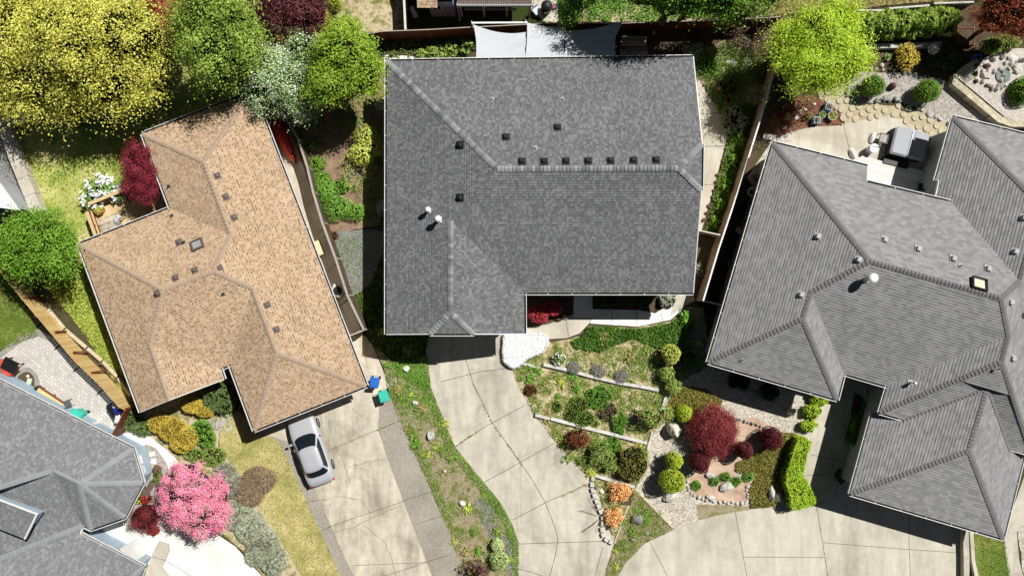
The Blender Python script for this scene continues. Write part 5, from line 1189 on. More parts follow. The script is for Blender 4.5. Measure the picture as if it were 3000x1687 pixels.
S('shrub', 'yellow green shrub at the end of the ivy bank by the front walk', 'shrub', 2008, 935, 18, 26, .8, M['green'], n=420, L=.14, W=.09, dense=False)
# upper right garden
for i, x in enumerate((2525, 2585, 2650, 2705, 2765)):
    S('conifer', 'drooping yellow green hedge conifer under the lattice fence, %s' % ('first from the lime tree', 'second from the lime tree', 'third, in the middle', 'fourth from the lime tree', 'fifth and farthest right')[i], 'conifer', x, 76 - i * 3, 36, 30, 2.4, M['conifer'], n=1500, L=.28, W=.07, spiky=1.0, amp=.2, group='drooping hedge conifers', lobes=[(x, 66 - i * 3, 1.7, 40, 24, .7), (x - 16, 92 - i * 4, 1.1, 20, 20, .6), (x + 14, 98 - i * 4, 1.0, 18, 18, .6)])
S('shrub', 'golden upright shrub between low pale wall and grey gravel', 'shrub', 2655, 168, 36, 38, 1.5, M['gold_shrub'], n=1100, L=.15, W=.06, spiky=.7, dense=False)
S('shrub', 'dark green broad shrub shaded beside the golden upright shrub', 'shrub', 2762, 172, 46, 42, 1.4, M['dark_green'], n=1100, L=.15, W=.07, dense=False)
S('shrub', 'feathery yellow green shrub below the copper red maple', 'shrub', 2930, 130, 48, 26, 1.5, M['shrub_mid'], n=1300, L=.16, W=.05, spiky=.8, lobes=[(2905, 135, 1, 30, 22, .6), (2950, 125, 1, 34, 20, .6)])
S('shrub', 'green clipped ball in grey gravel, nearer the lime tree', 'shrub', 2557, 254, 33, 32, 1.64, M['ball_green'], n=1700, L=.09, W=.05, z0=0.85)
S('shrub', 'green clipped ball in grey gravel, nearer the block wall', 'shrub', 2716, 268, 37, 34, 1.74, M['ball_green'], n=1900, L=.09, W=.05, z0=0.90)
S('shrub', 'green ball shrub on the raised bed at the right edge', 'shrub', 2990, 270, 34, 42, 1.9, M['ball_green'], n=1500, L=.1, W=.06)
# flower pots' plants are built with the pots; ground cover and weeds follow (uncountable growth)
def pl(p): return plan(p)
cover('heather', M['olive'], pl(heathA), 7000, .22, .13, .05, 0, 'olive heather carpet beside the lime ball and gravel', 'ground cover', up=.45)
cover('heather', M['olive'], pl(heathB), 14000, .22, .13, .05, 0, 'olive heather carpet between red mulch and clipped hedge', 'ground cover', up=.45)
cover('ivy', M['ivy'], pl([(1725, 955), (1870, 962), (1965, 945), (2008, 905), (2030, 960), (1995, 1010), (1975, 1020), (1930, 1020), (1860, 990), (1800, 1010), (1760, 1030), (1690, 1020), (1670, 1000), (1700, 985)]), 5600, .3, .13, .09, 0, 'dark ivy bank along the white front walk', 'ground cover', up=.55)
cover('weeds', M['weed'], pl(GARD), 15000, .14, .12, .055, 40, 'scattered weeds on the terraced front garden', 'weeds', up=.5)
cover('dry_grass', M['straw'], pl(GARD), 7000, .08, .14, .02, 0, 'dry straw grass on the terraced front garden', 'grass', blades=True)
cover('weeds', M['weed'], pl(STRIP), 7000, .12, .11, .05, 40, 'patchy weeds on the strip between the two driveways', 'weeds', up=.5)
cover('dry_grass', M['straw'], pl(STRIP), 6000, .07, .12, .02, 0, 'dry grass on the strip between the two driveways', 'grass', blades=True)
edge = [(1236, 1050), (1256, 1072), (1263, 1136), (1333, 1307), (1418, 1412), (1469, 1474), (1502, 1536), (1521, 1590), (1521, 1690), (1503, 1690), (1500, 1600), (1480, 1540), (1440, 1480), (1395, 1420), (1310, 1315), (1240, 1140), (1150, 1090), (1150, 1060)]
cover('grass', M['green'], pl(edge), 5000, .16, .11, .045, 0, 'green grassy edge along the middle driveway', 'grass', up=.4)
cover('grass', M['weed'], pl([(1120, 1060), (1140, 1062), (1190, 1200), (1290, 1420), (1340, 1560), (1322, 1560), (1267, 1443), (1172, 1233), (1137, 1147)]), 3200, .12, .1, .045, 24, 'green weedy edge along the tan driveway', 'grass', up=.45)
cover('weeds', M['weed'], pl(tri_p), 3800, .12, .1, .045, 30, 'weeds in the triangle between the two lower driveways', 'weeds', up=.5)
cover('dry_grass', M['straw'], pl(tri_p), 2400, .07, .12, .02, 0, 'dry grass in the triangle between the two lower driveways', 'grass', blades=True)
cover('weeds', M['weed'], pl(tallow), 6000, .1, .1, .045, 20, 'weeds along the right driveway edge below the red mulch', 'weeds', up=.5)
cover('grass', M['grass'], pl(back_lawn and [(22, 360), (120, 300), (300, 230), (520, 190), (700, 215), (760, 300), (700, 420), (520, 640), (240, 760), (190, 660), (118, 618)]), 12000, .05, .12, .03, 0, 'patchy sunlit grass blades of the back lawn', 'grass', blades=True)
cover('grass', M['straw'], pl([(645, 1266), (690, 1200), (745, 1230), (777, 1268), (820, 1293), (905, 1481), (999, 1690), (880, 1690), (812, 1575), (750, 1468), (702, 1390), (642, 1310)]), 9000, .05, .12, .03, 0, 'pale grass blades of the dry front lawn', 'grass', blades=True)
cover('ground_cover', M['yellow_green'], pl([(240, 730), (262, 760), (415, 1190), (370, 1165), (240, 965), (135, 835), (150, 790)]), 7500, .16, .12, .05, 0, 'yellow green leafy bank between cedar fence and tan house', 'ground cover', up=.5)
cover('grass', M['grass'], pl([(-20, 780), (60, 860), (115, 985), (40, 1010), (-20, 1040)]), 4200, .06, .12, .03, 0, 'grass blades of the small lawn left of the cedar fence', 'grass', blades=True)
cover('dry_grass', M['straw'], pl([(2190, -30), (3010, -30), (2870, 2), (2700, 8), (2480, 28), (2250, 48)]), 6500, .35, .3, .03, 0, 'dry tangled grass slope above the lattice fence', 'grass', blades=True)
cover('weeds', M['green'], pl([(1640, -20), (2200, -20), (2260, 50), (1900, 66), (1640, 66)]), 9000, .35, .16, .06, 30, 'weedy growth behind the dark red fence', 'weeds', up=.5)
cover('weeds', M['weed'], pl([(2026, 160), (2120, 120), (2200, 90), (2240, 200), (2180, 470), (2110, 690), (2060, 690), (2092, 555), (2130, 412), (2105, 332), (2062, 252)]), 15000, .2, .13, .055, 30, 'weeds in the bed right of the middle house', 'weeds', up=.5)
cover('weeds', M['weed'], pl([(740, 250), (1134, 200), (1130, 330), (1020, 380), (900, 440), (850, 380), (760, 300)]), 3200, .16, .12, .07, 16, 'sparse weeds in shaded leaf mulch under the trees', 'weeds', up=.5)
cover('weeds', M['weed'], pl([(960, 690), (1060, 690), (1075, 760), (1060, 900), (1020, 850), (985, 760)]), 1000, .12, .1, .05, 16, 'weeds in blue grey gravel by the weathered fence', 'weeds', up=.5)
cover('weeds', M['weed'], pl([(1030, 870), (1080, 840), (1140, 700), (1140, 985), (1260, 980), (1240, 1050), (1150, 1060), (1075, 990)]), 2600, .12, .11, .05, 20, 'shaded weeds by the middle house driveway corner', 'weeds', up=.5)
cover('grass', M['grass'], pl([(2850, 1560), (2880, 1555), (2940, 1565), (2962, 1690), (2870, 1690), (2855, 1640)]), 2200, .06, .12, .03, 0, 'grass blades in the lower right strip', 'grass', blades=True)
cover('weeds', M['weed'], pl([(366, 1190), (412, 1210), (610, 1126), (690, 1190), (640, 1262), (640, 1310), (700, 1392), (815, 1580), (740, 1640), (650, 1560), (520, 1350)]), 1600, .12, .1, .045, 20, 'weeds between the lower left shrubs', 'weeds', up=.5)
cover('weeds', M['ivy'], pl([(985, 95), (1110, 110), (1400, 110), (1400, 160), (1134, 175)]), 900, .3, .14, .09, 14, 'low leafy growth in the shaded back bed', 'weeds', up=.5)

# loose clumps that break up the beds, and growth in the driveway joints
for nm, poly, n in (('terrace', GARD, 60), ('verge', STRIP, 46), ('triangle', tri_p, 12)):
    pt = sample(plan(poly), n); protos = []
    for i in range(5):
        k = 90; C = np.column_stack([R.normal(size=(k, 2)) * .12, R.random(k) * .22 + .03]); N = R.normal(size=C.shape) * .5 + np.array([0, 0, .7]); D = C * np.array([1, 1, .6]) + R.normal(size=C.shape) * .1
        o = leaf_mesh('weed_clump', [M['green'], M['weed'], M['yellow_green'], M['shrub_mid'], M['straw']][i], C, N, .16, .055, D); protos.append(o.data); bpy.data.objects.remove(o)
    for q in pt:
        o = bpy.data.objects.new('weed_clump', random.choice(protos)); col.objects.link(o); k = random.uniform(.6, 1.5); o.location = (q[0], q[1], 0); o.scale = (k, k, k * .9); o.rotation_euler.z = random.uniform(0, 6)
        tag(o, {'terrace': 'leafy weed clump on the terraced front garden', 'verge': 'leafy weed clump on the strip between the driveways', 'triangle': 'leafy weed clump in the weedy triangle'}[nm], 'weed', 'weed clumps of the ' + nm)
def along(line, n, w, m, L, W, label, cat='weeds', hz=.06):
    pts = np.array(catmull(plan(line), 12, False)); i = R.integers(0, len(pts), n); q = pts[i] + R.normal(size=(n, 2)) * w; keep = np.sin(i * .9) + R.normal(size=n) * .7 > -.2; q = q[keep]
    C = np.column_stack([q, R.random(len(q)) * hz + .06]); o = leaf_mesh('weeds', m, C, R.normal(size=C.shape) * .4 + np.array([0, 0, .8]), L, W); o['kind'] = 'stuff'; tag(o, label, cat)
along([(1387, 1124), (1442, 1237), (1500, 1318), (1530, 1360)], 300, .03, M['weed'], .07, .04, 'weeds growing in the long joint of the middle driveway')
along([(1333, 1308), (1370, 1282), (1400, 1264)], 130, .03, M['weed'], .07, .04, 'weeds growing in the cross joint of the middle driveway')
along([(1650, 1452), (1690, 1432), (1718, 1419)], 160, .04, M['straw'], .07, .04, 'dry weeds in the joint beside the azalea bed')
along([(2392, 1481), (2408, 1580), (2427, 1690)], 120, .025, M['straw'], .06, .03, 'dry weeds in the long joint of the right driveway')
along([(1107, 1258), (1140, 1244), (1172, 1231)], 160, .03, M['weed'], .06, .035, 'weeds in the joint of the tan driveway border')
along([(840, 1292), (921, 1431), (1000, 1610), (1037, 1690)], 120, .03, M['straw'], .06, .03, 'dry weeds along the left driveway border joint')

cover('ivy', M['ivy'], plan([(2125, 330), (2200, 290), (2230, 330), (2110, 690), (2072, 680), (2098, 552), (2136, 412)]), 2600, .3, .14, .09, 0, 'dark leafy growth in the narrow strip by the dividing fence', 'ground cover', up=.5)
cover('grass', M['green'], plan([(1140, 1062), (1240, 1060), (1262, 1140), (1285, 1200), (1200, 1230), (1160, 1150)]), 2600, .14, .11, .05, 30, 'green growth at the top of the strip between the driveways', 'grass', up=.5)

cover('weeds', M['green'], plan([(1000, 360), (1060, 340), (1128, 350), (1128, 660), (1040, 660), (1010, 560)]), 2200, .22, .13, .07, 22, 'leafy green growth in the bed along the middle house left wall', 'weeds', up=.5)
cover('dry_grass', M['straw'], plan(tallow), 1800, .06, .11, .025, 0, 'dry grass along the right driveway edge below the red mulch', 'grass', blades=True)
# ================================================================ CAR
silver = NT('silver_paint'); silver = silver.done(lin((196, 197, 201), .8), .3, .5, .1)
def local(loc, ang):
    M4 = Matrix.Translation(Vector(loc)) @ Matrix.Rotation(ang, 4, 'Z')
    return lambda x, y, z: M4 @ Vector((x, y, z))
def car():
    c0 = P(912, 1314, .5); ang = math.atan2(.942, -.336); t = empty('parked_car', (c0.x, c0.y, 0), 'silver four door sedan parked nose in on the tan driveway', 'car')
    f = local((c0.x, c0.y, 0), ang)
    L = 4.62; X = lambda x: x - L / 2
    st = [(0, .50, .62), (.05, .70, .78), (.16, .80, .93), (.4, .86, 1.0), (.75, .89, 1.01), (1.2, .905, .97), (2.0, .91, .95), (2.9, .91, .95), (3.3, .905, .97), (3.7, .895, .91), (4.1, .87, .82), (4.38, .80, .73), (4.54, .66, .62), (4.62, .44, .5)]
    rows = []
    for x, w, h in st:
        half = [(0, .2), (w * .8, .2), (w * .95, .3), (w, .5), (w * .99, .66 if h > .8 else h * .8), (w * .95, h - .1), (w * .87, h - .025), (w * .6, h), (0, h + .018)]
        if h < .7: half = [(0, .24), (w * .8, .24), (w * .95, .3), (w, .38), (w * .99, h * .75), (w * .95, h * .85), (w * .87, h * .94), (w * .6, h), (0, h)]
        ring = [f(X(x), y, z) for y, z in half] + [f(X(x), -y, z) for y, z in reversed(half[1:-1])]
        rows.append(ring)
    b = MB(); b.grid(rows, 0, True); b.cap(rows[0]); b.cap(rows[-1], 0, True); b.build('body', silver, t, True)
    N_ = 40
    def ring(cx, hl, hw, z, p=4.5, arc=0.0):
        o = []
        for k in range(N_):
            a = 2 * PI * k / N_; ca, sa = math.cos(a), math.sin(a)
            x = math.copysign(abs(ca) ** (2 / p), ca) * hl; y = math.copysign(abs(sa) ** (2 / p), sa) * hw
            x -= math.copysign(arc * (y / hw) ** 2, x) * (abs(x) / hl) ** 6
            o.append((cx + x, y, z))
        return o
    base = ring(1.95, 1.42, .80, .95, 5, .12); top = ring(1.78, .74, .60, 1.40, 5, .06)
    rr = [base, top, ring(1.78, .66, .53, 1.44, 5, .06), ring(1.78, .4, .3, 1.465, 3)]
    g = MB(); R4 = [[f(X(x), y, z) for x, y, z in r] for r in rr]; g.grid(R4, 0, True); g.cap(R4[-1]); g.build('cabin', silver, t, True)
    def pane(name, ks, t0=.07, t1=.93, m=None, off=.008, parent=t):
        p = MB(); rw = []
        for tt in (t0, (t0 + t1) / 2, t1):
            row = []
            for k in ks:
                a, c = Vector(base[k % N_]), Vector(top[k % N_]); q = a.lerp(c, tt); o = Vector((q.x - 1.9, q.y * 1.6, .55)).normalized() * off; q += o; row.append(f(X(q.x), q.y, q.z))
            rw.append(row)
        p.grid(rw); return p.build(name, m or dg, parent, True)
    dgl = NT('car_glass'); dg = dgl.done((.008, .014, .02, 1), .06, .5)
    kf = [k for k in range(-12, 13) if abs(base[k % N_][1]) < .70 and base[k % N_][0] > 2.6]; pane('windshield', kf)
    kb = [k for k in range(8, 33) if abs(base[k % N_][1]) < .70 and base[k % N_][0] < 1.2]; pane('rear_window', kb)
    for sgn in (1, -1):
        ks = [k for k in range(0, 21) if base[k][1] > .74 and .85 < base[k][0] < 3.0]
        ks = ks if sgn > 0 else [N_ - k for k in ks]
        h = len(ks) // 2
        pane('side_window', ks[:h + 1], .1, .86); pane('side_window', ks[h:], .1, .86)
    tyre, rim = M['black'], M['steel']
    for x in (.95, 3.68):
        for sgn in (1, -1):
            w = MB(); rows = []; 
            for yy, r in ((.0, .24), (.0, .30), (.03, .325), (.17, .325), (.2, .29)):
                rows.append([f(X(x) + r * math.cos(2 * PI * k / 24), sgn * (.925 - yy), .325 + r * math.sin(2 * PI * k / 24)) for k in range(24)])
            w.grid(rows, 0, True); w.cap(rows[-1]); wh = w.build('wheel', tyre, t)
            q = MB(); q.cap([f(X(x) + .235 * math.cos(2 * PI * k / 24), sgn * .918, .325 + .235 * math.sin(2 * PI * k / 24)) for k in range(24)])
            for k in range(5):
                a = 2 * PI * k / 5; q.beam(f(X(x), sgn * .93, .325), f(X(x) + .22 * math.cos(a), sgn * .928, .325 + .22 * math.sin(a)), .05, .02)
            q.build('rim', rim, wh)
    for sgn in (1, -1):
        m = MB(); c = f(X(2.98), sgn * 1.0, 1.0); m.box(c, (.14, .2, .13), ang, 0, .85, .03); m.build('side_mirror', silver, t)
        l = MB(); l.box(f(X(4.36), sgn * .62, .66), (.26, .2, .1), ang + sgn * -.5, 0, .8, .02); l.build('headlight', m_plain('lamp_clear', (225, 228, 232), .15, .6), t)
        l = MB(); l.box(f(X(.13), sgn * .72, .76), (.14, .18, .13), ang + sgn * .45, 0, .9, .02); l.build('tail_light', m_plain('lamp_red', (190, 20, 24), .2, .6), t)
        for x in (1.55, 2.55):
            d = MB(); d.box(f(X(x), sgn * .925, .8), (.2, .05, .05), ang, 0, .9, .01); d.build('door_handle', silver, t)
    for sgn in (1,):
        sb = MB()
        for k in range(2): sb.lathe(f(X(.78), -.05 - k * .2 + .1, 1.02), [(.09, 0), (.09, .01), (.05, .012)], 14)
    return t
car()
# ================================================================ THINGS
def wheelie(label, px, py, ang, m, s=1.0):
    c = P(px, py, .6); t = empty('wheelie_bin', (c.x, c.y, 0), label, 'bin'); f = local((c.x, c.y, 0), ang)
    b = MB(); rows = []
    for w, d, z in ((.42, .46, .08), (.46, .54, .5), (.52, .64, .98)):
        rows.append([f(x * w / 2 * s, y * d / 2 * s, z) for x, y in ((1, .8), (.8, 1), (-.8, 1), (-1, .8), (-1, -.8), (-.8, -1), (.8, -1), (1, -.8))])
    b.grid(rows, 0, True); b.cap(rows[0], 0, True); b.build('bin_body', m, t)
    l = MB(); l.box(f(0, 0, 1.01), (.58 * s, .7 * s, .07), ang, 0, .93, .03)
    l.box(f(0, .03, 1.05), (.4 * s, .5 * s, .02), ang, 0, .95); l.build('bin_lid', m, t)
    h = MB(); h.tube([f(-.24, .36, 1.0), f(-.24, .42, 1.0), f(.24, .42, 1.0), f(.24, .36, 1.0)], .018, 6); h.build('handle', m, t)
    for sx in (-1, 1):
        w = MB(); w.tube([f(sx * .2, .25, .11), f(sx * .26, .25, .11)], .11, 14); w.build('wheel', M['black'], t)
teal = m_plain('teal_plastic', (64, 200, 176), .45, .4, k=.85); blue = m_plain('blue_plastic', (40, 110, 200), .45, .4, k=.85)
wheelie('blue wheeled bin beside the tan house garage corner', 1099, 1119, -.05, blue, .95)
wheelie('teal wheeled bin on the driveway border next to the blue bin', 1126, 1159, .3, teal, 1.0)
wheelie('teal wheeled bin against the light blue wall of the lower left house', 232, 1212, -2.05, teal, 1.05)
wheelie('dark blue wheeled bin in the corner by the brown gate', 352, 1200, .6, m_plain('navy_plastic', (28, 48, 140), .45, .4), .7)
# kayak lying hull up
def kayak():
    a, c = P(776, 300, .3).xy, P(868, 480, .3).xy; d = c - a; L = d.length; d /= L; n = Vector((-d.y, d.x)); rows = []; K = 22
    for i in range(K + 1):
        s = i / K; w = .40 * max(.02, math.sin(PI * min(1, max(0, s)))) ** .62; h = .12 + .28 * math.sin(PI * s) ** .5
        q = a + d * (L * s); rows.append([(q.x + n.x * w * y, q.y + n.y * w * y, .28 + h * z) for y, z in ((-1, .1), (-.97, .4), (-.7, .78), (-.3, .95), (-.05, 1.04), (.05, 1.04), (.3, .95), (.7, .78), (.97, .4), (1, .1))])
    t = empty('kayak', (a.x, a.y, 0), 'red kayak lying hull up between tan house and weathered fence', 'kayak')
    b = MB(); b.grid(rows); b.cap(rows[0]); b.cap(rows[-1]); b.build('hull', m_plain('red_plastic', (226, 76, 48), .35, .5, k=.95, var=.08), t, True)
    k = MB()
    for i in range(1, K): 
        q = a + d * (L * i / K); q2 = a + d * (L * (i + 1) / K); z = lambda j: .28 + (.12 + .28 * max(0, math.sin(PI * j / K)) ** .5) * 1.05
        k.beam((q.x, q.y, z(i)), (q2.x, q2.y, z(min(K - 1, i + 1))), .03, .02)
    k.build('keel', M['dark'], t)
    for u in (.25, .75): s = MB(); q = a + d * (L * u); s.beam((q.x - n.x * .3, q.y - n.y * .3, .15), (q.x + n.x * .3, q.y + n.y * .3, .15), .1, .28); s.build('stand', M['brownwood'], t)  # added supports that raise the hull so it catches more sun
    e = MB(); q = a + d * (L - .06); e.box((q.x, q.y, .36), (.16, .12, .16), math.atan2(d.y, d.x), 0, .6, .02); e.build('bow_cap', M['black'], t)
kayak()
def ac_unit():
    c = P(988, 852, .8); a = -.28; t = empty('air_conditioner', (c.x, c.y, 0), 'pale grey air conditioning unit on the walkway by the weathered fence', 'air conditioner')
    b = MB(); b.box((c.x, c.y, .4), (.74, .74, .8), a, 0, 1, .05); b.build('cabinet', m_plain('pale_metal', (214, 216, 214), .45, .4), t)
    g = MB(); g.lathe((c.x + .03, c.y, .805), [(.3, 0), (.3, .03), (.27, .03), (.27, .005)], 24); g.build('fan_ring', M['steel'], t)
    fn = MB(); fn.cap([(c.x + .03 + .27 * math.cos(k * PI / 12), c.y + .27 * math.sin(k * PI / 12), .812) for k in range(24)]); fn.build('fan_well', M['black'], t)
    s = MB()
    for k in range(5): s.beam((c.x + .03 + .27 * math.cos(k * 1.257), c.y + .27 * math.sin(k * 1.257), .826), (c.x + .03, c.y, .826), .1, .012)
    s.build('fan_blade', M['dark'], t)
ac_unit()
b = MB(); c = P(931, 727, .7); b.box((c.x, c.y, .36), (.42, .95, .72), .37, 0, .97, .03); tag(b.build('storage_box', m_plain('cream_box', (238, 218, 170), .6, .3)), 'cream box against the tan house wall on the walkway', 'box')
# ---- cedar deck
def boards(mb, poly, ang, w, z, th, gap=.012):
    """parallel boards filling a plan polygon"""
    d = Vector((math.cos(ang), math.sin(ang))); n = Vector((-d.y, d.x)); bm = bmesh.new(); bm.faces.new([bm.verts.new((x, y, z)) for x, y in poly])
    lo = min(Vector(p).dot(n) for p in poly); hi = max(Vector(p).dot(n) for p in poly); k = int((hi - lo) / w) + 1
    for i in range(k):
        q = bmesh.new(); q.faces.new([q.verts.new((x, y, z)) for x, y in poly])
        for s, off in ((1, lo + i * w + gap), (-1, lo + (i + 1) * w)):
            bmesh.ops.bisect_plane(q, geom=q.verts[:] + q.edges[:] + q.faces[:], plane_co=Vector((n.x, n.y, 0)) * off, plane_no=Vector((n.x, n.y, 0)) * s, clear_inner=True)
        for f in q.faces:
            pts = [v.co.copy() for v in f.verts]
            if f.normal.z < 0: pts.reverse()
            k0 = len(mb.v); m = len(pts); mb.v += [tuple(p) for p in pts] + [(p.x, p.y, p.z - th) for p in pts]
            mb.f.append([k0 + j for j in range(m)]); mb.mi.append(0)
            for j in range(m): mb.f.append([k0 + (j + 1) % m, k0 + j, k0 + m + j, k0 + m + (j + 1) % m]); mb.mi.append(0)
        q.free()
    bm.free()
def deck():
    poly = plan([(262, 620), (268, 602), (376, 556), (440, 530), (505, 600), (500, 630), (300, 712)], .3)
    t = empty('deck', (poly[0][0], poly[0][1], 0), 'cedar deck with plank railing in the corner of the tan house', 'deck')
    b = MB(); boards(b, poly, -1.19, .145, .3, .04); b.build('deck_boards', M['deck_wood'], t)
    for line in ([(258, 598), (371, 552)], [(254, 621), (281, 697)]):
        a, c = P(*line[0], 1.2), P(*line[1], 1.2); r = MB(); r.beam((a.x, a.y, 1.18), (c.x, c.y, 1.18), .2, .045); r.build('rail_cap', M['deck_wood'], t)
        d = (c - a).normalized(); L = (c - a).length; s = MB()
        for k in range(int(L / .15)):
            q = a + d * (k * .15 + .05); s.box((q.x, q.y, .7), (.1, .025, .9), math.atan2(d.y, d.x))
        s.build('balusters', M['brownwood'], t)
        for k in (0, .5, 1): p = MB(); q = a + (c - a) * k; p.box((q.x, q.y, .575), (.1, .1, 1.15), math.atan2(d.y, d.x)); p.build('post', M['brownwood'], t)
    e = MB(); a, c = P(266, 618, .7), P(292, 690, .7); e.beam(a, c, .09, .14); e.build('bench_board', M['deck_wood'], t)
deck()
wht = M['white']
def pot(name, label, px, py, r, h, m, plantm=None, z=0, sq=0, rz=0, group=None, n=60, cat='pot', soil=True):
    c = P(px, py, z + h); t = empty(name, (c.x, c.y, z), label, cat, group)
    b = MB()
    if sq:
        for s in ((1, 0), (-1, 0), (0, 1), (0, -1)):
            o = Vector((s[0], s[1], 0)) * (r - .03); o.rotate(Matrix.Rotation(rz, 3, 'Z'))
            b.box((c.x + o.x, c.y + o.y, z + h / 2), (.06 if s[0] else 2 * r - .12, .06 if s[1] else 2 * r, h), rz)
    else: b.lathe((c.x, c.y, z), [(r * .72, 0), (r * .95, h * .9), (r, h), (r * .86, h), (r * .84, h * .85)], 18)
    b.build('pot', m, t)
    s = MB()
    if sq: s.box((c.x, c.y, z + h * .82), (2 * r - .13, 2 * r - .13, .03), rz)
    else: s.lathe((c.x, c.y, z + h * .84), [(r * .84, 0), (r * .8, .02)], 16)
    s.build('soil', M['soil'], t)
    if plantm:
        C = np.array([c.x, c.y, z + h + .04]) + R.normal(size=(n, 3)) * np.array([r * .42, r * .42, .06]); leaf_mesh('plant', plantm, C, R.normal(size=C.shape) * .5 + np.array([0, 0, .8]), .1, .06, None, t)
    return t
terra = m_plain('terracotta', (196, 128, 92), .8, .2); grayc = m_plain('grey_ceramic', (170, 168, 162), .6, .3); bluep = m_plain('blue_frame', (150, 186, 208), .6, .3); darkpot = m_plain('dark_pot', (60, 58, 58), .6, .3)
pot('flower_pot', 'terracotta pot with yellow green plant on the deck corner', 288, 614, .3, .45, terra, M['yellow_green'], .3, n=160)
pot('flower_pot', 'grey pot on the deck, farther from the crimson maple', 351, 588, .19, .35, grayc, M['dark_green'], .3, n=40)
pot('flower_pot', 'grey pot on the deck, closer to the crimson maple', 378, 580, .2, .35, grayc, M['crimson'], .3, n=40)
def glass_table():
    c = P(322, 654, 1.0); a = .36; t = empty('patio_table', (c.x, c.y, .3), 'glass topped patio table with thin metal frame on the deck', 'table'); f = local((c.x, c.y, -.25), a)
    g = MB(); g.box(f(0, 0, 1.27), (1.15, .85, .012), a); g.build('table_top', m_glass('clear_glass', (190, 200, 196), .22), t)
    b = MB()
    for y in (-.42, .42): b.tube([f(-.57, y, 1.26), f(.57, y, 1.26)], .016, 6)
    for x in (-.57, .57): b.tube([f(x, -.42, 1.26), f(x, .42, 1.26)], .016, 6)
    b.build('table_frame', M['steel'], t)
    for x in (-1, 1):
        for y in (-1, 1): l = MB(); l.tube([f(x * .55, y * .4, 1.25), f(x * .42, y * .3, .85), f(x * .5, y * .36, .56)], .016, 6); l.build('leg', M['steel'], t)
glass_table()
def chair(label, px, py, ang, m, zb=0.55, seatm=None, group=None):
    c = P(px, py, zb + .45); t = empty('chair', (c.x, c.y, zb), label, 'chair', group); f = local((c.x, c.y, zb), ang)
    s = MB(); s.box(f(0, 0, .44), (.44, .44, .04), ang, 0, .95, .015); s.build('seat', seatm or m, t)
    b = MB(); b.box(f(-.22, 0, .68), (.03, .42, .42), ang); b.build('backrest', seatm or m, t)
    for x in (-1, 1):
        for y in (-1, 1): l = MB(); l.tube([f(x * .19, y * .19, .43), f(x * .21, y * .21, 0)], .015, 6); l.build('leg', m, t)
chair('small white patio chair tucked beside the glass table', 345, 640, 2.6, wht, .3)
pot('candle_jar', 'small pale yellow jar standing on the glass table', 318, 651, .06, .12, m_plain('pale_yellow', (236, 226, 170), .5, .3), None, 1.03, cat='jar')
# ---- shade sails
def sail(label, corners, sag, m, poles=()):
    """corners a,b (outer edge) c,d (house edge): points with heights; concave edges"""
    a, b_, c, d = [P(*q) for q in corners]; t = empty('shade_sail', (a.x, a.y, 0), label, 'shade sail'); n = 18; rows = []
    for i in range(n + 1):
        v = i / n; row = []
        for j in range(n + 1):
            u = j / n; p = a.lerp(b_, u).lerp(d.lerp(c, u), v)
            out = (a - d).normalized(); side = (b_ - a).normalized()
            p = p - out * (sag[0] * 4 * u * (1 - u) * (1 - v)) + side * (sag[1] * 4 * v * (1 - v) * ((1 - u) - u))
            p.z += -.18 * 4 * u * (1 - u) * 4 * v * (1 - v) * .5 + .06 * math.sin(13 * v + 9 * u) * abs(u - .5) ** 1.2 * 1.6 + .035 * math.sin(29 * v - 12 * u) * abs(u - .4)
            row.append(p)
        rows.append(row)
    b = MB(); b.grid(rows); b.build('fabric', m, t, True)
    for q in poles:
        p = MB(); e = P(*q); p.tube([(e.x, e.y, 0), (e.x, e.y, e.z + .05)], .045, 8); p.build('pole', M['white'], t)
    for q, o in ((a, -1), (b_, 1)):
        r = MB(); r.tube([q, q + Vector((o * .12, .2, .03))], .012, 5); r.build('tether', M['steel'], t)
fab = m_plain('sail_fabric', (206, 209, 214), .8, .15, k=.82, var=.03)
sail('left white shade sail with a deeply curved outer edge', [(1386, 72, 2.5), (1549, 94, 2.6), (1548, 178, 3.4), (1393, 180, 3.4)], (.32, .12), fab, [(1383, 68, 2.45)])
sail('middle white shade sail overlapping both its neighbours', [(1544, 67, 2.62), (1658, 79, 2.66), (1652, 178, 3.46), (1538, 178, 3.46)], (.12, .05), fab)
sail('right white shade sail with blue tree shadow on it', [(1646, 90, 2.55), (1820, 63, 2.58), (1808, 176, 3.4), (1644, 178, 3.4)], (.22, .25), fab, [(1822, 62, 2.55)])
b = MB(); a, c = P(1381, 68, 2.4), P(1545, 67, 2.4); b.beam(a, c, .1, .08); tag(b.build('sail_beam', M['white']), 'white beam along the outer edge of the left shade sail', 'beam')
def bench(name, label, px, py, ang, w, d, h, m, group=None, back=False, z=0):
    c = P(px, py, h); t = empty(name, (c.x, c.y, z), label, name.split('_')[-1], group); f = local((c.x, c.y, z), ang); s = MB(); n = max(3, int(d / .13))
    for k in range(n): s.box(f(0, -d / 2 + d * (k + .5) / n, h), (w, d / n - .015, .035), ang)
    s.build('seat_slats', m, t)
    if back:
        q = MB()
        for k in range(3): q.box(f(0, d / 2, h + .12 + k * .13), (w, .03, .1), ang)
        q.build('backrest', m, t)
    for x in (-1, 1):
        for y in (-1, 1): l = MB(); l.box(f(x * (w / 2 - .06), y * (d / 2 - .06), h / 2 - .01), (.07, .07, h - .02), ang); l.build('leg', m, t)
bench('garden_bench', 'grey slatted bench with backrest right of the shade sails', 1857, 125, 0, 1.6, .5, .45, M['greywood'], None, True)
bench('garden_table', 'low grey slatted table below the bench beside the sails', 1868, 152, .02, 1.25, .55, .42, M['greywood'])
bench('garden_table', 'small grey side table at the sail corner by the roof edge', 1829, 155, .02, .55, .5, .42, M['greywood'])
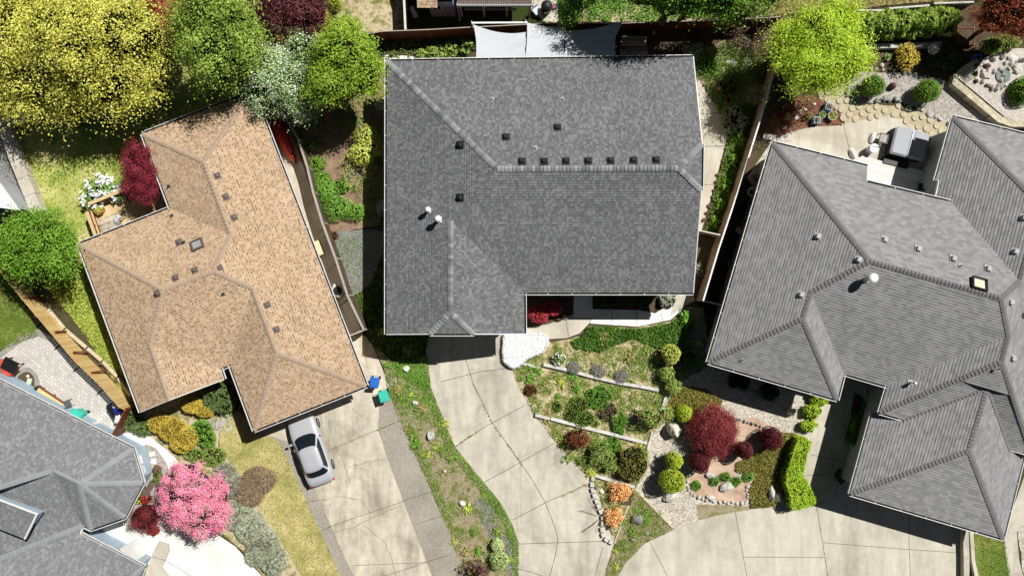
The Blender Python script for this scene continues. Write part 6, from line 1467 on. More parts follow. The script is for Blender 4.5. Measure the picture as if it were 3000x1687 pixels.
# ---- hot tub, white deck and patio things
def hot_tub():
    c = P(2667, 421, .92); a = -.24; t = empty('hot_tub', (c.x, c.y, 0), 'square hot tub under a grey folding cover on the upper right patio', 'hot tub'); f = local((c.x, c.y, 0), a)
    w, d = 2.25, 1.75
    b = MB(); b.box((c.x, c.y, .41), (w - .06, d - .06, .82), a, 0, 1, .1); b.build('cabinet', m_plain('dark_cabinet', (62, 58, 56), .7, .25), t)
    cm = m_plain('grey_vinyl', (176, 178, 184), .6, .3, k=.85, var=.05)
    for x, ww in ((-w * .24, w * .5), (w * .25, w * .46)): q = MB(); q.box(f(x, 0, .89), (ww, d, .12), a, 0, .985, .1); q.build('cover', cm, t)
    s = MB(); s.box(f(w * .015, 0, .93), (.16, d - .1, .06), a, 0, .9, .015); s.build('cover_strap', m_plain('pale_strap', (206, 208, 212), .6, .3), t)
    s = MB(); e = P(2625, 476, .35); s.box((e.x, e.y, .18), (1.6, .5, .36), a, 0, 1, .03); s.build('step', M['dark'], t)
hot_tub()
def white_deck():
    poly = plan([(2490, 474), (2532, 455), (2560, 466), (2636, 486), (2722, 503), (2740, 600), (2640, 600), (2560, 560), (2530, 520)], .3); t = empty('deck', (poly[0][0], poly[0][1], 0), 'weathered white plank deck between hot tub and right house roof', 'deck')
    b = MB(); boards(b, poly, -.24, .15, .3, .04); b.build('deck_boards', M['deck_white'], t)
    q = MB(); pl2 = plan([(2495, 476), (2532, 460), (2636, 490), (2716, 508), (2730, 590), (2640, 590), (2560, 550)], .1)
    q.cap([(x, y, .24) for x, y in pl2]); q.build('joist_cover', M['dark'], t)
white_deck()
def bucket(label, px, py, r, h, m):
    c = P(px, py, h); t = empty('bucket', (c.x, c.y, 0), label, 'bucket'); b = MB(); b.lathe((c.x, c.y, 0), [(r * .82, 0), (r, h), (r * 1.05, h), (r * 1.05, h + .03)], 20); b.build('bucket_body', m, t)
    l = MB(); l.lathe((c.x, c.y, h + .032), [(r * 1.02, 0), (r * .95, .02), (r * .9, .012)], 20); l.build('bucket_lid', wht, t)
    k = MB(); k.tube([(c.x + r * 1.05 * math.cos(u), c.y + r * .4 * math.sin(u), h + .06 + .02 * math.sin(u)) for u in [i * PI / 8 for i in range(9)]], .012, 5); k.build('bucket_handle', M['dark'], t)
bucket('tall white lidded bucket beside the hot tub', 2561, 435, .29, .75, m_plain('pale_blue_tub', (200, 206, 212), .5, .3))
def bag(label, px, py, ang, m1):
    c = P(px, py, .3); rows = []; f = local((c.x, c.y, 0), ang)
    for i in range(9):
        s = i / 8; w = .19 * (.6 + .4 * math.sin(PI * s)) + .01 * math.sin(9 * s); h = .34 * (.35 + .65 * math.sin(PI * (s * .8 + .1)))
        rows.append([f(-.34 + .68 * s, w * y, .02 + h * z + .015 * math.sin(7 * s + 5 * y)) for y, z in ((-1, .0), (-.95, .5), (-.5, .92), (0, 1), (.5, .9), (.95, .5), (1, 0))])
    b = MB(); b.grid(rows); b.cap(rows[0]); b.cap(rows[-1]); tag(b.build('soil_bag', m1, None, True), label, 'bag')
bagm = m_noise('printed_bag', [(200, 150, 130), (240, 236, 232), (250, 248, 246), (150, 90, 70)], 3.5, 9, .1, .4, k=.85)
bag('printed white and brown garden bag beside the small square table', 2560, 402, 1.2, bagm); bag('printed white and brown garden bag at the end of the white deck', 2501, 449, 2.0, bagm)
def sq_table():
    c = P(2589, 406, .55); a = -.24; t = empty('side_table', (c.x, c.y, 0), 'small black side table with tan top beside the hot tub', 'table'); f = local((c.x, c.y, 0), a)
    s = MB(); s.box(f(-.02, .02, .56), (.44, .5, .02), a); s.build('table_top', m_plain('tan_top', (176, 164, 158), .6, .3), t)
    r = MB()
    for x, y, w, d in ((-.26, 0, .05, .6), (.26, 0, .05, .6), (0, .28, .47, .05), (0, -.28, .47, .05)): r.box(f(x, y, .565), (w, d, .05), a)
    r.build('table_frame', M['black'], t)
    for x in (-1, 1):
        for y in (-1, 1): l = MB(); l.box(f(x * .25, y * .27, .27), (.04, .04, .54), a); l.build('leg', M['black'], t)
sq_table()
chair('dark patio chair in shade at the corner of the white deck', 2700, 548, 1.3, M['dark'], .3)
pot('planter_box', 'blue framed square planter nearer the gravel bed', 2430, 312, .22, .5, bluep, M['dry'], 0, 1, -.25)
pot('planter_box', 'blue framed square planter nearer the concrete patio', 2395, 351, .2, .5, bluep, M['dry'], 0, 1, -.05)
pot('flower_pot', 'largest round grey pot beside the bark mulch path', 2440, 339, .29, .42, grayc, M['yellow_green'])
pot('flower_pot', 'round grey pot between the two blue planters', 2410, 336, .22, .4, grayc, M['green'])
pot('flower_pot', 'round grey pot left of the lower blue planter', 2371, 339, .2, .35, grayc, M['olive'])
pot('flower_pot', 'tiny tan pot beside the left round grey pot', 2358, 349, .11, .2, terra, M['olive'], n=20)
pot('flower_pot', 'square terracotta pot in bark mulch, with yellow green plant', 2310, 341, .19, .32, terra, M['yellow_green'], 0, 1, -.3)
pot('flower_pot', 'square dark pot in bark mulch left of the terracotta one', 2292, 339, .18, .32, m_plain('rust_pot', (120, 64, 50), .7, .2), M['burgundy'], 0, 1, -.3)
for x, y, r, l in ((2386, 305, 5, 'white ring shaped stone at the top of the bark mulch'), (2360, 322, 5, 'cream square stone in bark mulch'), (2345, 328, 7, 'white broken stone ornament in bark mulch'), (2333, 346, 8, 'pinkish white stone ornament in bark mulch'), (2467, 366, 4, 'small pale stone at the patio joint end'), (2314, 287, 4, 'pale stone in the shade of the lime tree')):
    rock('rock', l, x, y, r, r * .9, .16, M['rock_white'])
def statue(label, px, py, h, m):
    c = P(px, py, 0); b = MB(); b.lathe((c.x, c.y, 0), [(.1, 0), (.11, .05), (.08, h * .3), (.1, h * .55), (.06, h * .72), (.07, h * .85), (.03, h)], 12, 0, 1, .8)
    tag(b.build('garden_statue', m), label, 'statue')
statue('small pale garden statue in the bark mulch near the patio', 2296, 376, .55, M['rock'])
def turbine():
    c = P(2736, 145, 1.2); t = empty('garden_ornament', (c.x, c.y, 0), 'silver spiral ball ornament on a post above grey gravel', 'ornament'); b = MB(); r = .32
    for k in range(14):
        pts = []
        for i in range(9):
            th = PI * (i / 8) * .96 + .06; a = k * 2 * PI / 14 + th * .55; pts.append((c.x + r * math.sin(th) * math.cos(a), c.y + r * math.sin(th) * math.sin(a), 1.2 + r * math.cos(th)))
        b.tube(pts, .022, 5)
    b.build('spiral_bands', m_plain('bright_metal', (226, 228, 230), .3, .5, .3), t)
    q = MB(); q.lathe((c.x, c.y, .9), [(.2, 0), (.27, .15), (.28, .3), (.2, .5)], 14); q.build('inner_ball', M['black'], t)
    p = MB(); p.tube([(c.x, c.y, 0), (c.x, c.y, .92)], .03, 8); p.build('post', M['dark'], t)
turbine()
for x, y, l, m in ((2592, 48, 'round pink bird feeder hanging by the lattice fence', terra), (2725, 32, 'round white bird feeder hanging by the lattice fence', wht)):
    c = P(x, y, 1.7); t = empty('bird_feeder', (c.x, c.y, 0), l, 'bird feeder'); b = MB(); b.lathe((c.x, c.y, 1.6), [(.04, 0), (.11, .04), (.1, .1), (.03, .13)], 14); b.build('feeder_dish', m, t)
    p = MB(); p.tube([(c.x + .25, c.y + .3, 0), (c.x + .25, c.y + .3, 1.9), (c.x, c.y, 1.95), (c.x, c.y, 1.72)], .014, 5); p.build('hook_pole', M['black'], t)
pot('planter_box', 'dark brown timber planter box below the copper red maple', 2830, 107, .55, .4, M['brownwood'], None, 0, 1, 0)
for x, y, l in ((2546, 163, 'leafy pot next to the lime tree, left of pair'), (2561, 172, 'leafy pot next to the lime tree, right of pair'), (2602, 168, 'leafy pot left of the golden upright shrub')): pot('flower_pot', l, x, y, .2, .3, grayc, M['green'], n=70)
pot('planter_box', 'white and blue planter in shade by the raised bed waterfall', 2866, 172, .24, .5, m_plain('bright_blue', (120, 150, 230), .5, .3), None, 0, 1, 0)
# round stepping stones
pp = plan([(2400, 275), (2440, 245), (2478, 262), (2498, 305), (2560, 312), (2640, 310), (2706, 338), (2775, 378), (2752, 410), (2690, 374), (2640, 350), (2600, 338), (2550, 345), (2500, 356), (2475, 360), (2462, 335), (2430, 305)])
dsc = []
for q in sample(pp, 900):
    if all((q[0] - w[0]) ** 2 + (q[1] - w[1]) ** 2 > .43 ** 2 for w in dsc): dsc.append(q)
b = MB(); b.lathe((0, 0, .03), [(.2, 0), (.205, .02), (.19, .035)], 18); pm = m_noise('round_paver', [(190, 178, 148), (206, 194, 164), (216, 206, 178)], 1.3, 18, .18, k=.82)
pv = b.build('round_paver', pm); first = True
for q in dsc:
    o = pv if first else pv.copy()
    if not first: col.objects.link(o)
    first = False; k = random.uniform(.85, 1.05); o.location = (q[0], q[1], .05); o.scale = (k, k, 1); o.rotation_euler.z = random.uniform(0, 6)
    tag(o, 'round sandy concrete stepping stone in the curved path above the patio', 'paver', 'round stepping stones')
def stones(line, r, m, label, group, jit=.25, h=.16, z=0, stepk=1.75, name='edging_stone', cat='stone', wide=0):
    pts = catmull([tuple(P(x, y).xy) for x, y in line], 14, False); acc = 0; last = None; protos = []
    for i in range(4):
        v, f = rock_mesh((0, 0, h * .3), (r, r * .8, h * .7), .2, 2, i); me = bpy.data.meshes.new(name); me.from_pydata(v, [], f); me.materials.append(m); protos.append(me)
    for p in pts:
        if last is None or (Vector(p) - Vector(last)).length > r * stepk * random.uniform(.85, 1.2):
            last = p; o = bpy.data.objects.new(name, random.choice(protos)); col.objects.link(o); k = random.uniform(1 - jit, 1 + jit)
            o.location = (p[0] + random.uniform(-.06 - wide, .06 + wide), p[1] + random.uniform(-.06 - wide, .06 + wide), z + .06); o.scale = (k, k * random.uniform(.8, 1.1), k); o.rotation_euler.z = random.uniform(0, 6)
            tag(o, label, cat, group)
stones([(2012, 1398), (2014, 1424), (2026, 1446), (2044, 1457), (2070, 1462), (2110, 1468), (2150, 1471), (2182, 1472)], .14, M['rock'], 'pale stone in the curved edging under the red mulch', 'edging stones under the red mulch')
stones([(2190, 1468), (2193, 1450), (2188, 1430), (2190, 1415)], .14, M['rock'], 'pale stone in the edging between red mulch and heather', 'edging stones by the heather')
stones([(2160, 1228), (2185, 1235), (2215, 1243), (2240, 1255)], .11, M['rock_gray'], 'small grey stone edging red mulch on its upper side', 'edging stones above the red mulch')
stones([(2540, 302), (2570, 296), (2610, 296), (2650, 300)], .15, M['rock_gray'], 'grey stone edging the grey gravel bed left part', 'gravel bed edging left part', wide=.06)
stones([(2694, 322), (2715, 338), (2745, 352), (2782, 362)], .16, M['rock'], 'whitish stone edging the grey gravel bed right part', 'gravel bed edging right part', wide=.08)
stones([(2482, 250), (2480, 270), (2486, 290), (2505, 302)], .14, M['rock_gray'], 'grey stone edging the grey gravel bed by the lime tree', 'gravel bed edging by the lime tree')
stones([(2538, 205), (2570, 198), (2600, 204), (2625, 212)], .14, M['rock'], 'pale stone in the border below the golden upright shrub', 'stones below the golden shrub', wide=.08)
stones([(2650, 216), (2690, 228), (2730, 232), (2768, 240)], .15, M['rock_gray'], 'grey stone in the border behind the gravel clipped balls', 'stones behind the clipped balls', wide=.06)
stones([(2140, 1128), (2185, 1142), (2220, 1152), (2250, 1160)], .13, M['rock_gray'], 'grey stone in shade along the right house eave', 'stones in eave shade')
stones([(2000, 420), (2062, 252), (2086, 293), (2106, 330)][1:], .09, M['rock_brown'], 'small brown stone edging the curved side path', 'side path edging stones')
stones([(2136, 430), (2110, 500), (2088, 570), (2066, 640)], .15, M['rock_brown'], 'dark stone in the rock border right of the curved side path', 'rock border by the side path', wide=.1)
# block edging around the azaleas
def block_edge(line, label, group):
    pts = catmull([tuple(P(x, y, .25).xy) for x, y in line], 10, False); last = None
    for i, p in enumerate(pts[:-1]):
        if last is None or (Vector(p) - Vector(last)).length > .33:
            last = p; d = Vector(pts[i + 1]) - Vector(p); b = MB(); b.box((0, 0, .13), (.3, .24, .26), 0, 0, .94, .03); o = b.build('edging_block', M['rock']); o.location = (p[0], p[1], 0); o.rotation_euler.z = math.atan2(d.y, d.x) + random.uniform(-.06, .06)
            tag(o, label, 'edging block', group)
block_edge([(1737, 1402), (1734, 1425), (1742, 1455), (1756, 1490), (1766, 1520), (1764, 1555), (1772, 1578), (1796, 1592)], 'pale edging block between the driveway and the orange azaleas', 'blocks around the orange azaleas')
for x, y, rx, ry, h, m, l in ((1976, 1258, 24, 21, 1.1, 'rock_white', 'large cream boulder beside the tall loose shrub'), (2082, 1393, 16, 11, .35, 'rock', 'pale flat rock left of the small tufts'), (2131, 1426, 22, 14, .4, 'rock', 'striped pale boulder in the middle of the red mulch'),
        (2261, 1446, 10, 25, .55, 'rock', 'tall narrow white rock at the bottom of the heather'), (2281, 1457, 12, 17, .4, 'rock', 'stout white rock right of the narrow one in the heather'), (1962, 1456, 22, 15, .5, 'rock', 'whitish boulder below the larger lime ball'), (1950, 1447, 9, 8, .3, 'rock', 'small whitish rock tucked under the larger lime ball'),
        (2083, 1457, 16, 8, .3, 'rock', 'long pale rock in the lower edging of the red mulch'), (2322, 1206, 14, 12, .6, 'rock_white', 'pale pointed rock in gravel near the lime shrubs'), (2137, 1337, 20, 12, .35, 'rock_gray', 'slate blue rock left of the smallest burgundy ball'), (1913, 1362, 9, 8, .3, 'rock', 'small pale rock at the west edge of gravel, lower one'),
        (1927, 1338, 9, 8, .3, 'rock', 'small pale rock at the west edge of gravel, upper one'), (1869, 1523, 20, 15, .5, 'rock_gray', 'dark grey boulder in the weedy triangle'), (1894, 1562, 8, 7, .2, 'rock_gray', 'small grey rock right side of the weedy triangle'), (1854, 1579, 8, 7, .25, 'rock_gray', 'small grey rock lower part of the weedy triangle'),
        (1216, 1180, 10, 9, .3, 'rock', 'pale rock near the teal bin on the verge'), (1260, 1278, 14, 15, .4, 'rock', 'largest pale rock halfway along the verge'), (1302, 1380, 6, 6, .2, 'rock', 'smallest pale rock on the verge'), (1354, 1474, 10, 9, .3, 'rock', 'pale rock on the verge beside blue grey gravel'), (1189, 1081, 12, 10, .35, 'rock_white', 'cream rock at the shaded top of the verge'),
        (1655, 930, 9, 7, .3, 'rock', 'white rock by the tall red leaved shrub'), (1635, 935, 12, 7, .25, 'rock_brown', 'brown flat rock by the tall red leaved shrub'), (1762, 1440, 8, 7, .25, 'rock_white', 'small cream rock left of the wider orange azalea'), (459, 1376, 14, 14, .3, 'rock_brown', 'brown flat rock in the stone bed by turret'),
        (1748, 1428, 7, 6, .25, 'rock_gray', 'dark round rock beside the azalea bed blocks'), (2140, 300, 5, 5, .15, 'rock_white', 'little pale rock on the mossy bank'), (1915, 95, 5, 5, .3, 'rock', 'small white rock in dark shade below the back fence'), (1462, 118, 4, 4, .2, 'rock_white', 'small pale rock under the left shade sail')):
    rock('rock', l, x, y, rx, ry, h, M[m], random.uniform(-.3, .3))
rock('rock', 'flat grey stones piled into a cairn in grey gravel', 2615, 252, 11, 10, .5, M['rock_brown'], .3)
# waterfall on the raised bed
wl = [(2868, 190, 10, 9, 'rock_brown'), (2866, 212, 9, 9, 'rock_brown'), (2868, 234, 9, 9, 'rock_brown'), (2900, 190, 13, 10, 'rock_brown'), (2888, 236, 10, 8, 'rock'), (2920, 205, 11, 10, 'rock'), (2940, 232, 9, 11, 'rock'), (2930, 258, 12, 9, 'rock'), (2908, 248, 8, 8, 'rock'), (2975, 172, 22, 20, 'rock'), (2990, 200, 20, 18, 'rock'), (2964, 198, 10, 9, 'rock'), (2915, 170, 14, 10, 'rock_gray'), (2945, 165, 12, 9, 'rock_gray'), (2950, 215, 9, 9, 'rock_gray')]
for i in range(34):
    a = random.uniform(0, 6.28); k = random.uniform(26, 40) if i < 22 else random.uniform(0, 34)
    cx, cy = (2922, 226) if i < 22 else (2978, 190)
    wl.append((cx + k * math.cos(a), cy + k * math.sin(a) * .9, random.uniform(5, 11), random.uniform(5, 10), random.choice(['rock', 'rock', 'rock_gray'])))
for i, (x, y, rx, ry, m) in enumerate(wl):
    c = P(x, y, .9); v, f = rock_mesh((c.x, c.y, .6), (rx * PX * .8, ry * PX * .8, .2), .2, 2, i); b = MB(); b.v = v; b.f = f; b.mi = [0] * len(f)
    tag(b.build('waterfall_rock', M[m]), {'rock_brown': 'brown rock of the waterfall on the raised bed', 'rock': 'white rock of the waterfall on the raised bed', 'rock_gray': 'grey rock of the waterfall on the raised bed'}[m], 'rock', m + ' waterfall rocks')
b = MB(); c = P(2891, 216, .7); b.box((c.x, c.y, .66), (.6, .55, .1), -.1, 0, .95, .03); tag(b.build('water_slab', M['rock']), 'flat white spill stone slab of the waterfall', 'stone slab')
sheet('water', catmull([(2905, 215), (2925, 208), (2942, 222), (2938, 245), (2916, 250), (2902, 236)], 4), m_plain('pond_water', (150, 164, 160), .08, .5, k=.6), z=.64)
def slab(label, px, py, w, d, ang, m, z=0.035):
    c = P(px, py); b = MB(); b.box((c.x, c.y, z + .02), (w, d, .05), ang, 0, .98, .01); tag(b.build('stepping_slab', m), label, 'paver')
slab('pale square stepping slab sunlit behind the middle house corner', 2143, 188, .6, .6, .5, M['conc_white']); slab('square stepping slab in tree shade nearest the dividing fence', 2186, 182, .55, .55, .3, M['conc_gray']); slab('square stepping slab in shade below the other slabs', 2180, 218, .55, .5, .1, M['conc_gray'])
slab('white stepping slab beside turret wall, upper of two', 447, 1329, .36, .28, .3, M['conc_white']); slab('white stepping slab beside turret wall, lower of two', 451, 1350, .3, .34, .1, M['conc_white'])
slab('pale paver at the top left patio corner, left of two', 2245, 401, .42, .36, -.1, M['conc_white']); slab('pale paver at the top left patio corner, right of two', 2264, 404, .38, .36, -.1, M['conc_white'])
b = MB(); c = P(2112, 264, .15)
for s in (-1, 1): b.cap([(c.x + s * (.04 + .17 * math.cos(k * PI / 6) * .9 + .1), c.y + .13 * math.sin(k * PI / 6) + .05, .15 + .05 * (1 - math.cos(k))) for k in range(12)])
tag(b.build('butterfly_ornament', m_plain('pink_ceramic', (240, 170, 150), .5, .3)), 'pink butterfly shaped ornament on the weedy side bed', 'ornament')
pot('flower_pot', 'round blue glazed pot by the front porch', 1657, 905, .22, .4, m_plain('blue_glaze', (70, 96, 140), .3, .5), None)
pot('flower_pot', 'white bowl pot in the shaded right house entry', 2547, 1150, .24, .4, wht, None)
def hose():
    b = MB(); pts = []
    for i in range(80):
        a = i * .33; r = 17 + 10 * math.sin(i * .09 + 1); p = P(655 + r * math.cos(a) + 16 * math.sin(i * .045), 1245 + r * .9 * math.sin(a) - 8 * math.cos(i * .06)); pts.append((p.x, p.y, .03 + .004 * (i % 9)))
    for x, y in ((690, 1235), (700, 1200), (706, 1180)): p = P(x, y); pts.append((p.x, p.y, .04))
    b.tube(pts, .016, 5); tag(b.build('garden_hose', m_plain('pale_hose', (226, 220, 200), .5, .3)), 'pale coiled garden hose on grass by the tan house corner', 'hose')
hose()
# ---- lower left patio things
def cart():
    c = P(22, 1075, .8); t = empty('storage_cart', (c.x, c.y, 0), 'red metal cart with a black lid at the left edge of the patio', 'cart'); a = -.47; f = local((c.x, c.y, 0), a)
    b = MB(); b.box(f(-.3, -.25, .3), (1.1, .7, .55), a, 0, 1, .03); b.build('cart_body', m_plain('red_enamel', (208, 80, 64), .4, .4), t)
    l = MB(); l.box(f(.05, .15, .78), (.95, .75, .05), a, 0, 1, .02); l.build('cart_lid', M['black'], t)
    for x in (-.4, .4):
        for y in (-.15, .4): q = MB(); q.box(f(x + .05, y, .4), (.05, .05, .75), a); q.build('leg', M['black'], t)
    g = MB()
    for k in range(6): g.box(f(-.6 + k * .07, -.5, .6), (.03, .2, .02), a)
    g.build('grille', M['steel'], t)
cart()
b = MB(); c = P(82, 1118, .2); b.box((c.x, c.y, .1), (.3, .42, .12), -.25, 0, .95, .04); tag(b.build('cushion', m_plain('pale_green', (196, 214, 186), .8, .2)), 'pale green rectangular cushion in the middle of fire pit soil', 'cushion')
b = MB(); c = P(83, 1101); b.lathe((c.x, c.y, .02), [(.09, 0), (.09, .05), (.05, .06)], 14); tag(b.build('pale_disc', M['rock_white']), 'small pale round stone above the pale green cushion', 'stone')
def plank_bench():
    a, c = P(112, 1139, .4), P(186, 1188, .4); d = (c - a).normalized(); t = empty('plank_bench', (a.x, a.y, 0), 'long yellow plank bench with brown back board by the blue wall', 'bench'); n = Vector((-d.y, d.x, 0))
    s = MB(); s.beam((a.x, a.y, .42), (c.x, c.y, .42), .26, .05); s.build('seat', M['cedar'], t)
    k = MB(); k.beam(a + n * .17 + Vector((0, 0, .02)), c + n * .17 + Vector((0, 0, .02)), .05, .2); k.build('back_board', M['brownwood'], t)
    for u in (.06, .5, .94): l = MB(); q = a.lerp(c, u); l.box((q.x, q.y, .2), (.08, .3, .4), math.atan2(d.y, d.x)); l.build('leg', M['brownwood'], t)
    h = MB(); h.box((a.x - d.x * .12, a.y - d.y * .12, .3), (.2, .26, .5), math.atan2(d.y, d.x), 0, .8, .04); h.build('end_cap', M['black'], t)
plank_bench()
chair('grey seated patio chair beside the teal bin and plank bench', 197, 1182, 2.0, M['black'], 0, m_plain('grey_seat', (96, 96, 94), .7, .2))
for i, (x, y, a) in enumerate(((170, 1191, -.4), (176, 1197, -.2), (184, 1201, .1))): 
    b = MB(); c = P(x, y); d = Vector((math.cos(a), math.sin(a), 0)) * .22; b.tube([c - d + Vector((0, 0, .07)), c + d + Vector((0, 0, .07))], .06, 8); tag(b.build('firewood_log', M['timber_tan']), 'short firewood log by the teal bin and blue wall', 'log', 'firewood logs by the teal bin')
b = MB(); c = P(289, 1238); b.lathe((c.x, c.y, 0), [(.13, 0), (.13, .8), (.115, .8), (.11, .72)], 18); tag(b.build('pipe_stand', wht), 'tall white open pipe standing by the blue wall', 'pipe')
def covered():
    t = empty('covered_grill', tuple(P(338, 1210)), 'black grill half covered by a white sheet near the brown gate', 'grill'); b = MB(); c = P(336, 1208, .8); b.box((c.x, c.y, .4), (.7, 1.2, .8), .55, 0, .9, .06); b.build('grill_body', M['black'], t)
    rows = []
    for i in range(7):
        row = []
        for j in range(5):
            x = 326 + (j / 4) * 20 + i * 1.2 + (3 if i > 3 else 0) * (j / 4); y = 1182 + i * 9.5; p = P(x, y, .86); row.append((p.x, p.y, .86 + .04 * math.sin(i * 1.3 + j) - .05 * abs(j - 2)))
        rows.append(row)
    s = MB(); s.grid(rows); s.build('white_sheet', wht, t, True)
    q = MB(); e = P(322, 1194, .5); q.box((e.x, e.y, .25), (.45, .5, .5), .3, 0, .95, .04); q.build('side_box', M['dark'], t)
covered()
bench('garden_bench', 'dark weathered bench against the turret wall', 436, 1432, 1.05, 1.0, .4, .42, M['greywood_dark'])
# blue house details
bl = BL.wall_pts; names_b = ['w0', 'b1', 'b2', 'b3', 'b4', 'b5', 'b6', 'b7', 'b8']
def seg(rf, a, b):
    pa, pb = rf.pos[a].xy, rf.pos[b].xy; pts = rf.wall_pts; q = min(pts, key=lambda p: (p - pa).length), min(pts, key=lambda p: (p - pb).length); return q
def on_wall(name, house_, rf, a, b, t0, t1, z0, z1, m=None, **kw):
    p, q = seg(rf, a, b); mid = (p + q) / 2; d = (q - p).normalized(); n = Vector((d.y, -d.x)); c = sum(rf.wall_pts, Vector((0, 0))) / len(rf.wall_pts)
    out = n if rf.z_at(mid.x + n.x * 1.2, mid.y + n.y * 1.2) is None else -n
    if out != n: p, q = q, p; t0, t1 = 1 - t1, 1 - t0
    return wall_panel(name, house_, p, q, t0, t1, z0, z1, m, **kw)
on_wall('window', bh, BL, 'b1', 'b2', .2, .55, 1.0, 2.1, frame=wht, gl=wht); on_wall('window', bh, BL, 'b1', 'b2', .62, .92, 1.0, 2.1, frame=wht, gl=m_plain('pale_blind', (200, 206, 210), .5, .3))
on_wall('garage_door', bh, BL, 'b6', 'b7', .62, .92, .05, 2.2, wht, slats=4)
on_wall('garage_door', gh, G, 'k', 'g', .1, .82, .05, 2.3, wht, slats=4)
on_wall('garage_door', th, TR, 'd', 'c', .15, .85, .05, 2.2, M['cream_wall'], slats=4)
on_wall('garage_door', rh, RF, 'r13', 'r12', .12, .85, .05, 2.2, wht, slats=4)
on_wall('window', gh, G, 'i', 'e', .55, .8, .9, 2.1, frame=wht); on_wall('door', gh, G, 'i', 'e', .2, .3, .05, 2.1, M['brownwood'])
# dormer on the lower left house
def dormer():
    def pr(x, y, z): return P(x, y, z)
    w0 = BL.on(66, 1495)[0]; z1 = w0.z + .55
    A, B_, C_ = pr(-70, 1437, z1 + .35), pr(108, 1505, z1 + .35), pr(72, 1578, z1); D_ = pr(-100, 1510, z1)
    t = MB(); t.poly([A, D_, C_, B_]); t.poly([A - Vector((0, 0, .12)), B_ - Vector((0, 0, .12)), C_ - Vector((0, 0, .12)), D_ - Vector((0, 0, .12))])
    for a, b in ((A, B_), (B_, C_), (C_, D_)): t.poly([a, b, b - Vector((0, 0, .12)), a - Vector((0, 0, .12))])
    t.uv = []
    for f_ in t.f:
        for vi in f_: v = Vector(t.v[vi]); ax = (B_ - A).normalized(); up_ = (C_ - B_).normalized(); t.uv.append(((v - A).dot(ax), (v - A).dot(up_)))
    d = t.build('dormer', M['sh_blue'], bh)
    f = MB(); dz = Vector((0, 0, .1))
    f.beam(A - dz * .5, B_ - dz * .5, .08, .14); f.build('fascia', wht, d)
    f = MB(); f.beam(B_ - dz * .5, C_ - dz * .5, .08, .14); f.build('fascia', wht, d)
    w = MB(); lo = w0.z - 1.2
    q = [B_ + Vector((-.15, -.1, -.12)), C_.lerp(B_, .4) + Vector((-.12, .1, -.12)), pr(-20, 1460, z1 + .3)]
    lz = [(BL.z_at(v.x, v.y) or (v.z - .6,))[0] - .05 for v in q]
    w.poly([q[0], q[1], Vector((q[1].x, q[1].y, min(lz[1], q[1].z))), Vector((q[0].x, q[0].y, min(lz[0], q[0].z)))]); w.poly([q[2], q[0], Vector((q[0].x, q[0].y, min(lz[0], q[0].z))), Vector((q[2].x, q[2].y, min(lz[2], q[2].z)))])
    w.build('dormer_wall', M['blue_wall'], d)
dormer()
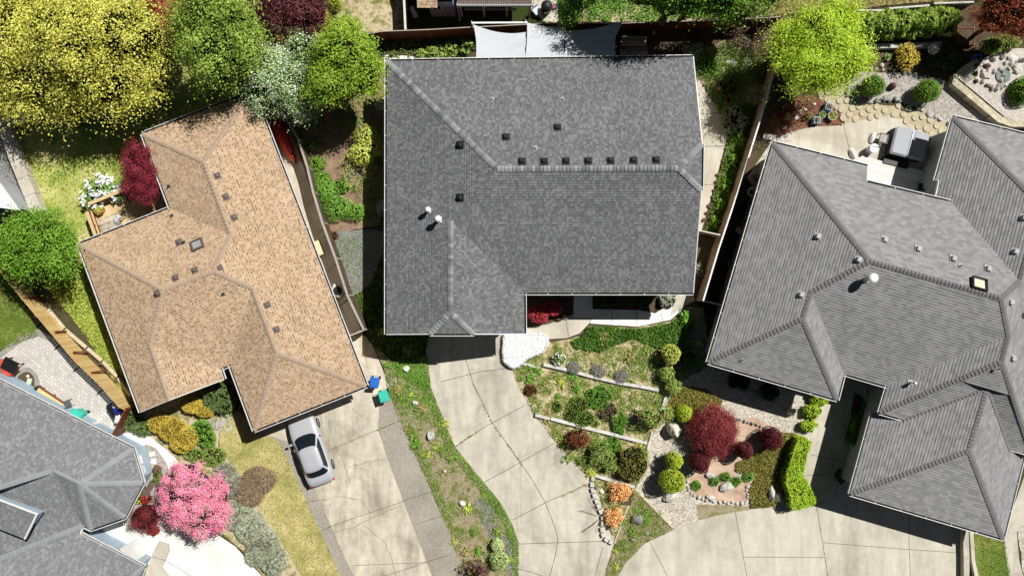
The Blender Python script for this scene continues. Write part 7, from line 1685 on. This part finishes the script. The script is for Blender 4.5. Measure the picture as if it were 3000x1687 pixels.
# ---- house at the top
def top_house():
    t = empty('house', P(1420, -120).xy.to_tuple() + (0,), 'pale blue grey house with white railed deck at the top edge', 'house')
    a, c = P(1265, 51), P(1335, 50); w = MB()
    for p, q in ((a, c), (a, Vector((a.x, a.y + 8, 0))), (c, Vector((c.x, c.y + 8, 0)))): w.poly([p, q, q + Vector((0, 0, 2.75)), p + Vector((0, 0, 2.75))])
    x1 = P(1560, 0).x; w.poly([(c.x, c.y + 2.2, 0), (x1, c.y + 2.2, 0), (x1, c.y + 2.2, 5.2), (c.x, c.y + 2.2, 5.2)]); w.poly([(x1, c.y + 2.2, 0), (x1, c.y + 8, 0), (x1, c.y + 8, 5.2), (x1, c.y + 2.2, 5.2)])
    w.build('wall', m_plain('pale_blue_siding', (176, 190, 214), .75, .2), t)
    r = MB(); r.uv = []
    for k in range(30):
        y0 = a.y - .35 + k * .15; z0 = 2.75 + k * .06; r.poly([(a.x - .6, y0, z0 + .02), (c.x - .9, y0 - .0, z0 + .02), (c.x - .9, y0 + .15, z0 + .06), (a.x - .6, y0 + .15, z0 + .06)]); r.uv += [(a.x, k * .15), (c.x, k * .15), (c.x, k * .15 + .148), (a.x, k * .15 + .148)]
    r.build('roof', M['sh_tan'], t)
    r2 = MB(); r2.uv = []; r2.poly([(c.x - .9, c.y + 1.9, 5.2), (x1 + .5, c.y + 1.9, 5.2), (x1 + .5, c.y + 9, 7.4), (c.x - .9, c.y + 9, 7.4)]); r2.uv += [(0, 0), (9, 0), (9, 7), (0, 7)]; r2.build('roof', M['sh_tan'], t)
    d = MB(); y0 = P(0, 16, 2.4).y; d.beam((c.x + .25, y0 + 1.1, 2.35), (x1 - .1, y0 + 1.1, 2.35), 2.1, .1); d.build('deck_floor', M['greywood_dark'], t)
    e = MB(); e.beam((c.x + .25, y0, 2.33), (x1, y0, 2.33), .08, .25); e.build('deck_beam', wht, t)
    e = MB(); e.beam((c.x + .6, y0 + .25, .9), (x1 - 1.0, y0 + .25, .9), .1, .14); e.build('deck_brace', M['greywood'], t)
    rl = MB(); rl.beam((c.x + .3, y0 + .06, 3.35), (x1, y0 + .06, 3.35), .09, .06); n = 34
    for k in range(n + 1): q = c.x + .3 + (x1 - c.x - .3) * k / n; rl.beam((q, y0 + .06, 2.45), (q, y0 + .06, 3.33), .035, .035)
    rl.build('railing', wht, t)
    for k in range(4): q = MB(); xx = c.x + .4 + (x1 - c.x - .6) * k / 3; q.box((xx, y0 + .1, 1.14), (.12, .12, 2.28), 0); q.build('post', wht, t)
    ds = MB(); p = P(1339, 14, 2.5); q = P(1345, 50, .15); ds.tube([(p.x, p.y, 2.6), (q.x, q.y + .05, 2.4), (q.x, q.y + .05, .15), (q.x + .05, q.y - .25, .08)], .05, 8); ds.build('downspout', wht, t)
    wall_panel('window', t, a.xy, c.xy, .12, .55, 1.5, 2.4, None, frame=wht)
top_house()
def bbq():
    c = P(1602, 17, .9); t = empty('barbecue', (c.x, c.y, 0), 'round barbecue under a black cover on the neighbour patio', 'barbecue'); b = MB(); b.lathe((c.x, c.y, 0), [(.3, 0), (.34, .5), (.36, .85), (.3, 1.0), (.14, 1.1), (.02, 1.12)], 20); b.build('cover', M['dark'], t)
    k = MB()
    for i in range(8): k.tube([(c.x + .34 * math.cos(i * .785), c.y + .34 * math.sin(i * .785), .86), (c.x + .15 * math.cos(i * .785), c.y + .15 * math.sin(i * .785), 1.105)], .012, 4)
    k.build('cover_folds', M['black'], t)
bbq()
chair('small blue and white child chair beside the covered barbecue', 1572, 32, -.9, blue, 0, m_plain('pale_seat', (214, 226, 244), .5, .3))
b = MB(); c = P(1622, 19, .3); b.lathe((c.x, c.y, .01), [(.02, 0), (.12, .06), (.15, .15), (.12, .24), (.02, .3)], 14); tag(b.build('play_ball', m_plain('pink_rubber', (240, 110, 190), .5, .3)), 'pink ball right of the covered barbecue', 'ball')
slab('pale board lying on the shaded lawn beside the thin fence', 1212, 37, .3, .75, .4, M['conc_white'])
def shed():
    t = empty('shed', tuple(P(0, 600)), 'small shed with white metal roof at the left edge', 'shed'); b = MB(); q = [P(-120, 470, 2.4), P(0, 537, 2.4), P(58, 617, 2.4), P(-60, 600, 2.4), P(-160, 560, 2.4)]
    b.poly(q[::-1]); b.poly([p - Vector((0, 0, .12)) for p in q])
    for i in range(5): b.poly([q[i], q[(i + 1) % 5], q[(i + 1) % 5] - Vector((0, 0, .12)), q[i] - Vector((0, 0, .12))])
    b.build('roof', M['white'], t); w = MB(); cen = sum(q, Vector()) / 5
    for i in range(5):
        p, r = q[i].lerp(cen, .12), q[(i + 1) % 5].lerp(cen, .12); w.poly([(p.x, p.y, 0), (r.x, r.y, 0), (r.x, r.y, 2.28), (p.x, p.y, 2.28)])
    w.build('wall', M['grey_wall'], t)
shed()
for i, (x, y, r, m, l) in enumerate(((2184, 654, .26, 'grayc', 'round pale pot in the side yard beside the flat white stone'), (2170, 702, .2, 'darkpot', 'dark pot in the side yard below the flat white stone'), (2144, 773, .24, 'grayc', 'pale pot in the side yard, upper of the lowest three'), (2150, 788, .18, 'grayc', 'small pale pot in the side yard, middle of the lowest three'), (2139, 806, .2, 'grayc', 'pale pot in the side yard, last of the lowest three'), (2158, 732, .3, 'darkpot', 'wide dark pot in the side yard near the right house eave'))): pot('flower_pot', l, x, y, r, .3, grayc if m == 'grayc' else darkpot)
rock('rock', 'flat white stone in the shaded side yard', 2166, 676, 11, 14, .25, M['rock'])
def reel():
    c = P(2203, 563, .5); t = empty('hose_reel', (c.x, c.y, 0), 'white hose reel ring in the shaded side yard', 'hose reel'); b = MB(); b.tube([(c.x + .24 * math.cos(k * PI / 10), c.y + .24 * math.sin(k * PI / 10), .5) for k in range(21)], .07, 8); b.build('hose_coil', wht, t)
    p = MB(); p.lathe((c.x, c.y, 0), [(.15, 0), (.06, .1), (.06, .5)], 10); p.build('stand', M['dark'], t)
reel()
chair('grey green chair in the shaded side yard near the patio', 2218, 520, .4, m_plain('grey_green', (120, 134, 124), .6, .3), 0)
cam = bpy.data.cameras.new('camera'); co = bpy.data.objects.new('camera', cam); col.objects.link(co)
co.location = (0, 0, CAMH); co.rotation_euler = (0, 0, 0); cam.sensor_width = 36; cam.lens = 36 * FOC / 3000; cam.clip_end = 2000; cam.clip_start = .5
scene.camera = co
W = bpy.data.worlds.new('World'); scene.world = W; W.use_nodes = True
nt = W.node_tree; sk = nt.nodes.new('ShaderNodeTexSky'); sk.sky_type = 'NISHITA'; sk.sun_disc = False
sk.sun_elevation = math.radians(56); sk.sun_rotation = math.atan2(SUN.x, SUN.y)
bg = nt.nodes['Background']; nt.links.new(sk.outputs[0], bg.inputs[0]); bg.inputs[1].default_value = .021
sl = bpy.data.lights.new('sun', 'SUN'); sl.energy = 5.5; sl.angle = math.radians(.5); sl.color = (1, .978, .935)
so = bpy.data.objects.new('sun', sl); col.objects.link(so); so.rotation_euler = SUN.to_track_quat('Z', 'Y').to_euler(); so.location = (20, 20, 60)
scene.view_settings.view_transform = 'Standard'; scene.view_settings.look = 'None'; scene.view_settings.exposure = 0
